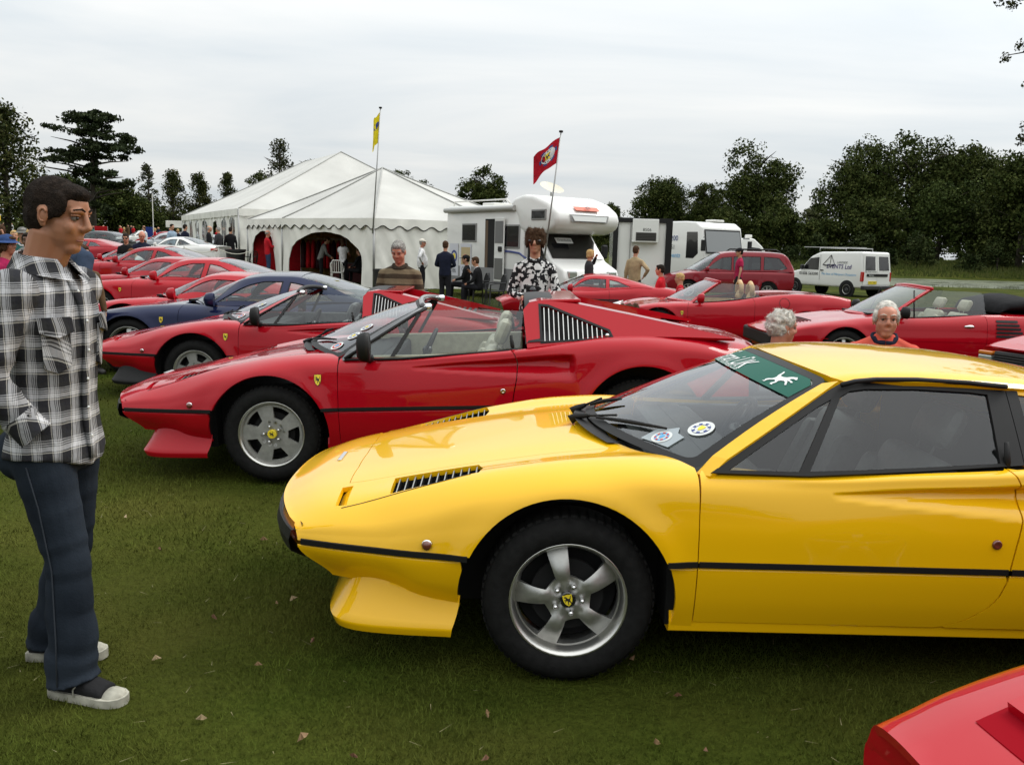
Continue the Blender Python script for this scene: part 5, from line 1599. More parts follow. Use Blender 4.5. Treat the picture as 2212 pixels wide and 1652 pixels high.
 # mirror, wipers, shut lines
 if S.get('mirror'):
  mx, mm = S['mirror']
  for sg in (-1, 1):
   z = float(interp(S['zf'], mx)) + .02
   p = Vector((mx, sg * W * .88, z))
   mb = MB(); mb.tube([p + Vector((.02, -sg * .03, -.02)), p + Vector((0, sg * .05, .03))], [.03, .022], 8)
   q = p + Vector((.0, sg * .11, .05)); mb.tube([q + Vector((-.07, 0, 0)), q + Vector((-.045, 0, 0)), q + Vector((.03, 0, .0)), q + Vector((.05, 0, 0))], [.02, .044, .054, .044], 12, ry=[.03, .078, .09, .08])
   mb.build('door_mirror', pnt if mm else BLACK, T, True, angle=60)
 if S.get('wiper', True):
  mb = MB(); p = Vector((cab0 + .06, .05, float(interp(S['zc'], cab0)) + .02)); mb.tube([p, p + Vector((.14, -.38, .05)), p + Vector((.30, -.62, .08))], .010, 5)
  mb.box((cab0 - .02, -.5, p.z - .03), (cab0 + .10, .5, p.z - .005)); mb.build('wiper', BLACK, T)
 if S.get('badge'):
  def fz(x, z):
   zz = np.linspace(3, 7, 200); P = fn(np.full(200, S['badge'][0] - .0), -zz)
   return np.stack([x, np.interp(z, P[::-1, 2], P[::-1, 1]), z], -1)
  badge(fz, S['badge'][0], S['badge'][1], .055, T, off=.005)
 return T, B
def side_pt(B, x, z, sg=-1, off=.004):
 u, s = B.s_z(x, z, 2.9); p = B.ev(np.array([u]), np.array([sg * s]))[0]
 return Vector(p) + Vector((0, sg * off, 0))
def box_on_side(T, B, x0, z0, x1, z1, m, name, sg=-1, d=.012, n=4):
 """thin panel following the flank"""
 mb = MB(); P = []
 for i in range(n + 1):
  for j in range(3): P.append(side_pt(B, x0 + (x1 - x0) * i / n, z0 + (z1 - z0) * j / 2, sg, d))
 mb.add(P, [(i * 3 + j, (i + 1) * 3 + j, (i + 1) * 3 + j + 1, i * 3 + j + 1) for i in range(n) for j in range(2)])
 return mb.build(name, m, T, True)
# ------------------------------------------------------------------ car specifications
GT = dict(id='gt', L=(-.98, 3.58), W=.95, zs=.68, zl=.2, zm=.50, rw=.335, ra=.375, rr=.245, wt=.24, wheel='five', arches=(0, 2.50),
  zc=[(-.98, .56), (-.8, .66), (-.4, .76), (.2, .84), (.7, .90), (2.0, .92), (2.9, .96), (3.3, .97), (3.58, .93)],
  zf=[(-.98, .54), (-.7, .66), (-.3, .77), (.1, .83), (.6, .86), (1.3, .875), (2.0, .90), (2.6, .95), (3.1, .96), (3.58, .91)],
  open=(.62, 2.75), door=[(.62, 1.95)], nose_round=.32, ntap=.14, ttap=.1,
  cabin=dict(wr=.60, wb=.83, z=[(.55, .89), (.8, 1.02), (1.1, 1.15), (1.35, 1.235), (1.6, 1.27), (1.9, 1.275), (2.2, 1.235), (2.5, 1.16), (2.8, 1.065), (3.15, .965)], ft=1.30, rt=2.02, kf=.34, kr=.3,
  wins=[[(1.02, .90), (1.22, 1.02), (1.42, 1.12), (1.6, 1.165), (1.83, 1.17), (1.80, .91)], [(1.88, .915), (1.91, 1.165), (2.1, 1.13), (2.35, 1.03), (2.50, .955)]]),
  mirror=(1.02, True), badge=(.42, .68), seat=1.65, seatz=.22)
MID = dict(id='mid', L=(-1.0, 3.25), W=.94, zs=.64, zl=.18, zm=.46, rw=.32, ra=.365, rr=.23, wt=.22, wheel='five', arches=(0, 2.45),
  zc=[(-1.0, .52), (-.8, .60), (-.3, .70), (.3, .79), (.6, .82), (2.0, .90), (2.8, .92), (3.25, .86)],
  zf=[(-1.0, .50), (-.7, .60), (-.3, .71), (0, .755), (.5, .775), (1.2, .80), (1.8, .85), (2.4, .90), (2.9, .89), (3.25, .84)],
  open=(.35, 2.3), door=[(.45, 1.62)], nose_round=.22, ntap=.10, ttap=.06,
  cabin=dict(wr=.56, wb=.82, z=[(.28, .815), (.6, .95), (.95, 1.09), (1.15, 1.15), (1.35, 1.17), (1.7, 1.16), (2.0, 1.10), (2.3, 1.02), (2.7, .92)], ft=1.05, rt=1.85, kf=.36, kr=.1, rearglass=False,
  wins=[[(.72, .825), (.9, .93), (1.08, 1.02), (1.22, 1.06), (1.56, 1.055), (1.54, .855)], [(1.62, .87), (1.63, 1.05), (1.85, 1.01), (2.12, .90)]]),
  mirror=(.72, True), badge=(.36, .62), seat=1.35, seatz=.14)
SPY = dict(id='spy', L=(-1.02, 3.48), W=.96, zs=.70, zl=.18, zm=.48, rw=.335, ra=.375, rr=.25, wt=.24, wheel='twin', arches=(0, 2.60),
  zc=[(-1.02, .50), (-.8, .60), (-.4, .71), (.2, .80), (.6, .84), (2.0, .96), (2.7, .99), (3.2, .98), (3.48, .93)],
  zf=[(-1.02, .48), (-.7, .61), (-.3, .74), (0, .79), (.5, .81), (1.3, .86), (1.9, .95), (2.5, 1.0), (3.1, .99), (3.48, .93)],
  open=(.45, 1.95), door=[(.5, 1.68)], nose_round=.38, ntap=.2, ttap=.1, screen=dict(x0=.30, x1=1.02, z=1.20, wt=.58, gx=1.80), mirror=(.72, True), badge=(.40, .63), seat=1.40, seatz=.22)
CAB = dict(id='cab', L=(-1.05, 3.55), W=.90, zs=.66, zl=.2, zm=.52, rw=.32, ra=.365, rr=.215, wt=.21, wheel='five', arches=(0, 2.65),
  zc=[(-1.05, .58), (-.8, .66), (-.4, .73), (.1, .80), (.5, .86), (2.4, .93), (3.0, .92), (3.55, .86)],
  zf=[(-1.05, .57), (-.8, .64), (-.4, .72), (0, .78), (.5, .83), (1.4, .865), (2.2, .91), (2.8, .91), (3.55, .85)],
  open=(.45, 2.45), door=[(.62, 1.98)], nose_round=.16, ntap=.08, ttap=.06, screen=dict(x0=.34, x1=1.18, z=1.27, wt=.60, gx=2.02, bar=.98), mirror=(.80, False), badge=(.50, .68), seat=1.55, seatz=.30)
WED = dict(id='wed', L=(-1.0, 3.2), W=.97, zs=.60, zl=.2, zm=.48, rw=.32, ra=.365, rr=.22, wt=.22, wheel='five', arches=(0, 2.45),
  zc=[(-1.0, .59), (-.8, .64), (-.3, .71), (.3, .79), (.6, .82), (2.0, .90), (2.8, .92), (3.2, .86)],
  zf=[(-1.0, .585), (-.8, .635), (-.3, .715), (0, .755), (.5, .775), (1.2, .80), (1.8, .85), (2.4, .90), (2.9, .89), (3.2, .84)],
  open=(.35, 2.3), door=[(.45, 1.62)], nose_round=.12, ntap=.04, ttap=.04, undercut=.04, cabin=MID['cabin'], seat=1.35, seatz=.14)
MPV = dict(id='mpv', L=(-.95, 3.72), W=.92, zs=.86, zl=.25, zm=.62, rw=.32, ra=.36, rr=.2, wt=.2, wheel='plain', arches=(0, 2.72), grid=.07,
  zc=[(-.95, .62), (-.7, .80), (-.2, .92), (.3, 1.02), (.6, 1.06), (3.0, 1.08), (3.72, 1.05)], zf=[(-.95, .60), (-.7, .78), (-.2, .88), (.3, .96), (1.0, .98), (3.0, 1.02), (3.72, 1.02)],
  open=(.25, 3.6), door=[(.45, 1.5), (1.55, 2.5)], nose_round=.25, ntap=.12, ttap=.05,
  cabin=dict(wr=.66, wb=.84, z=[(.0, .98), (.4, 1.22), (.8, 1.46), (1.15, 1.62), (1.5, 1.67), (2.4, 1.69), (3.2, 1.66), (3.5, 1.5), (3.72, 1.10)], ft=1.10, rt=3.28, kf=.3, kr=.12,
  wins=[[(.55, 1.01), (.85, 1.24), (1.15, 1.43), (1.48, 1.47), (1.46, 1.01)], [(1.53, 1.02), (1.54, 1.48), (2.48, 1.50), (2.46, 1.04)], [(2.56, 1.05), (2.58, 1.50), (3.10, 1.47), (3.38, 1.12), (3.2, 1.06)]]),
  mirror=(.62, True), seat=1.4, seatz=.4, glass=GLASSD, sideglass=GLASSK)
HAT = dict(id='hat', L=(-.82, 3.25), W=.86, zs=.74, zl=.22, zm=.55, rw=.30, ra=.34, rr=.2, wt=.19, wheel='plain', arches=(0, 2.5), grid=.09,
  zc=[(-.82, .60), (-.6, .74), (0, .84), (.4, .90), (3.0, .95), (3.25, .90)], zf=[(-.82, .58), (-.6, .72), (0, .82), (.5, .87), (2.8, .93), (3.25, .9)],
  open=(.35, 2.9), door=[(.55, 1.55)], cabin=dict(wr=.58, wb=.78, z=[(.3, .90), (.8, 1.18), (1.2, 1.36), (1.6, 1.42), (2.2, 1.40), (2.7, 1.28), (3.1, .98)], ft=1.12, rt=2.35, kf=.25, kr=.15,
  wins=[[(.85, .92), (1.15, 1.13), (1.4, 1.22), (1.65, 1.23), (1.63, .92)], [(1.7, .93), (1.72, 1.23), (2.3, 1.2), (2.6, 1.0)]]), mirror=(.75, True), seat=1.45, seatz=.3, glass=GLASSD)
# ------------------------------------------------------------------ people (local: forward +x, left +y)
def organic(name, mb, m, parent, vox=.014, it=4, fac=.5):
 o = mb.build(name, m, None, True)
 r = o.modifiers.new('r', 'REMESH'); r.mode = 'VOXEL'; r.voxel_size = vox; r.use_smooth_shade = True
 s = o.modifiers.new('s', 'SMOOTH'); s.iterations = it; s.factor = fac
 dg = bpy.context.evaluated_depsgraph_get(); dg.update()
 me = bpy.data.meshes.new_from_object(o.evaluated_get(dg))
 old = o.data; o.modifiers.clear(); o.data = me; me.name = name; bpy.data.meshes.remove(old)
 if not me.materials: me.materials.append(m)
 me.polygons.foreach_set('use_smooth', np.ones(len(me.polygons), bool))
 o.parent = parent
 return o
SKIN = mat('skin', (.46, .23, .14), .5, sub=.08, noise=.07, nscale=9)
SKINR = mat('ruddy_skin', (.46, .19, .12), .5, sub=.08, noise=.10, nscale=9)
SKIND = mat('tanned_skin', (.36, .16, .085), .5, sub=.08, noise=.08, nscale=9)
SKINB = mat('brown_skin', (.14, .065, .035), .5, noise=.12, nscale=14)
EYEW = mat('eye_white', (.20, .17, .15), .35)
IRIS = mat('iris', (.03, .02, .012), .2)
STEELW = mat('spectacle_wire', (.16, .15, .14), .4, .6)
LIP = mat('lip', (.36, .13, .10), .45)
def cloth(name, c, noise=.18, rough=.9):
 return mat(name, c, rough, spec=.15, noise=noise, nscale=9, bump=.35, bscale=26)
HAIRS = {'dark': mat('dark_hair', (.016, .011, .008), .85, spec=.12, noise=.4, nscale=60, bump=.5, bscale=180), 'brown': mat('brown_hair', (.055, .03, .016), .85, spec=.12, noise=.4, nscale=50, bump=.5, bscale=140),
   'grey': mat('grey_hair', (.26, .25, .23), .85, spec=.12, noise=.35, nscale=50, bump=.5, bscale=140), 'white': mat('white_hair', (.55, .53, .48), .85, spec=.12, noise=.3, nscale=40, bump=.6, bscale=120),
   'blond': mat('blond_hair', (.42, .28, .12), .85, spec=.12, noise=.35, nscale=50, bump=.5, bscale=140), 'red': mat('auburn_hair', (.13, .05, .02), .85, spec=.12, noise=.35, nscale=50, bump=.5, bscale=140)}
SHOE = mat('dark_shoe', (.02, .018, .016), .5)
def bez(a, b, k):
 return [Vector(a).lerp(Vector(b), i / k) for i in range(k + 1)]
def limb(mb, pts, rs, n=10, sub=3, ry=None):
 P, Q = [], []
 for i in range(len(pts) - 1):
  for j in range(sub):
   t = j / sub; P.append(Vector(pts[i]).lerp(Vector(pts[i + 1]), t)); Q.append(rs[i] * (1 - t) + rs[i + 1] * t)
 P.append(Vector(pts[-1])); Q.append(rs[-1])
 mb.tube(P, Q, n, ry=ry)
def hand(mb, wrist, d, side, palm_in, curl=.35, s=1.0):
 """palm, four fingers of different length, thumb from the side of the palm; d along the hand, palm_in out of the palm"""
 d = Vector(d).normalized(); p = Vector(palm_in); p = (p - d * p.dot(d)).normalized(); a = d.cross(p) * side
 w = Vector(wrist)
 mb.tube([w - d * .01 * s, w + d * .03 * s, w + d * .085 * s], [.022 * s, .036 * s, .040 * s], 8, ry=[.020 * s, .017 * s, .014 * s]) if abs(d.x) < .9 else mb.tube([w, w + d * .04 * s, w + d * .085 * s], [.024 * s, .030 * s, .032 * s], 8)
 for i, (o, l) in enumerate(((.030, .070), (.010, .080), (-.010, .074), (-.029, .058))):
  b = w + d * .080 * s + a * o * s; k = l * s
  t1 = (d + p * curl).normalized(); t2 = (d + p * curl * 2.6).normalized()
  mb.tube([b, b + t1 * k * .5, b + t1 * k * .5 + t2 * k * .5], [.0095 * s, .009 * s, .0065 * s], 6)
 b = w + d * .025 * s + a * .03 * s; t1 = (d * .6 + a * .8 + p * .3).normalized(); t2 = (d * .9 + a * .2 + p * .5).normalized()
 mb.tube([b, b + t1 * .036 * s, b + t1 * .036 * s + t2 * .03 * s], [.013 * s, .011 * s, .008 * s], 6)
def headparts(mb, c, Rm, s=1.0, female=False, jaw=1.0):
 def P(x, y, z): return Vector(c) + Rm @ (Vector((x, y, z)) * s)
 mb.ball(P(-.012, 0, .035), (.098 * s, .075 * s, .090 * s), 14, 10, Rm)
 mb.ball(P(.028, 0, -.03), (.064 * s, .060 * s * jaw, .080 * s), 12, 9, Rm)
 mb.ball(P(.040, 0, .045), (.056 * s, .060 * s, .050 * s), 12, 8, Rm)       # forehead
 mb.ball(P(.052, 0, -.092), (.036 * s, .034 * s * jaw, .026 * s), 10, 7, Rm)   # chin
 mb.ball(P(.0, 0, -.055), (.060 * s, .060 * s * jaw, .045 * s), 10, 7, Rm)     # jaw
 mb.tube([P(.086, 0, .030), P(.098, 0, .004), P(.1075, 0, -.020), P(.092, 0, -.033)], [.010 * s, .0115 * s, .015 * s, .011 * s], 8)
 for q in (-1, 1):
  mb.ball(P(.096, q * .013, -.026), .0095 * s, 6, 5)
  mb.tube([P(.090, q * .010, .030), P(.088, q * .032, .034), P(.070, q * .054, .026)], [.009 * s, .011 * s, .008 * s], 6)
  mb.ball(P(.060, q * .040, -.024), (.024 * s, .020 * s, .026 * s), 8, 6, Rm)  # cheek
  mb.ball(P(-.008, q * .078, .0), (.020 * s, .010 * s, .031 * s), 8, 6, Rm)    # ear
  mb.ball(P(-.004, q * .079, -.026), (.012 * s, .008 * s, .012 * s), 6, 5, Rm)
 mb.tube([P(.080, -.020, -.060), P(.090, 0, -.057), P(.080, .020, -.060)], [.006 * s, .0085 * s, .006 * s], 6)
 mb.tube([P(.078, -.016, -.070), P(.088, 0, -.071), P(.078, .016, -.070)], [.006 * s, .009 * s, .006 * s], 6)
 return P
def face(T, P, Rm, s, brow, glasses=None, hi=False, lids=None):
 for q in (-1, 1):
  mb = MB(); mb.ball(P(.0735, q * .032, .009), .0118 * s, 8, 6); e = mb.build('eye', EYEW, T, True)
  mb = MB(); mb.ball(P(.084, q * .033, .009), .0062 * s, 8, 5); mb.build('iris', IRIS, e, True)
  mb = MB(); mb.tube([P(.070, q * .050, .0165), P(.084, q * .040, .0195), P(.086, q * .024, .0185), P(.080, q * .016, .014)], [.0045 * s] * 4, 6); mb.build('eyelid', lids or SKIN, e, True)
  mb = MB(); mb.tube([P(.097, q * .012, .034), P(.096, q * .030, .041), P(.078, q * .054, .035)], [.003 * s, .0042 * s, .002 * s], 6); mb.build('eyebrow', brow, T, True)
 mb = MB(); mb.tube([P(.084, -.021, -.0655), P(.0935, 0, -.0645), P(.084, .021, -.0655)], [.0022 * s, .0035 * s, .0022 * s], 5); mb.build('mouth', LIP, T, True)
 if glasses == 'sun':
  mb = MB()
  for q in (-1, 1): mb.ball(P(.088, q * .034, .008), (.010 * s, .031 * s, .018 * s), 10, 7, Rm)
  mb.tube([P(.098, -.01, .016), P(.100, 0, .018), P(.098, .01, .016)], .004 * s, 5)
  for q in (-1, 1): mb.tube([P(.085, q * .06, .015), P(.0, q * .082, .012)], .004 * s, 5)
  mb.build('sunglasses', BLACKG, T, True)
 elif glasses == 'wire':
  mb = MB()
  for q in (-1, 1):
   mb.tube([P(.098, q * .034 + .026 * math.cos(t), .006 + .019 * math.sin(t)) for t in np.linspace(0, 6.283, 15)], .0011 * s, 5, cap=False)
   mb.tube([P(.094, q * .060, .012), P(.0, q * .084, .014)], .0011 * s, 5)
  mb.tube([P(.100, -.009, .012), P(.104, 0, .014), P(.100, .009, .012)], .0013 * s, 5)
  mb.build('spectacles', STEELW, T, True)
def strands(o, m, n, ln, T, rg, wd=.0012):
 # fine hair standing off the hair mass
 me = o.data; k = len(me.polygons); V = []
 for i in range(n):
  f = me.polygons[rg.randrange(k)]; c = f.center; nr = f.normal
  t = Vector((rg.uniform(-.3, .8), rg.uniform(-.4, .4), rg.uniform(-1, -.1))) if ln < .012 else Vector((rg.uniform(-1, 1), rg.uniform(-1, 1), rg.uniform(-1, .4))); t = (t - nr * t.dot(nr)).normalized()
  c = c + t * rg.uniform(-.006, .006); sd_ = nr.cross(t) * wd; l = ln * rg.uniform(.5, 1.2)
  V += [c - sd_, c + sd_, c + nr * l * rg.uniform(.05, .35) + t * l * rg.uniform(.6, 1)]
 s = rawmesh('hair_strands', [v[:] for v in V], np.arange(len(V)).reshape(-1, 3), m, T); s['kind'] = 'stuff'
def hairdo(T, P, Rm, s, kind, m, vox, rg):
 mb = MB()
 def b(x, y, z, r): mb.ball(P(x, y, z), tuple(v * s for v in r) if isinstance(r, tuple) else r * s, 10, 8, Rm)
 if kind == 'short':
  b(-.016, 0, .048, (.104, .083, .090)); b(-.045, 0, .0, (.070, .076, .075)); b(.045, 0, .088, (.050, .058, .034))
  for q in (-1, 1): b(.018, q * .066, .040, (.032, .014, .042))
 elif kind == 'crop':
  b(-.018, 0, .044, (.101, .079, .092)); b(-.045, 0, .0, (.066, .073, .080)); b(.040, 0, .082, (.056, .060, .038))
  b(.068, 0, .088, (.030, .050, .022))
  for q in (-1, 1): b(.026, q * .064, .045, (.036, .013, .045)); b(.012, q * .0725, .015, (.010, .008, .03))
 elif kind == 'balding':
  b(-.055, 0, .02, (.060, .081, .070))
  for q in (-1, 1): b(-.01, q * .070, .030, (.050, .016, .034))
 elif kind == 'thinning':
  b(-.022, 0, .060, (.094, .077, .079)); b(-.055, 0, .015, (.062, .080, .072))
  for q in (-1, 1): b(.0, q * .070, .028, (.046, .017, .046))
 elif kind == 'shaggy':
  b(-.018, 0, .050, (.106, .088, .092)); b(-.05, 0, -.02, (.072, .084, .085))
  for i in range(60):
   t = rg.uniform(-2.6, 2.6); z = rg.uniform(-.02, .12); r_ = .088 * math.sqrt(max(.05, 1 - ((z - .03) / .13) ** 2)) + .004
   b(-.015 + r_ * math.cos(t) * 1.08, r_ * math.sin(t), z, (.022, .022, .034))
  for q in (-1, 1): b(.02, q * .085, -.01, (.03, .016, .06))
  for y in np.linspace(-.06, .06, 7): b(.082 - abs(y) * .25, y, .080 + rg.uniform(-.012, .008), (.016, .014, .026))
 elif kind == 'tousled':
  b(-.02, 0, .055, (.108, .088, .090)); b(-.05, 0, .0, (.078, .086, .080))
  for i in range(170):
   t = rg.uniform(-2.9, 2.9); z = rg.uniform(-.05, .145)
   r_ = .098 * math.sqrt(max(.06, 1 - ((z - .04) / .125) ** 2))
   if math.cos(t) > .35 and z < .05: continue
   x, y = -.02 + r_ * math.cos(t) * 1.1, r_ * math.sin(t) * .92
   p0 = P(x, y, z); p1 = P(x * 1.10 - .012, y * 1.08, z + rg.uniform(-.02, .012))
   mb.tube([p0, p0.lerp(p1, .6), p1], [.011 * s, .009 * s, .004 * s], 5)
 elif kind == 'long':
  b(-.018, 0, .045, (.108, .088, .094)); b(-.065, 0, -.06, (.055, .085, .10)); b(-.085, 0, -.17, (.045, .085, .12)); b(-.085, 0, -.27, (.032, .06, .09))
  for q in (-1, 1): b(.0, q * .078, -.04, (.035, .018, .09))
 elif kind == 'bob':
  b(-.018, 0, .048, (.110, .090, .095)); b(-.055, 0, -.04, (.065, .086, .075))
  for q in (-1, 1): b(.01, q * .076, -.01, (.04, .02, .07))
  b(.06, 0, .085, (.045, .06, .03))
 o = organic('hair', mb, m, T, vox, 2)
 if vox < .0095: strands(o, m, {'tousled': 2600, 'shaggy': 2400, 'crop': 3600}.get(kind, 1800), {'tousled': .034, 'shaggy': .045, 'crop': .008}.get(kind, .02), T, rg)
 return o
def cap(T, P, Rm, s, m, brim=True, bucket=False):
 mb = MB(); vs, fs = [], []
 n, k = 20, 6
 for i in range(k + 1):
  t = math.pi / 2 * i / k
  for j in range(n):
   a = 2 * math.pi * j / n
   vs.append(P(-.012 + .112 * math.cos(t) * math.cos(a), .092 * math.cos(t) * math.sin(a), .055 + .085 * math.sin(t)))
 for i in range(k):
  for j in range(n): fs.append((i * n + j, i * n + (j + 1) % n, (i + 1) * n + (j + 1) % n, (i + 1) * n + j))
 mb.add(vs, fs)
 if bucket:
  for (r0_, z0, r1_, z1) in ((1.0, .055, 1.5, .03), (1.5, .03, 1.0, .050)):
   vs = [P(-.012 + .112 * r * math.cos(2 * math.pi * j / n), .092 * r * math.sin(2 * math.pi * j / n), z) for r, z in ((r0_, z0), (r1_, z1)) for j in range(n)]
   mb.add(vs, [(j, (j + 1) % n, n + (j + 1) % n, n + j) for j in range(n)])
 elif brim:
  vs = []
  for dz in (0, -.008):
   for j in range(9):
    a = R(-62 + 124 * j / 8)
    vs.append(P(-.012 + .110 * math.cos(a), .090 * math.sin(a), .058 + dz)); vs.append(P(.06 + .125 * math.cos(a) * .95, .078 * math.sin(a), .045 + dz))
  mb.add(vs, [(2 * j, 2 * j + 1, 2 * j + 3, 2 * j + 2) for j in range(8)] + [(18 + 2 * j, 18 + 2 * j + 2, 18 + 2 * j + 3, 18 + 2 * j + 1) for j in range(8)] + [(2 * j + 1, 19 + 2 * j, 21 + 2 * j, 2 * j + 3) for j in range(8)])
 return mb.build('cap', m, T, True, angle=50)
ARMS = {'down': ((0, .055, -.29), (.05, .07, -.54)), 'pocket': ((-.10, .10, -.26), (.03, .035, -.47)), 'hip': ((-.07, .20, -.22), (.02, .06, -.40)), 'front': ((.03, .07, -.28), (.22, -.08, -.33)),
  'fold': ((.05, .07, -.27), (.24, -.16, -.25)), 'brow': ((.20, .16, .02), (.20, -.06, .20)), 'reach': ((.14, .05, -.24), (.36, .02, -.30)), 'chin': ((.13, .04, -.26), (.24, -.08, -.02)), 'back': ((-.08, .07, -.28), (-.14, -.10, -.48)), 'lap': ((.08, .06, -.27), (.30, -.02, -.33)), 'side': ((.10, .02, -.27), (.36, -.02, -.20))}
def person(label, x, y, face_deg, top, bottom=None, H=1.75, hair='dark', hairk='short', skin=None, arms=('down', 'down'), sit=0, lean=0.0, headyaw=0, headpitch=0, belly=0.0, hat=None, hatm=None, glasses=None, short=False, shoes=None,
   female=False, vox=.021, group=None, z=None, legs=True, feet=None, facehi=True, collar=None, jaw=1.0, long=0.0, width=1.0, topname='jumper', neck=0.0):
 """sit: seat height (0 = standing)"""
 skin = skin or SKIN; bottom = bottom or cloth('dark_trousers', (.014, .014, .017)); k = H / 1.75
 T = thing('person', label, 'person', (x, y, gzf(x, y) if z is None else z), R(face_deg), group)
 rg = random.Random(len(label) * 7 + int(x * 10))
 zh = sit + .06 if sit else .90 * k
 Rl = Matrix.Rotation(lean, 3, 'Y')                    # lean forwards
 hip = Vector((0, 0, zh))
 def B(px, py, pz): return hip + Rl @ Vector((px, py * width, pz)) * k      # torso space, origin at the hips
 sw = .185 if not female else .160
 # --- torso garment with sleeves
 g = MB()
 bl = belly
 zs_ = [-.10 - long, -.02, .12, .24, .36, .44, .50, .535, .575]; fx = [.118 + bl * .4, .122 + bl * .8, .118 + bl, .120 + bl * .6, .122, .112, .092, .074, .060]; ly = [.168, .170, .158 + bl * .3, .165, .178, .178, .150, .100, .066]
 if female: ly = [v * .92 for v in ly]
 if sit: zs_[0] = -.04
 n = 14
 vs, fs = [], []
 for i, zz in enumerate(zs_):
  for j in range(n):
   a = 2 * math.pi * j / n
   bx = fx[i] * math.cos(a) + (bl * .5 if i in (1, 2, 3) else 0) * max(0, math.cos(a))
   vs.append(B(bx - .004 * i, ly[i] * math.sin(a), zz))
 for i in range(len(zs_) - 1):
  for j in range(n): fs.append((i * n + j, i * n + (j + 1) % n, (i + 1) * n + (j + 1) % n, (i + 1) * n + j))
 fs += [tuple(range(n - 1, -1, -1)), tuple(range((len(zs_) - 1) * n, len(zs_) * n))]
 g.add(vs, fs)
 body = MB(); body.tube([B(0, 0, .1), B(-.01, 0, .30), B(-.02, 0, .52)], [.07, .08, .05], 10, ry=[.10, .13, .06])
 wr = {}
 for q, arm in ((1, arms[0]), (-1, arms[1])):
  A = ARMS[arm] if isinstance(arm, str) else arm
  sh = B(-.012, q * (sw - .012), .445); el = B(-.012, q * sw, .475) + Rl @ Vector((A[0][0], q * A[0][1], A[0][2])) * k; wv = B(-.012, q * sw, .475) + Rl @ Vector((A[1][0], q * A[1][1], A[1][2])) * k
  g.ball(sh, .066 * k, 10, 7); g.tube([B(-.012, q * .05, .52), sh], [.05 * k, .058 * k], 10)
  if short: limb(g, [sh, sh.lerp(el, .62)], [.066 * k, .062 * k], 10, 2)
  else: limb(g, [sh, el, el.lerp(wv, .96)], [.066 * k, .052 * k, .040 * k], 10, 4)
  limb(body, [B(0, 0, .40), sh, el, wv], [.06 * k, .045 * k, .038 * k, .026 * k], 8, 3)
  d = (wv - el).normalized(); hand(body, wv, d, q, Vector((.3, -q, 0)) if arm in ('down', 'pocket', 'hip') else Vector((0, -q * .6, -.7)), .35, .95 * k)
  wr[q] = wv
 # --- legs
 tr = MB()
 if sit:
  for q in (1, -1):
   h_, kn, an = Vector((0, q * .085, zh)), Vector((.42, q * (.11 + .03 * rg.random()), sit + .08)), Vector((.40 + .06 * rg.random(), q * .12, .09))
   limb(tr, [h_, kn, an], [.092, .070, .052], 10, 4)
   limb(body, [B(0, 0, .1), h_, kn, an, an + Vector((0, 0, -.06))], [.05, .05, .045, .035, .035], 7, 3)
   wr[('a', q)] = an
  tr.ball(Vector((0, 0, zh)), (.125, .17, .10), 12, 8)
 elif legs:
  for q in (1, -1):
   fo = (feet or {1: (.02, .10), -1: (-.02, -.10)})[q]
   h_ = Vector((0, q * .085 * k, zh - .02)); an = Vector((fo[0], fo[1], .08)); kn = h_.lerp(an, .52) + Vector((.03, 0, 0))
   limb(tr, [h_, kn, an], [.098 * k, .074 * k, .062 * k], 10, 5)
   limb(body, [B(0, 0, .1), h_, kn, an, an + Vector((0, 0, -.05))], [.05, .05, .045, .038, .038], 7, 3)
   wr[('a', q)] = an
  tr.tube([B(0, 0, -.14), B(0, 0, -.04), B(0, 0, .07)], [.105 + bl * .3, .118 + bl * .4, .112 + bl * .5], 12, ry=[.15, .165, .155])
 if sit or legs:
  for q in (1, -1):
   an = wr[('a', q)]; m_ = MB(); m_.tube([an + Vector((-.075, 0, -.045)), an + Vector((.0, 0, -.035)), an + Vector((.10, q * .01, -.052)), an + Vector((.175, q * .015, -.058))], [.03, .045, .036, .022], 8, ry=[.034, .038, .045, .034])
   m_.build('shoe', shoes or SHOE, T, True)
  if not (female and not legs): organic('trousers', tr, bottom, T, vox, 4)
 organic(topname, g, top, T, vox, 4)
 # --- head
 Rh = Rl @ Matrix.Rotation(R(headyaw), 3, 'Z') @ Matrix.Rotation(R(headpitch), 3, 'Y')
 hc = B(.0, 0, .60 + neck) + Rh @ Vector((.012, 0, .125)) * k
 hs = (.97 if female else 1.04) * (k * .5 + .5)
 body.tube([B(-.02, 0, .50), B(-.012, 0, .60), hc + Rh @ Vector((-.02, 0, -.05))], [.062, .056, .060], 10)
 P = headparts(body, hc, Rh, hs, female, jaw)
 organic('body', body, skin, T, max(.0082, vox * .76), 3 if vox < .015 else 2)
 hm = HAIRS.get(hair)
 if facehi: face(T, P, Rh, hs, hm or HAIRS['dark'], glasses, lids=skin)
 if hairk: hairdo(T, P, Rh, hs, hairk, hm, max(.009, vox * .6), rg)
 if hat: cap(T, P, Rh, hs, hatm, hat != 'bucket', hat == 'bucket')
 if collar:
  mb = MB(); mb.tube([B(.055 * math.cos(t) + .0, .072 * math.sin(t), .545 + .022 * (math.cos(t) < -.2) - .03 * (math.cos(t) > .5)) for t in np.linspace(0, 6.283, 17)], .018, 6, cap=False); mb.build('collar', collar, T, True)
 return T, P, B, Rh, wr
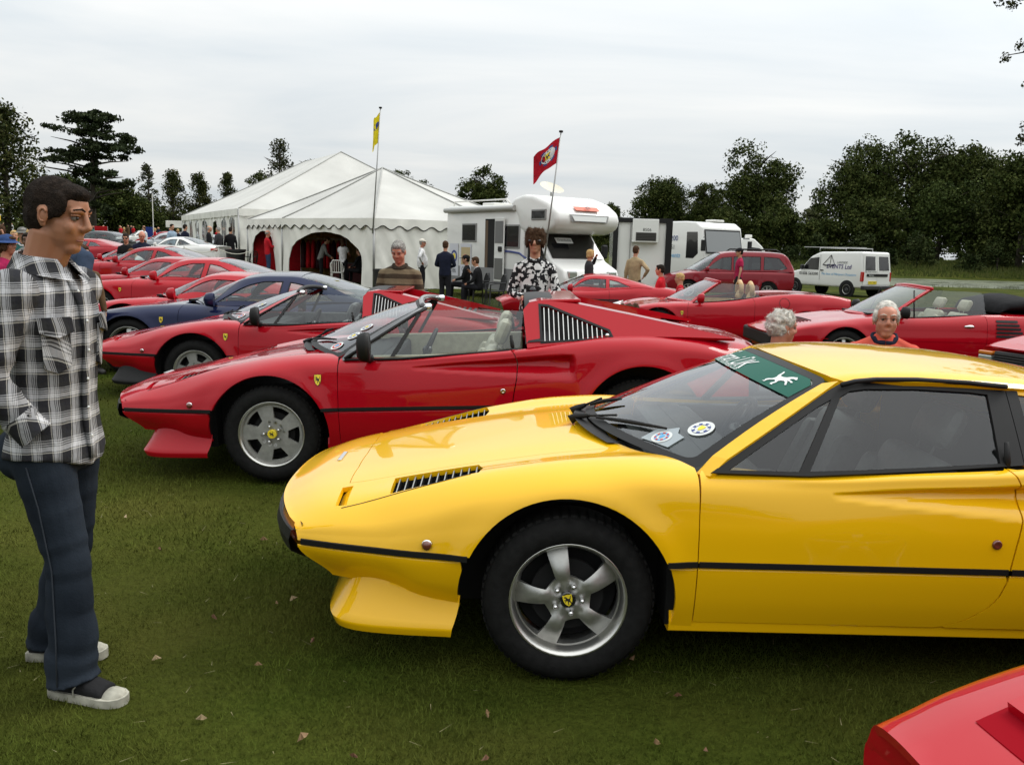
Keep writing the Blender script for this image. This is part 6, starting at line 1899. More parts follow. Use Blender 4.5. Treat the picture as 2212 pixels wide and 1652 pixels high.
def stripes(name, c1, c2, period, duty=.5, axis=2):
 if name in MATS: return MATS[name]
 m = cloth(name, c1); nd, lk = m.node_tree.nodes, m.node_tree.links; b = nd['Principled BSDF']
 t = nd.new('ShaderNodeTexCoord'); s = nd.new('ShaderNodeSeparateXYZ'); lk.new(t.outputs['Object'], s.inputs[0])
 n = nd.new('ShaderNodeTexNoise'); n.inputs['Scale'].default_value = 5; lk.new(t.outputs['Object'], n.inputs['Vector'])
 a = nd.new('ShaderNodeMath'); a.operation = 'MULTIPLY_ADD'; a.inputs[1].default_value = .03; lk.new(n.outputs[0], a.inputs[0]); lk.new(s.outputs[axis], a.inputs[2])
 d = nd.new('ShaderNodeMath'); d.operation = 'DIVIDE'; d.inputs[1].default_value = period; lk.new(a.outputs[0], d.inputs[0])
 f = nd.new('ShaderNodeMath'); f.operation = 'FRACT'; lk.new(d.outputs[0], f.inputs[0])
 g = nd.new('ShaderNodeMath'); g.operation = 'GREATER_THAN'; g.inputs[1].default_value = duty; lk.new(f.outputs[0], g.inputs[0])
 mx = nd.new('ShaderNodeMix'); mx.data_type = 'RGBA'; mx.inputs[6].default_value = (*c1, 1); mx.inputs[7].default_value = (*c2, 1); lk.new(g.outputs[0], mx.inputs[0]); lk.new(mx.outputs[2], b.inputs['Base Color'])
 return m
def printed(name, c1, c2, scale, thr=.5):
 if name in MATS: return MATS[name]
 m = cloth(name, c1); nd, lk = m.node_tree.nodes, m.node_tree.links; b = nd['Principled BSDF']
 t = nd.new('ShaderNodeTexCoord'); v = nd.new('ShaderNodeTexVoronoi'); v.distance = 'CHEBYCHEV'; v.inputs['Scale'].default_value = scale; lk.new(t.outputs['Object'], v.inputs['Vector'])
 n = nd.new('ShaderNodeTexNoise'); n.inputs['Scale'].default_value = scale * .9; n.inputs['Detail'].default_value = 3; lk.new(t.outputs['Object'], n.inputs['Vector'])
 s = nd.new('ShaderNodeSeparateColor'); lk.new(v.outputs['Color'], s.inputs[0])
 ad = nd.new('ShaderNodeMath'); ad.operation = 'ADD'; lk.new(s.outputs[0], ad.inputs[0]); lk.new(n.outputs[0], ad.inputs[1])
 g = nd.new('ShaderNodeMath'); g.operation = 'GREATER_THAN'; g.inputs[1].default_value = thr + .5; lk.new(ad.outputs[0], g.inputs[0])
 mx = nd.new('ShaderNodeMix'); mx.data_type = 'RGBA'; mx.inputs[6].default_value = (*c1, 1); mx.inputs[7].default_value = (*c2, 1); lk.new(g.outputs[0], mx.inputs[0]); lk.new(mx.outputs[2], b.inputs['Base Color'])
 return m
def plaidmat(name, rot=(0, 0, 0)):
 m = cloth(name, (.3, .3, .3)); nd, lk = m.node_tree.nodes, m.node_tree.links; b = nd['Principled BSDF']
 t = nd.new('ShaderNodeTexCoord'); mp = nd.new('ShaderNodeMapping'); mp.inputs['Rotation'].default_value = rot; lk.new(t.outputs['Object'], mp.inputs[0])
 n = nd.new('ShaderNodeTexNoise'); n.inputs['Scale'].default_value = 7; n.inputs['Detail'].default_value = 3; lk.new(t.outputs['Object'], n.inputs['Vector'])
 vm = nd.new('ShaderNodeVectorMath'); vm.operation = 'MULTIPLY_ADD'; lk.new(n.outputs['Color'], vm.inputs[0]); vm.inputs[1].default_value = (.022, .022, .022); lk.new(mp.outputs[0], vm.inputs[2])
 s = nd.new('ShaderNodeSeparateXYZ'); lk.new(vm.outputs[0], s.inputs[0])
 def band(src, period, off):
  d = nd.new('ShaderNodeMath'); d.operation = 'MULTIPLY_ADD'; d.inputs[1].default_value = 1 / period; d.inputs[2].default_value = off; lk.new(src, d.inputs[0])
  f = nd.new('ShaderNodeMath'); f.operation = 'FRACT'; lk.new(d.outputs[0], f.inputs[0])
  r = nd.new('ShaderNodeValToRGB'); r.color_ramp.interpolation = 'CONSTANT'; e = r.color_ramp.elements
  e[0].position = 0; e[0].color = (.022, .022, .026, 1); e[1].position = .30; e[1].color = (.54, .52, .47, 1)
  for p, c in ((.34, .05), (.38, .55), (.56, .06), (.59, .55), (.64, .06), (.67, .50), (.72, .035), (.76, .40), (.80, .03)):
   k = e.new(p); k.color = (c, c, c * 1.02, 1)
  lk.new(f.outputs[0], r.inputs[0]); return r.outputs[0]
 # lengthwise stripes use the distance round the body
 ang = nd.new('ShaderNodeMath'); ang.operation = 'ADD'; lk.new(s.outputs[0], ang.inputs[0])
 ym = nd.new('ShaderNodeMath'); ym.operation = 'MULTIPLY'; ym.inputs[1].default_value = .8; lk.new(s.outputs[1], ym.inputs[0]); lk.new(ym.outputs[0], ang.inputs[1])
 mx = nd.new('ShaderNodeMix'); mx.data_type = 'RGBA'; mx.inputs[0].default_value = .5
 lk.new(band(s.outputs[2], .088, .1), mx.inputs[6]); lk.new(band(ang.outputs[0], .078, .35), mx.inputs[7]); lk.new(mx.outputs[2], b.inputs['Base Color'])
 return m
# ------------------------------------------------------------------ the young man in plaid, close to the camera
def plaidman():
 PL = plaidmat('plaid_cotton'); PL2 = plaidmat('plaid_bias', (R(40), R(35), R(20)))
 JE = mat('blue_denim', (.013, .018, .027), .9, spec=.1, noise=.42, nscale=4, bump=.12, bscale=120, var=(.026, .034, .046))
 x, y = -1.55, 2.90
 T = thing('person', 'young man in a black and white plaid shirt and jeans looking down at the cars', 'person', (x, y, gzf(x, y)), R(-8))
 T.scale = (.965, .965, .965)
 zh = .93; hw = .09
 g = MB(); n = 18
 zs_ = [.835, .88, .96, 1.06, 1.16, 1.27, 1.37, 1.44, 1.49, 1.52]
 fx = [.146, .140, .122, .114, .116, .124, .120, .104, .082, .066]; ly = [.206, .202, .180, .172, .180, .195, .205, .185, .11, .075]; ox = [.0, .0, .005, .01, .015, .018, .01, -.005, -.012, -.012]
 vs, fs = [], []
 for i, zz in enumerate(zs_):
  for j in range(n):
   a = 2 * math.pi * j / n
   w_ = 1 + .018 * math.sin(j * 2.3 + i * 1.7) * (i < 6)
   dz = -.025 * max(0, math.cos(a * 2)) * (i == 0) + (.03 * abs(math.sin(a)) if i == 0 else 0)
   vs.append((ox[i] + fx[i] * math.cos(a) * w_, ly[i] * math.sin(a) * w_, zz + dz))
 for i in range(len(zs_) - 1):
  for j in range(n): fs.append((i * n + j, i * n + (j + 1) % n, (i + 1) * n + (j + 1) % n, (i + 1) * n + j))
 fs += [tuple(range(n - 1, -1, -1)), tuple(range((len(zs_) - 1) * n, len(zs_) * n))]
 g.add(vs, fs)
 body = MB(); body.tube([(0, 0, 1.1), (0, 0, 1.3), (-.012, 0, 1.50)], [.07, .09, .06], 10, ry=[.1, .14, .07])
 for q, el, wv in ((-1, (-.015, -.285, 1.15), (.075, -.205, .965)), (1, (-.15, .24, 1.15), (.0, .15, .96))):
  sh = Vector((.02 if q < 0 else -.015, q * .195, 1.42)); el, wv = Vector(el), Vector(wv)
  g.ball(sh, (.082, .078, .08), 12, 8)
  P_, Q_ = [], []
  for i in range(17):
   t = i / 16
   p = sh.lerp(el, t * 2) if t < .5 else el.lerp(wv, t * 2 - 1)
   p = p + Vector((-.012 * math.sin(math.pi * t), 0, 0))
   P_.append(p); Q_.append((.078 - .026 * t + .0045 * math.sin(i * 2.4) * (t > .25)) * (1.0 if t < .93 else 1.08))
  P_ = P_[:17]; g.tube(P_, Q_, 14)
  limb(body, [Vector((0, 0, 1.36)), sh, el, wv], [.06, .05, .042, .031], 10, 4)
  d = Vector((.42, -q * .30, -.86)).normalized(); hand(body, wv + d * .02 + Vector((-.06, -q * .085, -.02)), d, q, Vector((0, -q, .1)), .25, 1.0)
 organic('shirt', g, PL, T, .009, 5)
 # jeans: boot cut, stacked at the hem, hems frayed under the heel
 tr = MB()
 for q, an, kx in ((-1, (.115, -.125, .085), .10), (1, (-.155, .13, .085), .0)):
  h_ = Vector((.0, q * .084, .885)); an = Vector(an); kn = h_.lerp(an, .48) + Vector((.045, 0, 0))
  P_, Q_, Y_q = [], [], []
  for i in range(29):
   t = i / 28
   p = h_.lerp(kn, t / .5) if t < .5 else kn.lerp(an + Vector((0, 0, -.022)), (t - .5) / .5)
   r_ = .106 - .031 * min(1, t / .5) if t < .5 else .075 + .016 * ((t - .5) / .5) ** 1.3
   r_ += .0055 * math.sin(i * 2.05) * (t > .80) + .002 * math.sin(i * 1.9 + q) * (t < .3) + .0035 * math.sin((t - .5) * 60) * (abs(t - .5) < .11)
   P_.append(p + Vector((.008 * math.sin(i * .9) * (t > .7), 0, 0))); Q_.append(r_); Y_q.append(r_ * .92)
  tr.tube(P_, Q_, 16, ry=Y_q)
 tr.tube([(0, 0, .80), (0, 0, .90), (.0, 0, .99)], [.112, .118, .112], 16, ry=[.158, .168, .16])
 tr.ball((-.075, -.07, .86), (.085, .095, .10), 10, 8); tr.ball((-.075, .07, .86), (.085, .095, .10), 10, 8)
 je = organic('jeans', tr, JE, T, .008, 4)
 SEAM = mat('denim_seam', (.026, .032, .042), .9)
 mb = MB(); mb.tube([(.02, -.180, .84), (.055, -.178, .70), (.09, -.176, .48), (.105, -.195, .25), (.11, -.208, .08)], .0026, 5); mb.build('leg_seam', SEAM, T, True)
 # canvas shoes with white toe and sole
 CAN = cloth('black_canvas', (.016, .016, .017)); SOLE = mat('dirty_white_rubber', (.30, .29, .24), .8, spec=.2, noise=.4, nscale=18)
 for q, an, rz in ((-1, (.115, -.125), R(-4)), (1, (-.155, .13), R(14))):
  S_ = thing('shoe', None, None); S_.parent = T; S_.location = (an[0], an[1], 0); S_.rotation_euler = (0, 0, rz)
  prof = [(-.085, .030), (-.06, .038), (0, .040), (.07, .046), (.13, .052), (.17, .046), (.195, .030), (.205, .008)]
  def ring(sc, z): return [(px, py * sc, z) for px, py in prof] + [(px, -py * sc, z) for px, py in prof[::-1]]
  mb = MB(); k = 16
  vs = ring(1.0, .0) + ring(1.06, .012) + ring(1.04, .034)
  mb.add(vs, [(i * k + j, i * k + (j + 1) % k, (i + 1) * k + (j + 1) % k, (i + 1) * k + j) for i in range(2) for j in range(k)] + [tuple(range(k - 1, -1, -1)), tuple(range(2 * k, 3 * k))])
  mb.build('sole', SOLE, S_, True, angle=40)
  mb = MB(); mb.tube([(-.078, 0, .04), (-.05, 0, .055), (.02, 0, .058), (.08, 0, .05), (.135, 0, .042)], [.03, .045, .048, .034, .022], 12, ry=[.028, .036, .038, .044, .046]); mb.tube([(-.045, 0, .05), (-.035, 0, .12)], [.045, .042], 12)
  organic('upper', mb, CAN, S_, .006, 3)
  mb = MB(); mb.ball((.155, 0, .029), (.044, .043, .027), 14, 8); mb.build('toe_cap', SOLE, S_, True)
  mb = MB()
  for i in range(4): xx = .04 + i * .022; mb.tube([(xx, -.032, .074 - i * .008), (xx + .006, 0, .084 - i * .009), (xx, .032, .074 - i * .008)], .0032, 5)
  mb.tube([(.045, -.02, .08), (.03, -.045, .055), (.035, -.05, .03)], .003, 5)
  mb.build('laces', SOLE, S_, True)
 # head turned a little down
 Rh = Matrix.Rotation(R(6), 3, 'Z') @ Matrix.Rotation(R(9), 3, 'Y')
 hs = 1.0; hc = Vector((.055, 0, 1.668))
 body.tube([(-.015, 0, 1.47), (.0, 0, 1.54), hc + Rh @ Vector((-.018, 0, -.05))], [.076, .066, .066], 14)
 P = headparts(body, hc, Rh, hs, jaw=1.05)
 # neck under the jaw
 body.tube([hc + Rh @ Vector((.03, 0, -.085)), Vector((.035, 0, 1.52))], [.035, .04], 10)
 organic('body', body, mat('young_skin', (.34, .15, .080), .55, sub=.1, noise=.07, nscale=8), T, .0048, 4)
 face(T, P, Rh, hs, HAIRS['dark'], lids=MATS['young_skin'])
 hairdo(T, P, Rh, hs, 'crop', HAIRS['dark'], .006, random.Random(3))
 mb = MB()
 for q in (-1, 1): mb.tube([P(-.004 + .013 * math.cos(t), q * .086, .004 + .021 * math.sin(t)) for t in np.linspace(.5, 5.2, 12)], .0042, 6)
 mb.build('ear_rim', MATS['young_skin'], T, True)
 # collar, pocket, placket, cuff
 for q in (-1, 1):
  mb = MB(); A = []
  for t in np.linspace(0, 1, 9):
   a = math.pi - t * 2.75
   rx, ry = .082, .088
   up_ = Vector((-.008 + rx * math.cos(a), q * ry * math.sin(a), 1.555 - .028 * t)); dn = Vector((-.006 + (rx + .030 + .02 * t) * math.cos(a) + .02 * t, q * (ry + .030) * math.sin(a), 1.500 - .045 * t ** 1.5))
   A.append((up_, dn))
  vs = [p for a in A for p in a] + [p - Vector((.006 * (1 if p.x > 0 else -1), q * .006, .002)) for a in A for p in a]
  m_ = len(A) * 2
  fs = [(2 * i, 2 * i + 1, 2 * i + 3, 2 * i + 2) for i in range(8)] + [(m_ + 2 * i + 2, m_ + 2 * i + 3, m_ + 2 * i + 1, m_ + 2 * i) for i in range(8)] + [(2 * i + 1, m_ + 2 * i + 1, m_ + 2 * i + 3, 2 * i + 3) for i in range(8)] + [(2 * i, 2 * i + 2, m_ + 2 * i + 2, m_ + 2 * i) for i in range(8)] + [(16, 17, m_ + 17, m_ + 16)]
  mb.add(vs, fs); mb.build('collar', PL2, T, True, angle=40)
 def chest(a, zz, off): 
  i = np.interp(zz, zs_, range(len(zs_))); f = lambda L_: float(np.interp(zz, zs_, L_))
  return Vector((f(ox) + (f(fx) + off) * math.cos(a), (f(ly) + off) * math.sin(a), zz))
 for q in (-1, 1):
  for (a0, a1, z0, z1, nm, of) in ((-.95, -.40, 1.17, 1.305, 'shirt_pocket', .006), (-.98, -.37, 1.29, 1.34, 'pocket_flap', .016)):
   mb = MB(); vs = []
   N_ = 6
   for o_ in (0, .008):
    for i in range(N_ + 1):
     for zz in (z0 - (.018 * (1 - abs(i / N_ * 2 - 1)) if o_ or 1 else 0), z1): vs.append(chest((a0 + (a1 - a0) * i / N_) * (1 if q < 0 else -1), zz, of + o_ - .004))
   m_ = 2 * (N_ + 1)
   mb.add(vs, [(m_ + 2 * i, m_ + 2 * i + 2, m_ + 2 * i + 3, m_ + 2 * i + 1) for i in range(N_)] + [(2 * i, m_ + 2 * i, m_ + 2 * i + 2, 2 * i + 2) for i in range(N_)] + [(0, 1, m_ + 1, m_), (m_ - 2, 2 * m_ - 2, 2 * m_ - 1, m_ - 1)] + [(2 * i + 1, 2 * i + 3, m_ + 2 * i + 3, m_ + 2 * i + 1) for i in range(N_)])
   mb.build(nm, PL2, T)
 mb = MB(); mb.tube([chest(-.03, zz, .004) for zz in np.linspace(.84, 1.48, 12)], [.010] * 12, 6, ry=[.018] * 12); mb.build('placket', PL, T, True)
 for zz in (.92, 1.02, 1.12, 1.22, 1.32, 1.42):
  mb = MB(); mb.ball(chest(-.03, zz, .013), (.004, .006, .006), 8, 5); mb.build('button', WPRINT, T, True)
 mb = MB(); c = Vector((.066, -.214, .982)); mb.tube([c + Vector((-.028, -.02, .044)), c, c + Vector((.020, .008, -.024))], [.058, .0555, .057], 14, cap=False); mb.build('cuff', PL2, T, True)
 mb = MB(); mb.quad((.05, -.03, 1.50), (.05, .03, 1.50), (.115, .015, 1.40), (.115, -.015, 1.40)); mb.build('undershirt', WPRINT, T)
 return T
# ------------------------------------------------------------------ marquees, motorhome, vans and lorry
def rprism(poly, a, b, bev, seg=3, axis='Y', name='body', m=None, parent=None, angle=35):
 """rounded prism"""
 bm = bmesh.new(); n = len(poly)
 def P(p, h): return (p[0], h, p[1]) if axis == 'Y' else (h, p[0], p[1])
 A = [bm.verts.new(P(p, a)) for p in poly]; B_ = [bm.verts.new(P(p, b)) for p in poly]
 bm.faces.new(A); bm.faces.new(B_[::-1])
 for i in range(n): bm.faces.new((A[i], B_[i], B_[(i + 1) % n], A[(i + 1) % n]))
 bmesh.ops.recalc_face_normals(bm, faces=bm.faces[:])
 if bev: bmesh.ops.bevel(bm, geom=bm.edges[:], offset=bev, segments=seg, affect='EDGES', profile=.5, clamp_overlap=True)
 for f in bm.faces: f.smooth = True
 me = bpy.data.meshes.new(name); bm.to_mesh(me); bm.free(); me.materials.append(m)
 try: me.set_sharp_from_angle(angle=R(angle))
 except Exception: pass
 return link(name, me, parent)
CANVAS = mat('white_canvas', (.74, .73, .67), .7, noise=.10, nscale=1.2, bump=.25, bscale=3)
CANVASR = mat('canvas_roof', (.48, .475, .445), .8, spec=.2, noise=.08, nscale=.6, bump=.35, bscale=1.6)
SEAMC = mat('canvas_seam', (.36, .36, .34), .8)
CLEARPVC = glassmat('clear_pvc', (.55, .58, .57), 1.2, .15)
REDCLOTH = cloth('red_cloth', (.33, .008, .012)); YELCLOTH = cloth('yellow_lining', (.42, .30, .12)); DARKTOP = mat('dark_table', (.05, .045, .04), .9)  # last dark tone is for the trestle table top
STEEL = mat('steel_pole', (.35, .35, .34), .45, .6)
def wallfn(p0, p1, z0a, z0b):
 p0, p1 = Vector(p0), Vector(p1)
 Ln = (p1 - p0).length; d = (p1 - p0) / Ln; nrm = Vector((d.y, -d.x))
 def f(s, z):
  w_ = .03 * np.sin(s * 5.3) * np.sin(z * 2.1 + 1) + .015 * np.sin(s * 13 + z * 4)
  return np.stack([p0.x + d.x * s + nrm.x * w_, p0.y + d.y * s + nrm.y * w_, z + 0 * s], -1)
 return f, Ln
def marquee(label, corners, eave, ztops, ridge, walls, scallop=True, edge=None, group='white marquees'):
 """corners: xy list, counter-clockwise seen from above; ridge: list of 3D points for each roof panel (apex per corner)"""
 T = thing('marquee', label, 'marquee', (*corners[0], gzf(*corners[0])), group=group)
 O = Vector((*corners[0], gzf(*corners[0])))
 n = len(corners)
 for i in range(n):
  a, b_ = Vector((*corners[i], eave)), Vector((*corners[(i + 1) % n], eave))
  ra, rb = Vector(ridge[i]), Vector(ridge[(i + 1) % n])
  # sagging roof panel
  mb = MB(); K = 10; vs = []
  for u in range(K + 1):
   l = a.lerp(b_, u / K); r_ = ra.lerp(rb, u / K)
   for v in range(K + 1):
    p = l.lerp(r_, v / K); p.z -= .10 * math.sin(math.pi * v / K) * (.6 + .8 * math.sin(math.pi * u / K)) * (.5 + .5 * (1 - v / K)); vs.append(p - O)
  mb.add(vs, [(u * (K + 1) + v, (u + 1) * (K + 1) + v, (u + 1) * (K + 1) + v + 1, u * (K + 1) + v + 1) for u in range(K) for v in range(K)])
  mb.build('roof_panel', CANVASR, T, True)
  mb = MB(); mb.tube([a.lerp(ra, t) - O + Vector((0, 0, .025 - .055 * math.sin(math.pi * t) * (.5 + .5 * (1 - t)))) for t in np.linspace(0, 1, 9)], .026, 5); mb.build('roof_seam', SEAMC, T, True)
  # valance
  d = (b_ - a); Ln = d.length; d.normalize(); nr = Vector((d.y, -d.x, 0))
  mb = MB(); vs = []; K = max(8, int(Ln / .08)); pts = []
  for u in range(K + 1):
   s = Ln * u / K; p = a + d * s + nr * (.05 + .012 * math.sin(s * 9)) - O
   lo = .30 + (.07 * math.cos(s * 2 * math.pi / .62) if scallop else .015 * math.sin(s * 7))
   vs += [p + Vector((0, 0, .02)), p - Vector((0, 0, lo))]; pts.append(p - Vector((0, 0, lo)))
  mb.add(vs, [(2 * u, 2 * u + 2, 2 * u + 3, 2 * u + 1) for u in range(K)]); va = mb.build('valance', CANVAS, T, True)
  if scallop:
   mb = MB(); mb.tube(pts, .018, 4); mb.build('valance_edging', BLACK, va)
  # corner pole
  p = Vector((*corners[i], 0)) - Vector((O.x, O.y, 0)); zb = gzf(*corners[i]) - O.z
  mb = MB(); mb.tube([Vector((p.x, p.y, zb - .05)) - nr * .0, Vector((p.x, p.y, eave - O.z))], .045, 8); mb.build('pole', STEEL, T, True)
  wall = walls.get(i)
  if wall is not None:
   f, Lw = wallfn(a.xy - O.xy, b_.xy - O.xy, 0, 0)
   zb = min(gzf(*corners[i]), gzf(*corners[(i + 1) % n])) - O.z
   out_ = [(.04, zb), (Lw - .04, zb), (Lw - .04, eave - O.z - .02), (.04, eave - O.z - .02)]
   holes = []
   for (kind, s0, s1, z0, z1) in wall:
    if kind == 'arch':
     c = (s0 + s1) / 2; h_ = (s1 - s0) / 2; zz = z1 - min(h_, (z1 - z0) * .55)
     lp = [(s0, zb + .02 + z0), (s1, zb + .02 + z0)] + [(c + h_ * math.cos(t), zz + (z1 - zz) * math.sin(t)) for t in np.linspace(0, math.pi, 15)]
     holes.append(lp)
    else: 
     lp = [(s0, z0), (s1, z0)] + [((s0 + s1) / 2 + (s1 - s0) / 2 * math.cos(t), z1 - .35 + .35 * math.sin(t)) for t in np.linspace(0, math.pi, 9)]
     holes.append(lp)
     sheet('clear_window', f, [lp], CLEARPVC, T, grid=.5, fold=0, step=.3)
     for q in np.linspace(s0, s1, 4)[1:-1]:
      mb = MB(); mb.tube([Vector(f(np.array(q), np.array(z0))), Vector(f(np.array(q), np.array(z1 - .05)))], .012, 4); mb.build('window_bar', CANVAS, T)
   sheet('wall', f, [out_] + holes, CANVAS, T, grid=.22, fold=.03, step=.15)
 return T, O
# near pagoda: its polygon of corners
E_ = 2.42
pc = [(-4.95, 30.8), (-.6, 33.2), (1.0, 37.5), (-1.6, 41.6), (-6.6, 42.6), (-10.6, 40.4), (-11.5, 37.9), (-9.15, 34.6)]
apex = (-5.55, 36.6, 4.62)
marquee('white party tent with a big arched opening and black scalloped trim, nearest the motorhome', pc, E_, None, [apex] * 8,
  {0: [], 7: [('arch', .45, 5.0, 0, 1.93)], 6: [('arch', .5, 3.2, 0, 1.95)], 5: [], 1: [], 4: [], 3: []})
# big marquee behind, hipped, with clear arched windows along its left wall
bc = [(-12.6, 40.2), (-2.0, 45.8), (-10.4, 61.8), (-21.2, 56.2)]
ra_ = (-9.5, 48.0, 6.35); rb_ = (-12.9, 54.2, 6.35)
wl_ = [('win', .9, 2.4, .9, 2.25), ('win', 2.9, 4.2, .5, 2.25), ('arch', 5.0, 7.2, 0, 2.15), ('win', 8.6, 10.2, .9, 2.25), ('win', 11.2, 12.8, .9, 2.25), ('win', 13.8, 15.4, .9, 2.25), ('win', 16.2, 17.6, .9, 2.25)]
marquee('large white marquee with clear arched windows along its left wall', bc, 2.95, None, [ra_, ra_, rb_, rb_], {0: [], 3: [(k, 18.1 - b_, 18.1 - a, c, d) for k, a, b_, c, d in wl_], 1: []}, scallop=False)
# things inside the tent opening
mb = MB()
T = thing('tent_lining', 'yellowish pleated lining at the back of the small tent', 'lining', (-5.5, 36.0, gzf(-5.5, 36)))
vs = []
for i in range(81):
 s = i / 80 * 6.5 - 3.25; vs += [(s, .06 * math.sin(s * 14), .0), (s, .06 * math.sin(s * 14), 2.2)]
mb.add(vs, [(2 * i, 2 * i + 2, 2 * i + 3, 2 * i + 1) for i in range(80)]); mb.build('pleated_cloth', YELCLOTH, T, True)
mb = MB(); mb.tube([(s, -.05, 2.15 - .25 * abs(math.sin(s * 1.2))) for s in np.linspace(-3.2, 3.2, 40)], .10, 6); mb.build('swag', REDCLOTH, T, True)
T = thing('clothes_rail', 'rail hung with dark red clothes inside the tent opening', 'clothes rail', (-7.6, 34.9, gzf(-7.6, 34.9)))
mb = MB(); mb.tube([(-.9, 0, 0), (-.9, 0, 1.6), (.9, 0, 1.6), (.9, 0, 0)], .02, 6); mb.build('rail', STEEL, T)
for i in range(9):
 x = -.8 + i * .2; mb = MB(); mb.tube([(x, 0, 1.55), (x, 0, 1.4), (x, 0, .7), (x, 0, .45)], [.03, .08, .09, .10], 8, ry=[.06, .22, .24, .25]); mb.build('garment', REDCLOTH if i % 3 else cloth('dark_garment', (.03, .01, .012)), T, True)
T = thing('display_table', 'trestle table with dark cover inside the tent', 'table', (-6.0, 34.4, gzf(-6, 34.4)))
mb = MB(); mb.box((-1.2, -.35, .72), (1.2, .35, .76)); mb.build('table_top', DARKTOP, T); mb = MB(); mb.box((-1.19, -.34, .02), (1.19, .34, .72)); mb.build('table_cover', mat('maroon_cover', (.06, .012, .012), .9), T)
T = thing('banner', 'red hanging banner in the doorway of the small tent', 'banner', (-10.1, 37.6, gzf(-10.1, 37.6)))
mb = MB(); mb.box((-1.1, 0, .1), (1.1, .04, 2.1)); mb.build('cloth', REDCLOTH, T); mb = MB(); mb.box((.2, -.02, 1.25), (.5, -.004, 1.75)); mb.build('notice', WPRINT, T)
# plastic chairs
def chair(label, x, y, rz, m, grp):
 T = thing('chair', label, 'chair', (x, y, gzf(x, y)), rz, grp)
 mb = MB(); mb.box((-.22, -.22, .42), (.22, .22, .45), .012); mb.build('seat', m, T)
 for a, b_ in ((-.19, -.19), (-.19, .19), (.19, -.19), (.19, .19)):
  mb = MB(); mb.tube([(a * 1.15, b_ * 1.15, 0), (a, b_, .43)], .022, 6); mb.build('leg', m, T)
 for i in range(5):
  yy = -.16 + .08 * i; mb = MB(); mb.tube([(-.20, yy, .44), (-.25, yy, .65), (-.28, yy * .95, .84)], .016, 5); mb.build('back_slat', m, T)
 mb = MB(); mb.tube([(-.21, -.20, .44), (-.27, -.21, .75), (-.29, -.12, .88), (-.29, .12, .88), (-.27, .21, .75), (-.21, .20, .44)], .022, 6); mb.build('back_frame', m, T)
 for q in (-1, 1):
  mb = MB(); mb.tube([(-.25, q * .22, .66), (.0, q * .25, .66), (.2, q * .24, .62), (.2, q * .2, .43)], .02, 6); mb.build('armrest', m, T)
 return T
WPLAST = mat('white_plastic', (.68, .67, .63), .4); BPLAST = mat('black_plastic', (.015, .015, .016), .45)
G1 = 'white plastic chairs by the tent'
chair('white plastic chair with slatted back, left of the woman in the white T-shirt', -6.6, 32.6, R(95), WPLAST, G1)
chair('white plastic chair at the right side of the tent opening', -5.2, 32.2, R(200), WPLAST, G1)
chair('white plastic chair behind the seated man in the red top', 3.3, 20.6, R(-10), WPLAST, G1)
for lab, x, y, a in (('black folding chair under the man in the black cap', -1.05, 25.2, R(200)), ('black folding chair beside the motorhome under the man with hand at chin', -.55, 24.3, R(200)), ('empty black folding chair by the tent doorway', -11.0, 36.4, R(150))):
 chair(lab, x, y, a, BPLAST, 'black folding chairs')
def bin_(lab, x, y, h=.75, r=.28):
 T = thing('waste_bin', lab, 'bin', (x, y, gzf(x, y)), group='black bins')
 mb = MB(); mb.lathe([(r * .8, 0), (r, h)], 18, 'Z'); mb.lathe([(r * 1.06, h - .05), (r * 1.06, h + .02), (r * .9, h + .02)], 18, 'Z'); mb.build('tub', BPLAST, T, True, angle=40)
bin_('black bin by the rope posts outside the small tent', -11.5, 36.2, .9, .4)
bin_('black bin against the tent wall behind the man in the striped jumper', -4.6, 30.0, .7, .25)
# rope barrier
ROPE = mat('white_rope', (.6, .58, .5), .8)
rp_ = [(-12.9, 34.3), (-11.7, 34.7), (-10.5, 35.1)]
for i, (x, y) in enumerate(rp_):
 mb = MB(); mb.tube([(0, 0, 0), (0, 0, 1.0)], .025, 6); o = mb.build('rope_post', WPLAST); o.location = (x, y, gzf(x, y)); tag(o, ['first rope post, nearest the white coupe', 'middle rope post, in front of the black bin', 'rope post beside the tent doorway'][i], 'post', 'rope barrier posts')
for i in range(2):
 (xa, ya), (xb, yb) = rp_[i], rp_[i + 1]
 a, b_ = Vector((xa, ya, gzf(xa, ya) + .95)), Vector((xb, yb, gzf(xb, yb) + .95))
 mb = MB(); mb.tube([a.lerp(b_, t) - Vector((0, 0, .16 * math.sin(math.pi * t))) for t in np.linspace(0, 1, 9)], .016, 5); o = mb.build('rope', ROPE); tag(o, ['white rope running from the post by the white coupe', 'white rope ending at the tent doorway post'][i], 'rope', 'ropes of the barrier')
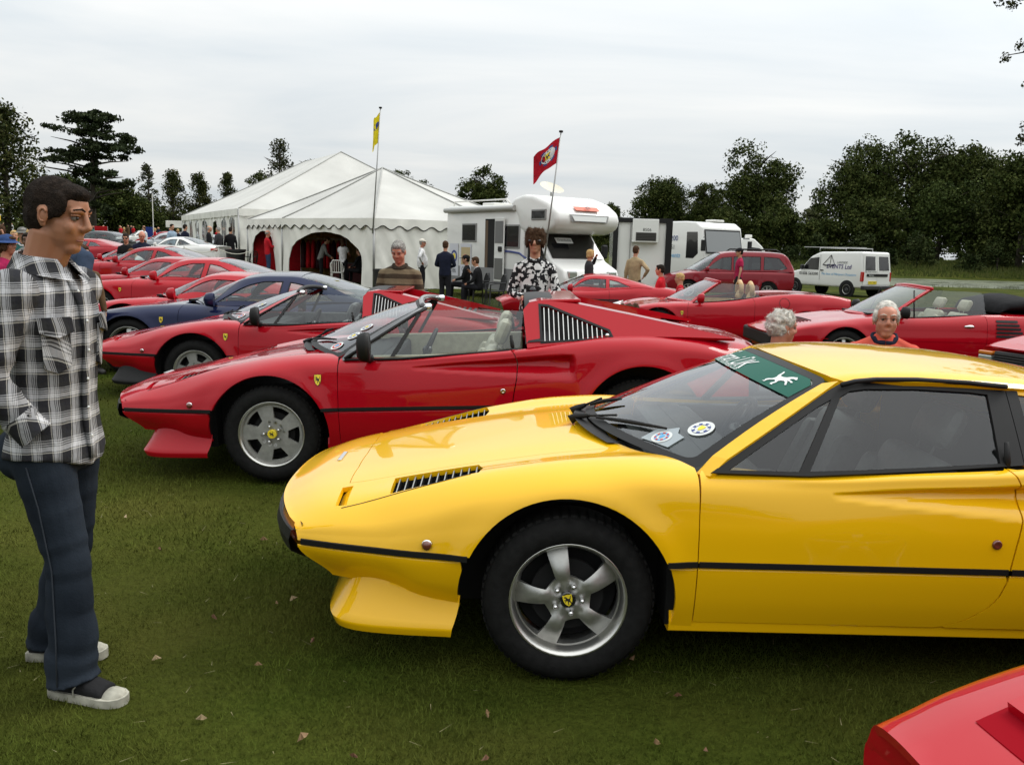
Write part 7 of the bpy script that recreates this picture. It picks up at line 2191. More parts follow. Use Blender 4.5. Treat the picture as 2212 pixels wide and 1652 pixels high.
# flags
def flag(label, x, y, z0, z1, lean, fl, m, emblem):
 T = thing('flagpole', label, 'flag', (x, y, z0), group='flags on poles')
 top = Vector((lean, 0, z1 - z0))
 mb = MB(); mb.tube([(0, 0, 0), top], [.026, .016], 8); mb.build('pole', STEEL, T, True)
 mb = MB(); mb.lathe([(.001, .0), (.055, .0), (.055, .05), (.001, .06)], 10, 'Z', c=top); mb.build('finial', BLACK, T, True)
 w_, h_, droop, dirx = fl
 K = 14; vs = []
 dn = top.normalized()
 def F(u, v):
  p = top - dn * (.12 + h_ * v) + Vector((dirx * w_ * u * (1 - .12 * v * u), .10 * math.sin(u * 7 + v * 2) * u, -droop * max(u, 0) ** 1.2 + .05 * math.sin(u * 9 + v * 3) * u))
  return p
 vs = [F(u / K, v / K) for u in range(K + 1) for v in range(K + 1)]
 mb = MB(); mb.add(vs, [(u * (K + 1) + v, (u + 1) * (K + 1) + v, (u + 1) * (K + 1) + v + 1, u * (K + 1) + v + 1) for u in range(K) for v in range(K)]); fo = mb.build('flag_cloth', m, T, True)
 def disc(cu, cv, r0_, r1_, n, mm, nm, off, sel=None):
  vs, fs = [], []
  for i in range(n):
   if sel and (i // sel) % 2: continue
   t0, t1 = 2 * math.pi * i / n, 2 * math.pi * (i + 1) / n; k = len(vs)
   for rr, t in ((r0_, t0), (r1_, t0), (r1_, t1), (r0_, t1)): vs.append(F(cu + rr * math.cos(t) * h_ / w_, cv + rr * math.sin(t)) + Vector((0, -off, 0)))
   fs.append((k, k + 1, k + 2, k + 3))
  mb = MB(); mb.add(vs, fs); mb.build(nm, mm, fo)
 if not emblem:
  mb = MB(); mb.add([F(.5 + .4 * math.cos(t), .35 + .12 * math.sin(t)) + Vector((0, -.012, 0)) for t in np.linspace(0, 5.9, 16)], [tuple(range(16))]); mb.build('emblem_disc', BPRINT, fo)
  return T
 disc(.42, .45, .24, .36, 24, BPRINT, 'emblem_teeth', .006, 2); disc(.42, .45, .0, .28, 24, WPRINT, 'emblem_disc', .010); disc(.42, .45, .20, .24, 24, KPRINT, 'emblem_ring', .013, 1)
 vs = [F(.42 + px * .24 * h_ / w_, .45 - pz * .22) + Vector((0, -.016, 0)) for px, pz in ((-.5, .62), (.5, .62), (.42, -.6), (-.42, -.6))]
 mb = MB(); mb.add(vs, [(0, 1, 2, 3)]); mb.build('emblem_shield', SHIELDY, fo)
 HP, HF = poly_tris(HORSE)
 mb = MB(); mb.add([F(.42 + (px - .5) * .2 * h_ / w_, .45 - (pz - .5) * .24) + Vector((0, -.02, 0)) for px, pz in HP], HF); mb.build('emblem_horse', KPRINT, fo)
FLAGY = cloth('yellow_flag', (.75, .62, .02)); FLAGR = cloth('red_flag', (.42, .012, .025))
flag('yellow flag hanging limp on a tall pole at the tip of the small tent', -4.98, 30.72, 1.9, 6.1, .25, (.24, 1.0, .30, -1), FLAGY, False)
flag('red flag with round badge flying from a leaning pole by the motorhome', 0.78, 24.0, 1.2, 4.62, .34, (.70, .68, .55, -1), FLAGR, True)
# motorhome: x forwards from the rear, right side (-y) faces the camera
def motorhome():
 T = thing('motorhome', 'white motorhome with bulging cab roof, open side door and awning', 'motorhome', (-1.38, 29.9, -.02), math.atan2(-.835, .55))
 W = 1.10
 rprism([(0, .42), (4.6, .42), (4.6, 2.80), (.12, 2.86), (0, 2.75)], -W, W, .05, 3, name='body', m=WHITE, parent=T)
 mb = MB(); mb.box((.05, -W - .012, .30), (4.9, -W + .1, .95)); mb.build('skirt', mat('grey_skirt', (.20, .20, .20), .5), T)
 rprism([(4.45, .40), (4.45, 2.1), (5.05, 2.05), (5.80, 1.26), (6.35, 1.02), (6.46, .80), (6.45, .40)], -.98, .98, .07, 3, name='cab', m=WHITE, parent=T)
 rprism([(3.75, 2.83), (4.05, 3.02), (4.5, 3.10), (5.0, 3.06), (5.7, 2.86), (6.1, 2.62), (6.22, 2.38), (6.10, 2.14), (5.7, 2.0), (4.7, 1.98), (4.35, 2.1), (4.2, 2.5), (4.0, 2.7)], -W - .03, W + .03, .13, 4, name='overcab', m=WHITE, parent=T, angle=60)
 def win(x0, x1, z0, z1, nm='side_window', y=-W):
  mb = MB(); mb.box((x0, y - .03, z0), (x1, y + .02, z1), .02); f = mb.build('window_frame', mat('grey_frame', (.25, .25, .24), .5), T)
  mb = MB(); mb.box((x0 + .05, y - .036, z0 + .05), (x1 - .05, y - .02, z1 - .05)); mb.build(nm, BLACKG, f)
 win(1.05, 1.95, 1.72, 2.30); win(3.5, 4.4, 1.55, 2.25)
 win(5.0, 5.72, 2.36, 2.66, y=-W - .03)
 # doorway and open door leaf
 mb = MB(); mb.box((2.45, -W - .006, .55), (3.05, -W + .01, 2.42)); mb.build('doorway', DARK, T)
 mb = MB(); mb.box((2.47, -W - .004, .62), (2.62, -W - .001 - .008, 2.38)); mb.build('door_frame', mat('brown_trim', (.10, .06, .03), .6), T)
 d = thing('door', None, None); d.parent = T; d.location = (3.06, -W - .02, .5); d.rotation_euler = (0, 0, R(-4))
 mb = MB(); mb.box((0, -.03, .05), (.62, .0, 1.95), .02); mb.build('door_leaf', WHITE, d)
 for z0, z1, m_ in ((1.20, 1.85, mat('door_window', (.14, .14, .14), .3)), (.12, .75, mat('door_net', (.13, .13, .12), .8))):
  mb = MB(); mb.box((.06, -.042, z0), (.56, -.028, z1)); mb.build('door_panel', m_, d)
 mb = MB(); mb.box((.28, -.05, .95), (.5, -.03, 1.1), .02); mb.build('handle', BLACK, d)
 # awning, roof rails, rack
 mb = MB(); mb.tube([(.0, -W - .06, 2.72), (4.15, -W - .06, 2.72)], .085, 12); mb.build('awning', mat('awning_case', (.42, .42, .40), .45), T, True, angle=50)
 for q in (-1, 1):
  mb = MB(); mb.tube([(.2, q * .95, 2.86), (.25, q * .95, 3.0), (3.4, q * .95, 3.0), (3.6, q * .95, 2.86)], .022, 6); mb.build('roof_rail', WPLAST, T, True)
 mb = MB(); mb.box((1.0, -.35, 2.86), (1.7, .35, 2.98), .03); mb.build('roof_hatch', WPLAST, T)
 # satellite dish on its mast
 mb = MB(); mb.tube([(3.9, .3, 2.85), (3.9, .3, 3.25)], .025, 6); ms = mb.build('dish_mast', STEEL, T)
 mb = MB(); Rm = Euler((R(20), R(-62), 0)).to_matrix(); vs = []
 for i in range(7):
  for j in range(18): r_ = .38 * i / 6; vs.append(Vector((3.9, .3, 3.33)) + Rm @ Vector((.55 * r_ * r_, r_ * math.cos(j * math.pi / 9), r_ * math.sin(j * math.pi / 9))))
 mb.add(vs, [(i * 18 + j, i * 18 + (j + 1) % 18, (i + 1) * 18 + (j + 1) % 18, (i + 1) * 18 + j) for i in range(6) for j in range(18)]); mb.build('satellite_dish', mat('dish_cream', (.6, .56, .45), .5), ms, True)
 # windscreen, side glass, front of overcab
 mb = MB(); mb.add([(5.10, -.86, 1.98), (5.10, .86, 1.98), (5.76, .92, 1.30), (5.76, -.92, 1.30)], [(0, 1, 2, 3)]); ws = mb.build('windscreen', BLACKG, T)
 for v in ws.data.vertices: v.co += Vector((.02, 0, .022))
 mb = MB(); mb.add([(5.36, -.60, 1.86), (5.36, -.02, 1.86), (5.50, -.02, 1.71), (5.50, -.60, 1.71)], [(0, 1, 2, 3)]); o = mb.build('screen_card', WPRINT, ws)
 for v in o.data.vertices: v.co += Vector((.03, 0, .03))
 lettering('Grandaddy', (5.47, -.31, 1.83), (0, 1, 0), (-.6, 0, .66), .11, KPRINT, ws)
 mb = MB(); mb.add([(4.65, -1.0, 1.25), (5.62, -1.0, 1.25), (5.05, -.995, 1.92), (4.65, -.995, 1.92)], [(0, 1, 2, 3)]); mb.build('cab_window', BLACKG, T)
 # overcab front: nearly vertical window with white blind, red stripe and two letters
 def fr(y, z): return (np.interp(z, [2.14, 2.38, 2.62, 2.86], [6.16, 6.24, 6.13, 5.74]) + .012, y, z)
 mb = MB()
 ys = [-.62, .62]; mb.quad(fr(-.62, 2.32), fr(.62, 2.32), fr(.70, 2.52), fr(-.70, 2.52)); f = mb.build('front_window', mat('grey_frame', (.25, .25, .24), .5), T)
 mb = MB(); o = .012; q = [Vector(v) + Vector((o, 0, 0)) for v in (fr(-.55, 2.35), fr(.55, 2.35), fr(.62, 2.49), fr(-.62, 2.49))]; mb.quad(*q); mb.build('blind', WPRINT, f)
 mb = MB(); q = [Vector(v) + Vector((.012, 0, .012)) for v in (fr(-.42, 2.63), fr(.42, 2.63), fr(.42, 2.74), fr(-.42, 2.74))]; mb.quad(*q); s = mb.build('stripe', mat('orange_stripe', (.65, .14, .08), .5), T)
 a = Vector(fr(0, 2.685)) + Vector((.05, 0, .05)); lettering('ci', a, (0, 1, 0), Vector(fr(0, 2.8)) - Vector(fr(0, 2.64)), .26, KPRINT, s, bold=.02)
 mb = MB(); mb.tube([(4.4, -W - .015, 1.42), (3.9, -W - .015, 1.46), (3.45, -W - .015, 1.47)], .03, 5); mb.tube([(4.4, -W - .012, 1.42), (4.75, -1.06, 1.25), (5.0, -1.0, .95)], .03, 5); mb.build('side_stripe', BPRINT, T)
 for y0 in (-.85, .55):
  mb = MB(); mb.box((6.28, y0, .78), (6.47, y0 + .30, .98), .03); mb.build('headlight', HEADL, T)
 mb = MB(); mb.box((6.40, -.5, .66), (6.475, .5, .86), .01); mb.build('grille', BLACK, T)
 mb = MB(); mb.box((6.25, -.99, .36), (6.56, .99, .62), .05); mb.build('bumper', mat('grey_skirt', (.2, .2, .2), .5), T)
 for q in (-1, 1):
  mb = MB(); mb.tube([(5.3, q * .98, 1.5), (5.35, q * 1.22, 1.5)], .03, 6); mb.box((5.30, q * 1.27 - .10, 1.32), (5.40, q * 1.27 + .10, 1.72), .04); mb.build('door_mirror', BLACK, T)
 for x in (1.2, 5.35):
  for near in (True, False): wheel(T, x, -.92 if near else .92, .33, 'plain', Rt=.33, wt=.2, Rr=.2, near=near)
 # posters on the wall
 PA = mat('poster_pale', (.55, .56, .6), .6)
 for x0, x1, nm in ((.25, .82, 0), (.95, 1.65, 1)):
  mb = MB(); mb.quad((x0, -W - .014, .62), (x1, -W - .014, .62), (x1, -W - .014, 1.66), (x0, -W - .014, 1.66)); p = mb.build('poster', PA, T); p['label'] = ['pale poster with a round badge', 'pale poster with a red car picture'][nm]
  if nm:
   mb = MB(); mb.quad((x0 + .06, -W - .018, 1.0), (x1 - .06, -W - .018, 1.0), (x1 - .06, -W - .018, 1.55), (x0 + .06, -W - .018, 1.55)); mb.build('picture', mat('poster_tan', (.45, .36, .2), .6), p)
   mb = MB(); mb.ball((x0 + .35, -W - .020, 1.20), (.22, .003, .12), 14, 8); mb.build('red_shape', RPRINT, p)
   lettering('CLUB', (x0 + .35, -W - .020, .85), (1, 0, 0), (0, 0, 1), .2, KPRINT, p)
  else:
   mb = MB(); mb.lathe([(.13, -W - .018), (.20, -W - .018)], 20, c=(x0 + .3, 0, 1.25)); mb.build('ring', BPRINT, p)
   mb = MB(); mb.lathe([(.001, -W - .018), (.10, -W - .018)], 20, c=(x0 + .3, 0, 1.25)); mb.build('badge', SHIELDY, p)
   lettering('10%', (x0 + .28, -W - .020, .78), (1, 0, 0), (0, 0, 1), .18, KPRINT, p)
motorhome()
# white trailer with black frame and cooling unit
def trailer():
 T = thing('box_trailer', 'white box trailer with thick black frame and a cooling unit on its end', 'trailer', (3.45, 31.0, 0), R(-3))
 mb = MB(); mb.box((.0, .06, .12), (1.95, 3.2, 2.62)); mb.build('box', WHITE, T)
 for x0, x1 in ((-.05, .12), (1.78, 2.0)):
  mb = MB(); mb.box((x0, -.02, .05), (x1, .1, 2.70)); mb.build('frame_post', BLACK, T)
 mb = MB(); mb.box((.12, -.016, 2.54), (1.78, .1, 2.70)); mb.build('frame_rail', BLACK, T)
 mb = MB(); mb.box((.60, -.22, 1.86), (1.50, .06, 2.66), .02); u = mb.build('cooling_unit', WHITE, T)
 mb = MB(); mb.box((.72, -.24, 1.92), (1.42, -.2, 2.20)); mb.build('grille', mat('grille_brown', (.06, .055, .05), .6), u)
 for i in range(5): 
  mb = MB(); mb.box((.74, -.25, 1.95 + i * .05), (1.40, -.235, 1.965 + i * .05)); mb.build('grille_bar', BLACK, u)
 lettering('8506', (1.10, -.225, 2.29), (1, 0, 0), (0, 0, 1), .15, KPRINT, u)
 mb = MB(); mb.tube([(.55, -.01, .2), (.55, -.01, 2.5)], .02, 6); mb.build('pipe', STEEL, T)
 for x in (.1, 1.85): wheel(T, x, .8, .3, 'plain', Rt=.3, wt=.18, Rr=.18)
trailer()
def boxvan(name, label, loc, rz, prof, W, m, wins, front=None, wheels=(), Rw=.31, cat='van', bev=.07, group=None):
 T = thing(name, label, cat, loc, rz, group)
 rprism(prof, -W, W, bev, 3, name='body', m=m, parent=T, angle=50)
 for nm, poly, mm in wins:
  for sg in (-1, 1):
   mb = MB(); mb.prism(poly, sg * (W - .01), sg * (W + .006)); mb.build(nm, mm, T)
 for x in wheels:
  mb = MB()
  for sg in (-1, 1): mb.lathe([(.001, sg * (W + .004)), (Rw + .07, sg * (W + .004)), (Rw + .07, sg * (W - .06))], 24, c=(x, 0, Rw))
  mb.build('wheel_arch', DARK, T)
  for near in (True, False): wheel(T, x, -(W - .07) if near else W - .07, Rw, 'plain', Rt=Rw, wt=.18, Rr=Rw * .62, near=near)
 return T
# 7.5 tonne lorry (nose towards -x)
def lorry():
 T = boxvan('lorry', 'white box lorry with a wide windscreen behind the trailer', (8.5, 36.4, -.02), R(-60) + math.pi, [(-.15, .45), (-.12, 1.55), (.10, 2.62), (.45, 2.82), (1.1, 2.86), (6.2, 2.86), (6.2, .5)], 1.1, WHITE,
  [('cab_window', [(.22, 1.55), (.30, 2.42), (.95, 2.42), (.95, 1.35), (.5, 1.35)], BLACKG)], wheels=(.9, 5.0), Rw=.40, cat='lorry')
 mb = MB(); mb.add([(-.135, -1.0, 1.56), (-.135, 1.0, 1.56), (.075, .98, 2.52), (.075, -.98, 2.52)], [(0, 1, 2, 3)]); o = mb.build('windscreen', BLACK, T)
 for v in o.data.vertices: v.co += Vector((-.022, 0, .004))
 mb = MB(); mb.add([(-.12, -.95, 1.62), (-.12, .95, 1.62), (.06, .93, 2.46), (.06, -.93, 2.46)], [(0, 1, 2, 3)]); o2 = mb.build('screen_glass', mat('lorry_screen', (.16, .17, .17), .15, coat=1), o)
 for v in o2.data.vertices: v.co += Vector((-.036, 0, .004))
 mb = MB(); mb.box((.5, -.5, 2.86), (1.0, .1, 2.95), .03); mb.build('roof_vent', WPLAST, T)
 for sg in (-1, 1):
  mb = MB(); mb.tube([(-.05, sg * 1.08, 2.2), (-.25, sg * 1.25, 2.2)], .02, 6); mb.box((-.30, sg * 1.27 - .1, 1.65), (-.22, sg * 1.27 + .1, 2.1), .02); mb.build('door_mirror', BLACK, T)
 lettering('01606 563200', (2.4, 1.118, 2.15), (-1, 0, 0), (0, 0, 1), .32, BPRINT, T)
 lettering('07831 451551', (2.4, 1.118, 1.78), (-1, 0, 0), (0, 0, 1), .26, KPRINT, T)
 lettering('Events', (1.7, 1.118, 1.45), (-1, 0, 0), (0, 0, 1), .3, LBPRINT, T, shear=.3)
lorry()
VP = [(-.05, .45), (-.08, .80), (.75, 1.12), (1.35, 1.95), (1.75, 2.30), (5.2, 2.34), (5.25, .45)]
T = boxvan('panel_van', 'white high roofed van showing past the lorry windscreen', (13.2, 43.5, 0), math.pi, VP, .95, WHITE, [('cab_window', [(.95, 1.15), (1.45, 1.85), (1.95, 1.9), (1.95, 1.15)], BLACKG)], wheels=(.9, 4.2), group='white vans')
mb = MB(); mb.add([(.80, -.85, 1.17), (.80, .85, 1.17), (1.33, .8, 1.93), (1.33, -.8, 1.93)], [(0, 1, 2, 3)]); o = mb.build('windscreen', BLACKG, T)
for v in o.data.vertices: v.co += Vector((-.02, 0, .02))
mb = MB(); mb.box((1.6, -.3, 2.33), (1.9, .0, 2.5), .04); mb.build('roof_vent', WPLAST, T)
mb = MB(); mb.box((.85, .98, 1.25), (.95, 1.2, 1.6), .03); mb.build('door_mirror', BLACK, T)
# small white van, tail towards the camera
def smallvan():
 P_ = [(.0, .35), (-.02, .62), (.25, .85), (.95, 1.0), (1.5, 1.55), (1.95, 1.74), (4.0, 1.78), (4.10, 1.0), (4.12, .35)]
 T = boxvan('delivery_van', 'small white van lettered EVENTS with roof bars by the lake', (12.2, 38.25, 0), R(-60), P_, .84, WHITE,
  [('cab_window', [(1.05, 1.02), (1.5, 1.47), (1.95, 1.52), (1.95, 1.0)], BLACKG)], wheels=(.75, 3.4), Rw=.29, bev=.09, group='white vans')
 # rear doors: one each side of the seam, with windows
 for y0, y1 in ((-.80, -.012), (.012, .80)):
  mb = MB(); mb.add([(4.125, y0, .50), (4.125, y1, .50), (4.115, y1, 1.0), (4.03, y1 * .94, 1.70), (4.03, y0 * .94, 1.70), (4.115, y0, 1.0)], [(0, 1, 2, 5), (5, 2, 3, 4)]); d = mb.build('rear_door', WHITE, T)
  c = (y0 + y1) / 2; h = (y1 - y0) / 2 - .10
  mb = MB(); mb.add([(4.122, c - h, 1.06), (4.122, c + h, 1.06), (4.052, (c + h) * .95, 1.60), (4.052, (c - h) * .95, 1.60)], [(0, 1, 2, 3)]); mb.build('rear_window', BLACKG, d)
 mb = MB(); mb.box((4.128, -.62, .82), (4.14, .62, .92)); t = mb.build('rear_trim', BLACK, T); lettering('Berlingo', (4.142, -.35, .87), (0, 1, 0), (0, 0, 1), .09, WPRINT, t)
 mb = MB(); mb.box((4.13, -.50, .52), (4.142, -.02, .64)); p = mb.build('number_plate', SHIELDY, T); lettering('FP51 NRC', (4.144, -.26, .58), (0, 1, 0), (0, 0, 1), .10, KPRINT, p)
 for sg in (-1, 1):
  mb = MB(); mb.box((4.0, sg * .80 - .05, .62), (4.125, sg * .80 + .052, 1.0), .02); mb.build('tail_lamp', REDLENS, T)
 mb = MB(); mb.box((4.05, -.84, .30), (4.2, .84, .46), .03); mb.build('rear_bumper', BPLAST, T)
 lettering('TEL 01606 563200', (4.128, -.40, 1.0), (0, 1, 0), (0, 0, 1), .09, KPRINT, T)
 y = -.852
 lettering('EVENTS Ltd', (2.95, y, 1.16), (1, 0, 0), (0, 0, 1), .24, mat('purple_print', (.05, .03, .16), .5), T, shear=.15, bold=.012)
 lettering('LAKESIDE', (3.1, y, 1.33), (1, 0, 0), (0, 0, 1), .12, KPRINT, T, shear=.2)
 lettering('The face of Marquee Occasions', (2.95, y, .86), (1, .0, 0.0), (0, 0, 1), .135, LBPRINT, T, shear=.3)
 lettering('01606 563200', (1.45, y, .84), (1, 0, 0), (0, 0, 1), .17, KPRINT, T, bold=.01)
 mb = MB()
 for a, b_ in (((2.15, 1.22), (2.55, 1.62)), ((2.55, 1.62), (2.75, 1.22)), ((2.15, 1.22), (2.75, 1.22)), ((2.55, 1.62), (2.5, 1.15)), ((2.15, 1.22), (2.5, 1.15)), ((2.5, 1.15), (2.75, 1.22))): mb.tube([(a[0], y, a[1]), (b_[0], y, b_[1])], .011, 4)
 mb.build('emblem', KPRINT, T)
 mb = MB(); mb.tube([(2.02, y, .6), (2.02, y, 1.62)], .006, 4); mb.build('door_seam', BLACK, T); mb = MB(); mb.box((2.05, y - .02, .98), (2.2, y + .01, 1.02), .006); mb.build('door_handle', BLACK, T)
 for x in (1.9, 3.2):
  mb = MB(); mb.tube([(x, -.8, 1.76), (x, -.78, 1.90), (x, .78, 1.90), (x, .8, 1.76)], .02, 6); mb.build('roof_bar', STEEL, T, True)
 mb = MB(); mb.tube([(.9, -.6, 1.92), (4.0, -.6, 1.92)], .02, 6); mb.build('rack_tube', STEEL, T)
 mb = MB(); mb.tube([(1.2, -.88, 1.05), (1.2, -1.0, 1.1)], .03, 6); mb.box((1.15, -1.06, 1.0), (1.25, -.9, 1.2), .03); mb.build('door_mirror', BPLAST, T)
smallvan()
# ------------------------------------------------------------------ the show cars
ROW = 'sports cars parked in a row on the lawn'
sport308('sports_car', 'bright yellow coupe with a green strip across its windscreen, nearest the camera', (.25, 3.81, 0), YELLOW, ROW, rz=R(.6), wstyle='fat', door_badge=False)
sport308('sports_car', 'red open topped targa with chrome barred side louvres, directly behind the yellow car', (-1.49, 6.32, 0.02), RED, ROW, pitch=R(-2.6), roof=False, wstyle='star', leather=LEATHERC, mirror=True, pillar=BLACKG)
sport308('sports_car', 'second red open targa with red screen pillars, between the first targa and the blue car', (-3.1, 9.36, -.05), RED, ROW, pitch=R(-.6), roof=False, wstyle='star', leather=LEATHERD, mirror=True, chin=BLACK)
gencar('sports_car', 'dark blue grand tourer coupe with five spoke wheels in the row of red cars', (-4.68, 11.45, -.1), GT, BLUE, ROW, interior=LEATHERT)
gencar('sports_car', 'red coupe with tan seats immediately behind the dark blue coupe', (-5.75, 13.75, -.1), MID, RED, ROW, interior=LEATHERT)
gencar('sports_car', 'red grand tourer with broad rear window, second behind the blue coupe', (-7.35, 16.3, -.04), GT, RED, ROW)
gencar('sports_car', 'red low coupe third behind the blue coupe, roof just showing', (-8.75, 19.0, .0), MID, RED2, ROW)
gencar('sports_car', 'red grand tourer farthest in the row, below the bending girl', (-10.6, 22.0, .08), GT, RED2, ROW)
gencar('sports_car', 'red low coupe at the far end of the row, only its roof edge showing', (-11.9, 24.6, .15), MID, RED, ROW)
# right hand group
T, B = gencar('sports_car', 'red coupe with dark slats along its flank, parked before the motorhome', (.55, 20.9, -.16), MID, RED, 'red cars in the second row', interior=LEATHERC)
for i in range(5): box_on_side(T, B, .95, .36 + i * .055, 1.75 + .02 * i, .395 + i * .055, BLACK, 'side_slat', -1, .012, 5)
T, B = gencar('sports_car', 'red open spider with tan seats and twin spoke wheels, before the maroon people carrier', (2.55, 16.3, -.12), SPY, RED, 'red cars in the second row', interior=LEATHERT)
for x in (1.72,):
 for q in (-1, 1):
  mb = MB(); mb.tube([(x, q * .38 - .16, .95), (x, q * .38 - .14, 1.10), (x, q * .38, 1.16), (x, q * .38 + .14, 1.10), (x, q * .38 + .16, .95)], .045, 8); mb.build('roll_hoop', LEATHERT, T, True)
p = side_pt(B, 2.2, .86, -1, .003); mb = MB(); mb.tube([side_pt(B, 2.2 + .09 * math.cos(t), .84 + .09 * math.sin(t), -1, .002) for t in np.linspace(0, 6.283, 20)], .004, 4); mb.build('fuel_flap', BLACK, T)
for q in (-1, 1):
 for dy in (.60, .80):
  mb = MB(); mb.lathe([(.001, .045), (.06, .04), (.075, .0)], 16, 'X', c=(3.42, q * dy, .84)); mb.build('tail_lamp', REDLENS, T, True)
 mb = MB(); mb.tube([B.ev(np.array(u), np.array(q * s)) + np.array([0, 0, .012]) for u, s in ((-.86, 2.9), (-.7, 2.95), (-.45, 3.0))], [.02, .06, .02], 8); mb.build('headlamp', HEADL, T, True)
T, B = gencar('sports_car', 'red cabriolet with folded black hood and cream seats, at the right by the lake', (4.66, 13.1, -.1), CAB, RED, 'red cars in the second row', interior=LEATHERC)
mb = MB(); mb.tube([(2.25, 0, .93), (2.35, 0, 1.02), (2.6, 0, 1.06), (3.0, 0, 1.0), (3.15, 0, .93)], [.03, .10, .13, .11, .03], 14, ry=[.66, .74, .76, .72, .6]); mb.build('folded_hood', cloth('black_hood', (.015, .015, .016)), T, True)
for i in range(5): box_on_side(T, B, 2.1, .60 + i * .052, 2.48 - .02 * i, .634 + i * .052, BLACK, 'side_slat', -1, .012, 4)
mb = MB(); a = side_pt(B, 1.72, .74, -1, .006); mb.ball(a, (.075, .012, .020), 12, 7); mb.build('door_handle', CHROME, T, True)
mb = MB(); mb.add([side_pt(B, -.35 + i * .1, .52, -1, .004) + Vector((0, 0, dz)) for i in range(38) for dz in (.004, -.004)], [(2 * i, 2 * i + 2, 2 * i + 3, 2 * i + 1) for i in range(37) if not (0 < i < 7 or 26 < i < 34)]); mb.build('flank_seam', RED2, T)
for k in range(5):
 x = -.55 + .05 * k; mb = MB(); mb.tube([B.ev(np.array(x), np.array(s)) + np.array([0, 0, .003]) for s in np.linspace(-1.2, 1.2, 7)], .008, 5); mb.build('bonnet_slat', BLACK, T)
mb = MB(); mb.box((-1.02, -.74, .36), (-.86, .74, .56), .03); mb.build('front_bumper', BLACK, T)
# the wedge nosed car cut by the right border
T, B = gencar('sports_car', 'red wedge nosed car with black grille cut by the right border', (7.15, 10.55, -.08), WED, RED, 'red cars in the second row', rz=R(20))
mb = MB(); mb.box((-1.04, -.62, .36), (-.93, .62, .54), .02); g_o = mb.build('grille', BLACK, T)
for i in range(5): mb = MB(); mb.box((-1.052, -.6, .38 + i * .032), (-1.036, .6, .388 + i * .032)); mb.build('grille_bar', mat('grille_grey', (.06, .06, .06), .5), g_o)
for q in (-1, 1):
 mb = MB(); mb.box((-1.05, q * .74 - .10, .38), (-.93, q * .74 + .10, .48), .015); mb.build('front_lamp', HEADL, T)
 mb = MB(); mb.box((-1.05, q * .74 - .10, .485), (-.93, q * .74 + .10, .53), .012); mb.build('indicator', AMBER, T)
# the nose poking in at the lower right corner
T, B = gencar('sports_car', 'red car nose with raised lamp lid in the lower right corner of the picture', (1.885, 1.07, .045), WED, RED, ROW, rz=R(16))
for q in (-1, 1):
 def lid(p, s): return B.ev(p, s)
 lp = [(-.76, q * 2.72), (-.76, q * 1.3), (-.26, q * 1.3), (-.26, q * 2.72)]
 sheet('headlamp_lid', B.ev, [lp], RED, T, grid=.05, scale=.14, fold=.03, off=.022)
 sheet('lid_gap_shade', B.ev, [[(-.84, q * 2.80), (-.84, q * 1.2), (-.24, q * 1.2), (-.24, q * 2.80)]], mat('lid_shade_red', (.24, .003, .009), .8, spec=.05), T, grid=.06, scale=.14, fold=0, off=.002)  # darker red sheet paints the shade of the recess round the lid
gencar('people_carrier', 'maroon people carrier with roof rails behind the open red spider', (5.95, 31.0, -.02), MPV, MAROON, cat='car')
T = [o for o in col.objects if o.name.startswith('people_carrier')][0]
for q in (-1, 1):
 mb = MB(); mb.tube([(1.6, q * .60, 1.66), (1.7, q * .60, 1.74), (3.0, q * .60, 1.74), (3.15, q * .60, 1.66)], .025, 6); mb.build('roof_rail', BLACK, T, True)
# far car park on the left
FAR = 'parked cars in the far car park'
gencar('coupe', 'white coupe with red tail lamps parked before the big marquee', (-15.7, 37.2, gzf(-14.5, 37)), GT, WHITE, FAR, rz=R(-6))
T = [o for o in col.objects if o.name.startswith('coupe')][0]
for q in (-1, 1): mb = MB(); mb.box((3.34, q * .70 - .18, .72), (3.52, q * .70 + .18, .84), .04); mb.build('tail_lamp', REDLENS, T)
far = [('dark grey coupe behind the man in sunglasses', -23.8, 47.5, HAT, GREYP, -8), ('red car with its bonnet up left of the man in sunglasses', -17.5, 33.5, MID, RED2, 0), ('silver hatchback behind the white coupe', -23.0, 60, HAT, SILVER, 20), ('grey hatchback next to the silver one', -19.8, 62, HAT, GREYP, 20),
  ('pale blue hatchback third in the line behind the white coupe', -26.5, 63, HAT, SILVER, 10), ('black hatchback with open tailgate in the far car park', -28.2, 70, HAT, BLACKG, 20), ('red hatchback far off behind the dark coupe', -31, 74, HAT, RED2, 10), ('white hatchback far off by the blue banner', -35.5, 80, HAT, WHITE, 30), ('green saloon far off under the cedar', -38, 76, HAT, GREENP, 0), ('silver car far off beside the white hatchback', -32.5, 84, HAT, SILVER, 15)]
for lab, x, y, sp, pm, a in far: gencar('parked_car', lab, (x, y, gzf(x, y)), sp, pm, FAR, rz=R(a))
mb = MB(); o = mb.box((0, -.7, 0), (.9, .7, .03), .01).build('raised_bonnet', RED2); o.rotation_euler = (0, R(-52), 0); o.location = (.15, 0, .80); o.parent = [c for c in col.objects if c.get('label') == far[1][0]][0]
def box_thing(nm, lab, cat, x, y, s, m, part):
 T = thing(nm, lab, cat, (x, y, gzf(x, y))); mb = MB(); mb.box((-s[0] / 2, -s[1] / 2, s[3] if len(s) > 3 else 0), (s[0] / 2, s[1] / 2, s[2]), .03); mb.build(part, m, T)
 for q in (-1, 1): mb = MB(); mb.tube([(q * s[0] * .48, 0, 0), (q * s[0] * .48, 0, s[2])], .03, 6); mb.build('pole', STEEL, T)
 return T
box_thing('banner', 'red banner stretched between poles in the far car park', 'banner', -33.8, 72, (1.1, .06, 1.7, .9), REDCLOTH, 'cloth')
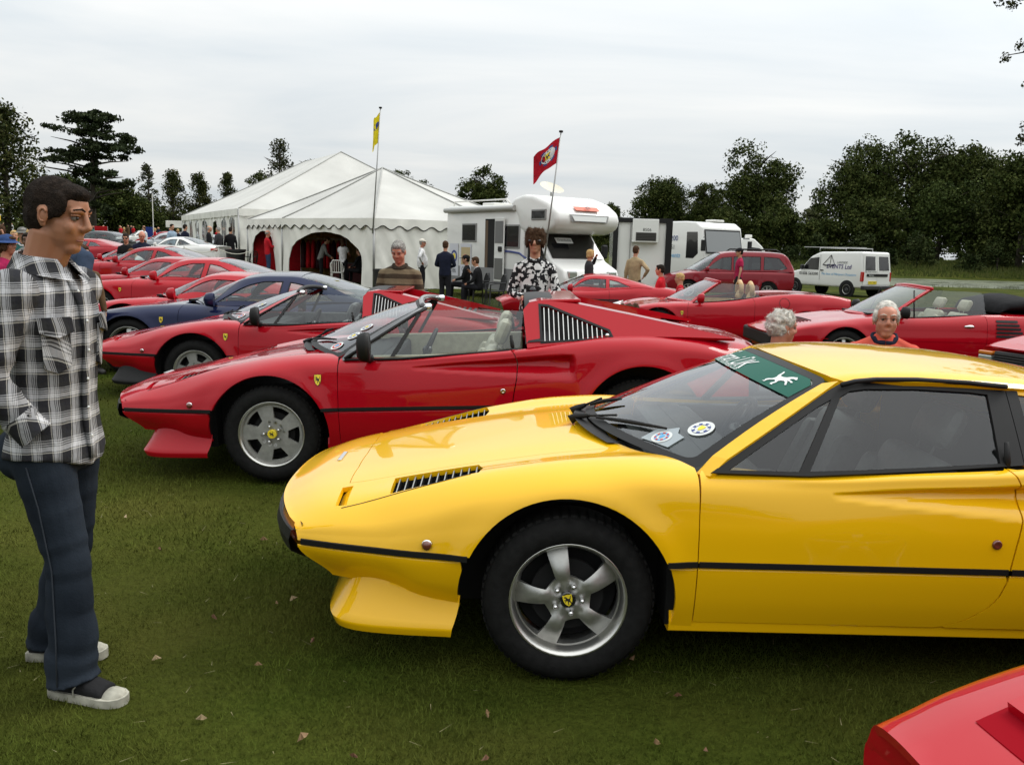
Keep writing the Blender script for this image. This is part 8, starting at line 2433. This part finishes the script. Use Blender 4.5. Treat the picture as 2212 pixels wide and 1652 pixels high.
box_thing('banner', 'blue banner stretched between poles in the far car park', 'banner', -33.2, 80, (1.0, .06, 1.7, .8), cloth('blue_cloth', (.02, .04, .18)), 'cloth')
box_thing('stall', 'yellow topped stall far off behind the crowd on the left', 'stall', -36.5, 60, (2.2, 1.6, 2.3, 1.9), mat('yellow_sheet', (.6, .42, .02), .6), 'canopy')
box_thing('stall', 'small white gazebo top far off in the car park', 'stall', -30.0, 80, (2.6, 2.0, 2.3, 1.7), CANVAS, 'canopy')
# ------------------------------------------------------------------ people
plaidman()
NAVY = cloth('navy_cloth', (.012, .015, .030)); BLK = cloth('black_cloth', (.010, .010, .011)); CHAR = cloth('charcoal_cloth', (.03, .03, .032)); WSH = cloth('white_shirt', (.62, .62, .62)); BLJ = cloth('blue_jumper', (.030, .045, .075))
BEI = cloth('beige_cloth', (.34, .26, .15)); REDJ = cloth('red_jacket', (.42, .012, .02)); GREYC = cloth('grey_cloth', (.14, .14, .13)); JEAN = cloth('jeans_cloth', (.03, .05, .10)); PINK = cloth('magenta_cloth', (.30, .015, .07)); CORAL = cloth('coral_jacket', (.55, .09, .06)); TEAL = cloth('teal_cloth', (.02, .09, .08)); BRN = cloth('brown_cloth', (.10, .06, .03)); TAN = cloth('tan_trousers', (.2, .15, .09))
STR = stripes('striped_wool', (.055, .040, .026), (.17, .13, .08), .115, .48)
person('grey haired man in a brown striped jumper looking down at the red targa', -1.36, 10.35, -98, STR, H=1.69, hair='grey', hairk='short', skin=SKINR, headpitch=20, vox=.0115, belly=.03, width=1.2, long=.05, jaw=1.15, collar=cloth('brown_collar', (.035, .026, .018)))
person('youth with shaggy hair and sunglasses holding a camera, in a black and white hoodie', .21, 9.5, -96, printed('mono_print', (.015, .015, .016), (.62, .62, .60), 30), H=1.79, hair='brown', hairk='shaggy', glasses='sun', vox=.012, arms=('front', 'front'), collar=BLK, long=.06, width=.94)
T = thing('camera', 'black camera held in front of the hooded youth', 'camera', (.19, 9.22, 1.16 + gzf(.2, 9.5)))
mb = MB(); mb.box((-.07, -.03, -.045), (.07, .03, .045), .012); mb.build('camera_body', BLACK, T); mb = MB(); mb.lathe([(.001, -.10), (.034, -.10), (.036, -.03)], 14); mb.build('lens', BLACKG, T, True)
person('man in a navy jacket with his back turned, by the motorhome posters', -1.95, 24.5, 82, NAVY, H=1.77, hair='brown', hairk='short', arms=('front', 'front'), width=1.05)
person('stout man in white shirt and cream cap, hands on hips', -3.12, 29.5, 5, WSH, H=1.74, hair='grey', hairk='short', hat='cap', hatm=cloth('cream_cap', (.55, .52, .45)), belly=.06, arms=('hip', 'hip'), skin=SKINR)
person('man in a black cap seated at the motorhome', -1.42, 25.4, 175, BLK, H=1.74, hair='dark', hairk='short', hat='cap', hatm=BLK, sit=.45, arms=('lap', 'lap'))
person('seated man in a dark suit with his hand at his chin', -1.0, 24.5, 165, BLK, H=1.74, hair='brown', hairk='short', sit=.45, lean=.15, arms=('lap', 'chin'), collar=WSH)
person('blond woman in a grey top shading her eyes', 1.86, 22.0, 10, CHAR, H=1.66, hair='blond', hairk='bob', female=True, arms=('brow', 'down'), headyaw=5)
person('man in a beige jacket seen from behind, hand on hip', 3.13, 23.0, 62, BEI, H=1.78, hair='brown', hairk='short', arms=('down', 'hip'), glasses='wire')
person('dark haired man in a red top seated on a white chair', 3.42, 20.7, 160, REDJ, H=1.72, hair='dark', hairk='short', skin=SKINR, sit=.45, arms=('lap', 'lap'))
person('man in a crimson shirt and dark cap beside the maroon people carrier', 6.85, 27.0, 178, cloth('crimson_shirt', (.30, .012, .05)), H=1.76, hair='dark', hairk='short', hat='cap', hatm=BLK, short=True)
person('blond child in front of the maroon people carrier', 3.36, 17.9, 170, REDJ, H=1.22, hair='blond', hairk='short', facehi=True, width=.95)
person('brown haired person crouching behind the red targa, only the hair showing', 1.09, 8.3, 60, CHAR, H=1.70, hair='brown', hairk='shaggy', sit=.16, arms=('lap', 'lap'), vox=.014, legs=False)
person('white haired woman in profile behind the yellow roof', 1.93, 6.3, 8, BLK, H=1.62, hair='white', hairk='tousled', skin=SKINR, sit=.31, arms=('lap', 'lap'), vox=.0085, female=True, collar=WSH, headpitch=4)
person('older man in spectacles and coral jacket behind the yellow roof', 2.62, 6.15, -104, CORAL, H=1.74, hair='white', hairk='thinning', skin=SKINR, sit=.40, neck=-.055, arms=('lap', 'lap'), vox=.0085, glasses='wire', collar=NAVY, headpitch=-3, width=1.1, jaw=1.1)
for lab, x, y, a in (('camp chair under the white haired woman', 1.93, 6.3, R(8)), ('camp chair under the man in spectacles', 2.62, 6.15, R(-98)), ('stool under the crouching brown haired person', 1.09, 8.3, R(60))):
 T = thing('camp_chair', lab, 'chair', (x, y, gzf(x, y)), a); mb = MB(); mb.box((-.22, -.22, .24), (.22, .22, .27), .01); s_ = mb.build('seat', BLK, T); s_.location = (0, 0, -.14 if 'stool' in lab else 0)
 for p in ((-.2, -.2), (-.2, .2), (.2, -.2), (.2, .2)): mb = MB(); mb.tube([(p[0], p[1], 0), (p[0] * .9, p[1] * .9,    .11 if 'stool' in lab else .25)], .012, 6); mb.build('leg', STEEL, T)
person('broad man in a blue jumper with his back turned, next to the man in plaid', -3.60, 7.0, 62, BLJ, H=1.80, hair='dark', hairk='short', vox=.012, arms=('down', 'back'), width=1.2, lean=.12)
person('brown haired boy peering past the man in the blue jumper', -5.12, 10.4, -40, BRN, H=1.52, hair='brown', hairk='short', vox=.014)
person('woman in a blue brimmed hat and magenta top at the left edge', -5.95, 10.3, -5, PINK, H=1.62, hair='brown', hairk='bob', hat='bucket', hatm=cloth('blue_hat', (.03, .06, .16)), skin=SKINR, female=True, vox=.014, glasses='wire')
person('man with grey hat and teal jacket in the left crowd', -9.5, 17.0, -50, TEAL, H=1.78, hair='grey', hairk='short', hat='bucket', hatm=cloth('grey_hat', (.12, .12, .11)), collar=WSH)
person('dark skinned man in a brown jacket in the left crowd', -7.75, 14.0, -70, BRN, H=1.66, hair='dark', hairk='short', skin=SKINB)
person('blond man in a pale jacket in the left crowd', -8.78, 16.0, -40, GREYC, H=1.76, hair='blond', hairk='short', collar=WSH)
person('brown haired man in a dark brown coat at the very left', -8.8, 15.0, -20, BRN, H=1.80, hair='brown', hairk='shaggy')
person('woman in a yellow top in the left crowd', -10.8, 19.0, -60, cloth('yellow_top', (.5, .34, .02)), H=1.72, hair='blond', hairk='short', female=True)
person('man in sunglasses and a black jacket among the far red cars', -10.6, 24.0, -80, BLK, H=1.70, hair='dark', hairk='short', glasses='sun', headpitch=10, collar=CHAR)
person('bald man in a navy jacket looking down beside the man in sunglasses', -10.0, 23.6, -60, NAVY, H=1.80, hair='grey', hairk=None, skin=SKINR, headpitch=22, arms=('front', 'front'))
gT = person('girl with long auburn hair bending over a car, with a black rucksack', -8.75, 22.6, 175, cloth('pale_pink', (.5, .35, .36)), H=1.66, hair='red', hairk='long', female=True, lean=.95, arms=('reach', 'reach'))
T = thing('rucksack', 'black rucksack on the back of the bending girl', 'bag', (-8.75, 22.6, gzf(-8.75, 22.6) + .86), R(175)); mb = MB(); mb.tube([(.02, 0, .22), (.12, 0, .30), (.28, 0, .34), (.40, 0, .36)], [.10, .14, .15, .08], 10, ry=[.10, .15, .15, .1]); mb.build('bag_body', BLK, T, True); mb = MB(); mb.box((.1, -.10, .40), (.3, .10, .50), .03); mb.build('bag_pocket', CHAR, T)
person('auburn haired child bending beside the girl with the rucksack', -9.35, 22.4, 180, WSH, H=1.5, hair='red', hairk='bob', female=True, lean=.7, arms=('reach', 'reach'))
person('man in a red and white tracksuit top at the tent doorway', -9.95, 35.4, 30, REDJ, JEAN, H=1.78, hair='grey', hairk='balding', skin=SKINR, arms=('side', 'side'), width=1.08)
person('woman in a white T-shirt with long hair, back turned, in the tent opening', -6.46, 33.0, 85, WSH, BLK, H=1.68, hair='brown', hairk='long', female=True, short=True, arms=('reach', 'reach'))
person('person in a grey top bending over the table in the tent', -7.5, 33.9, 20, GREYC, BLK, H=1.72, hair='brown', hairk='short', lean=.35, arms=('reach', 'reach'))
person('man in black seated on a white chair in the tent opening', -5.85, 33.0, 160, BLK, BLK, H=1.72, hair='brown', hairk='short', sit=.45, arms=('lap', 'lap'))
for lab, x, y, a, m, h in (('man in a dark suit with bald head by the marquee windows', -13.6, 39.2, 20, BLK, 'balding'), ('second dark suited man facing the bald one by the marquee', -13.0, 38.6, 160, CHAR, 'thinning'), ('man in black at the marquee entrance', -12.6, 39.0, 100, BLK, 'short'), ('man in a dark coat left of the suited pair', -14.9, 39.8, 60, NAVY, 'short'), ('grey haired man in a pale blue shirt near the white coupe', -15.8, 40.6, -30, cloth('pale_blue_shirt', (.25, .33, .42)), 'short')):
 person(lab, x, y, a, m, H=1.76, hair='grey' if h != 'short' else 'dark', hairk=h, facehi=False, vox=.022)
# far visitors: copies of two figures in other clothes
protoA = person('man in a green coat far off by the red banner', -33.6, 70, -60, TEAL, H=1.75, hair='brown', hairk='short', facehi=False, vox=.03, group='visitors in the far car park')[0]
protoB = person('woman in a red top far off by the blue banner', -29.0, 71, 40, REDJ, H=1.66, hair='blond', hairk='bob', female=True, facehi=False, vox=.03, group='visitors in the far car park')[0]
vis = [('man in a white cap and tan coat before the red banner', -35.2, 69, BEI), ('man in black beside the red banner', -37.0, 70, BLK), ('visitor in white among the far cars', -24.4, 58, WSH), ('visitor in navy by the silver hatchback', -22.0, 57.5, NAVY), ('visitor in grey by the grey hatchback', -20.6, 58.5, GREYC), ('visitor in brown left of the black hatchback', -30.6, 69, BRN), ('visitor in pink near the open tailgate', -27.0, 69, PINK),
  ('visitor in yellow far behind the plaid man', -40.5, 66, cloth('yellow_top', (.5, .34, .02))), ('visitor in white far behind the plaid man', -42.0, 65, WSH), ('visitor in black below the cedar', -44, 70, BLK), ('visitor in a teal coat under the first conical tree', -31, 88, TEAL), ('visitor in coral under the middle conical tree', -29, 90, CORAL), ('visitor in beige walking before the woods', -26.5, 86, BEI), ('visitor in charcoal walking before the woods', -25, 84, CHAR), ('visitor in white and black left of the marquee end', -23.5, 75, WSH), ('visitor in blue left of the marquee end', -22.6, 74, BLJ)]
for i, (lab, x, y, m) in enumerate(vis):
 src = protoA if i % 2 == 0 else protoB
 c = copy_tree(src, None, {('teal_cloth' if i % 2 == 0 else 'red_jacket'): m}); c.location = (x, y, gzf(x, y)); c.rotation_euler = (0, 0, random.uniform(0, 6.28)); c['label'] = lab
# far crowd that reads as one mass
mb = MB(); 
for i in range(90):
 x = random.uniform(-66, -22); y = random.uniform(92, 110); z = gzf(x, y); h = random.uniform(1.5, 1.8); mb.cm = random.choice((0, 1, 1, 2, 3, 4, 4, 5))
 mb.tube([(x, y, z), (x, y, z + h * .5), (x, y, z + h * .8), (x, y, z + h * .86)], [.14, .2, .24, .08], 6); mb.cm = 6; mb.ball((x, y, z + h * .93), .12, 6, 5)
o = mb.build('crowd', [BLK, NAVY, WSH, REDJ, BRN, GREYC, SKIN]); tag(o, 'distant crowd of visitors before the trees', 'crowd', kind='stuff')
# lamp post and wheel templates away
mb = MB(); mb.tube([(0, 0, 0), (0, 0, 4.6)], .04, 6); o = mb.build('white_pole', WPLAST); o.location = (-32.0, 78, gzf(-32, 78)); tag(o, 'thin white pole standing in the far car park', 'pole')
for r_ in WC.values():
 for ch in list(r_.children_recursive): bpy.data.objects.remove(ch)
 bpy.data.objects.remove(r_)
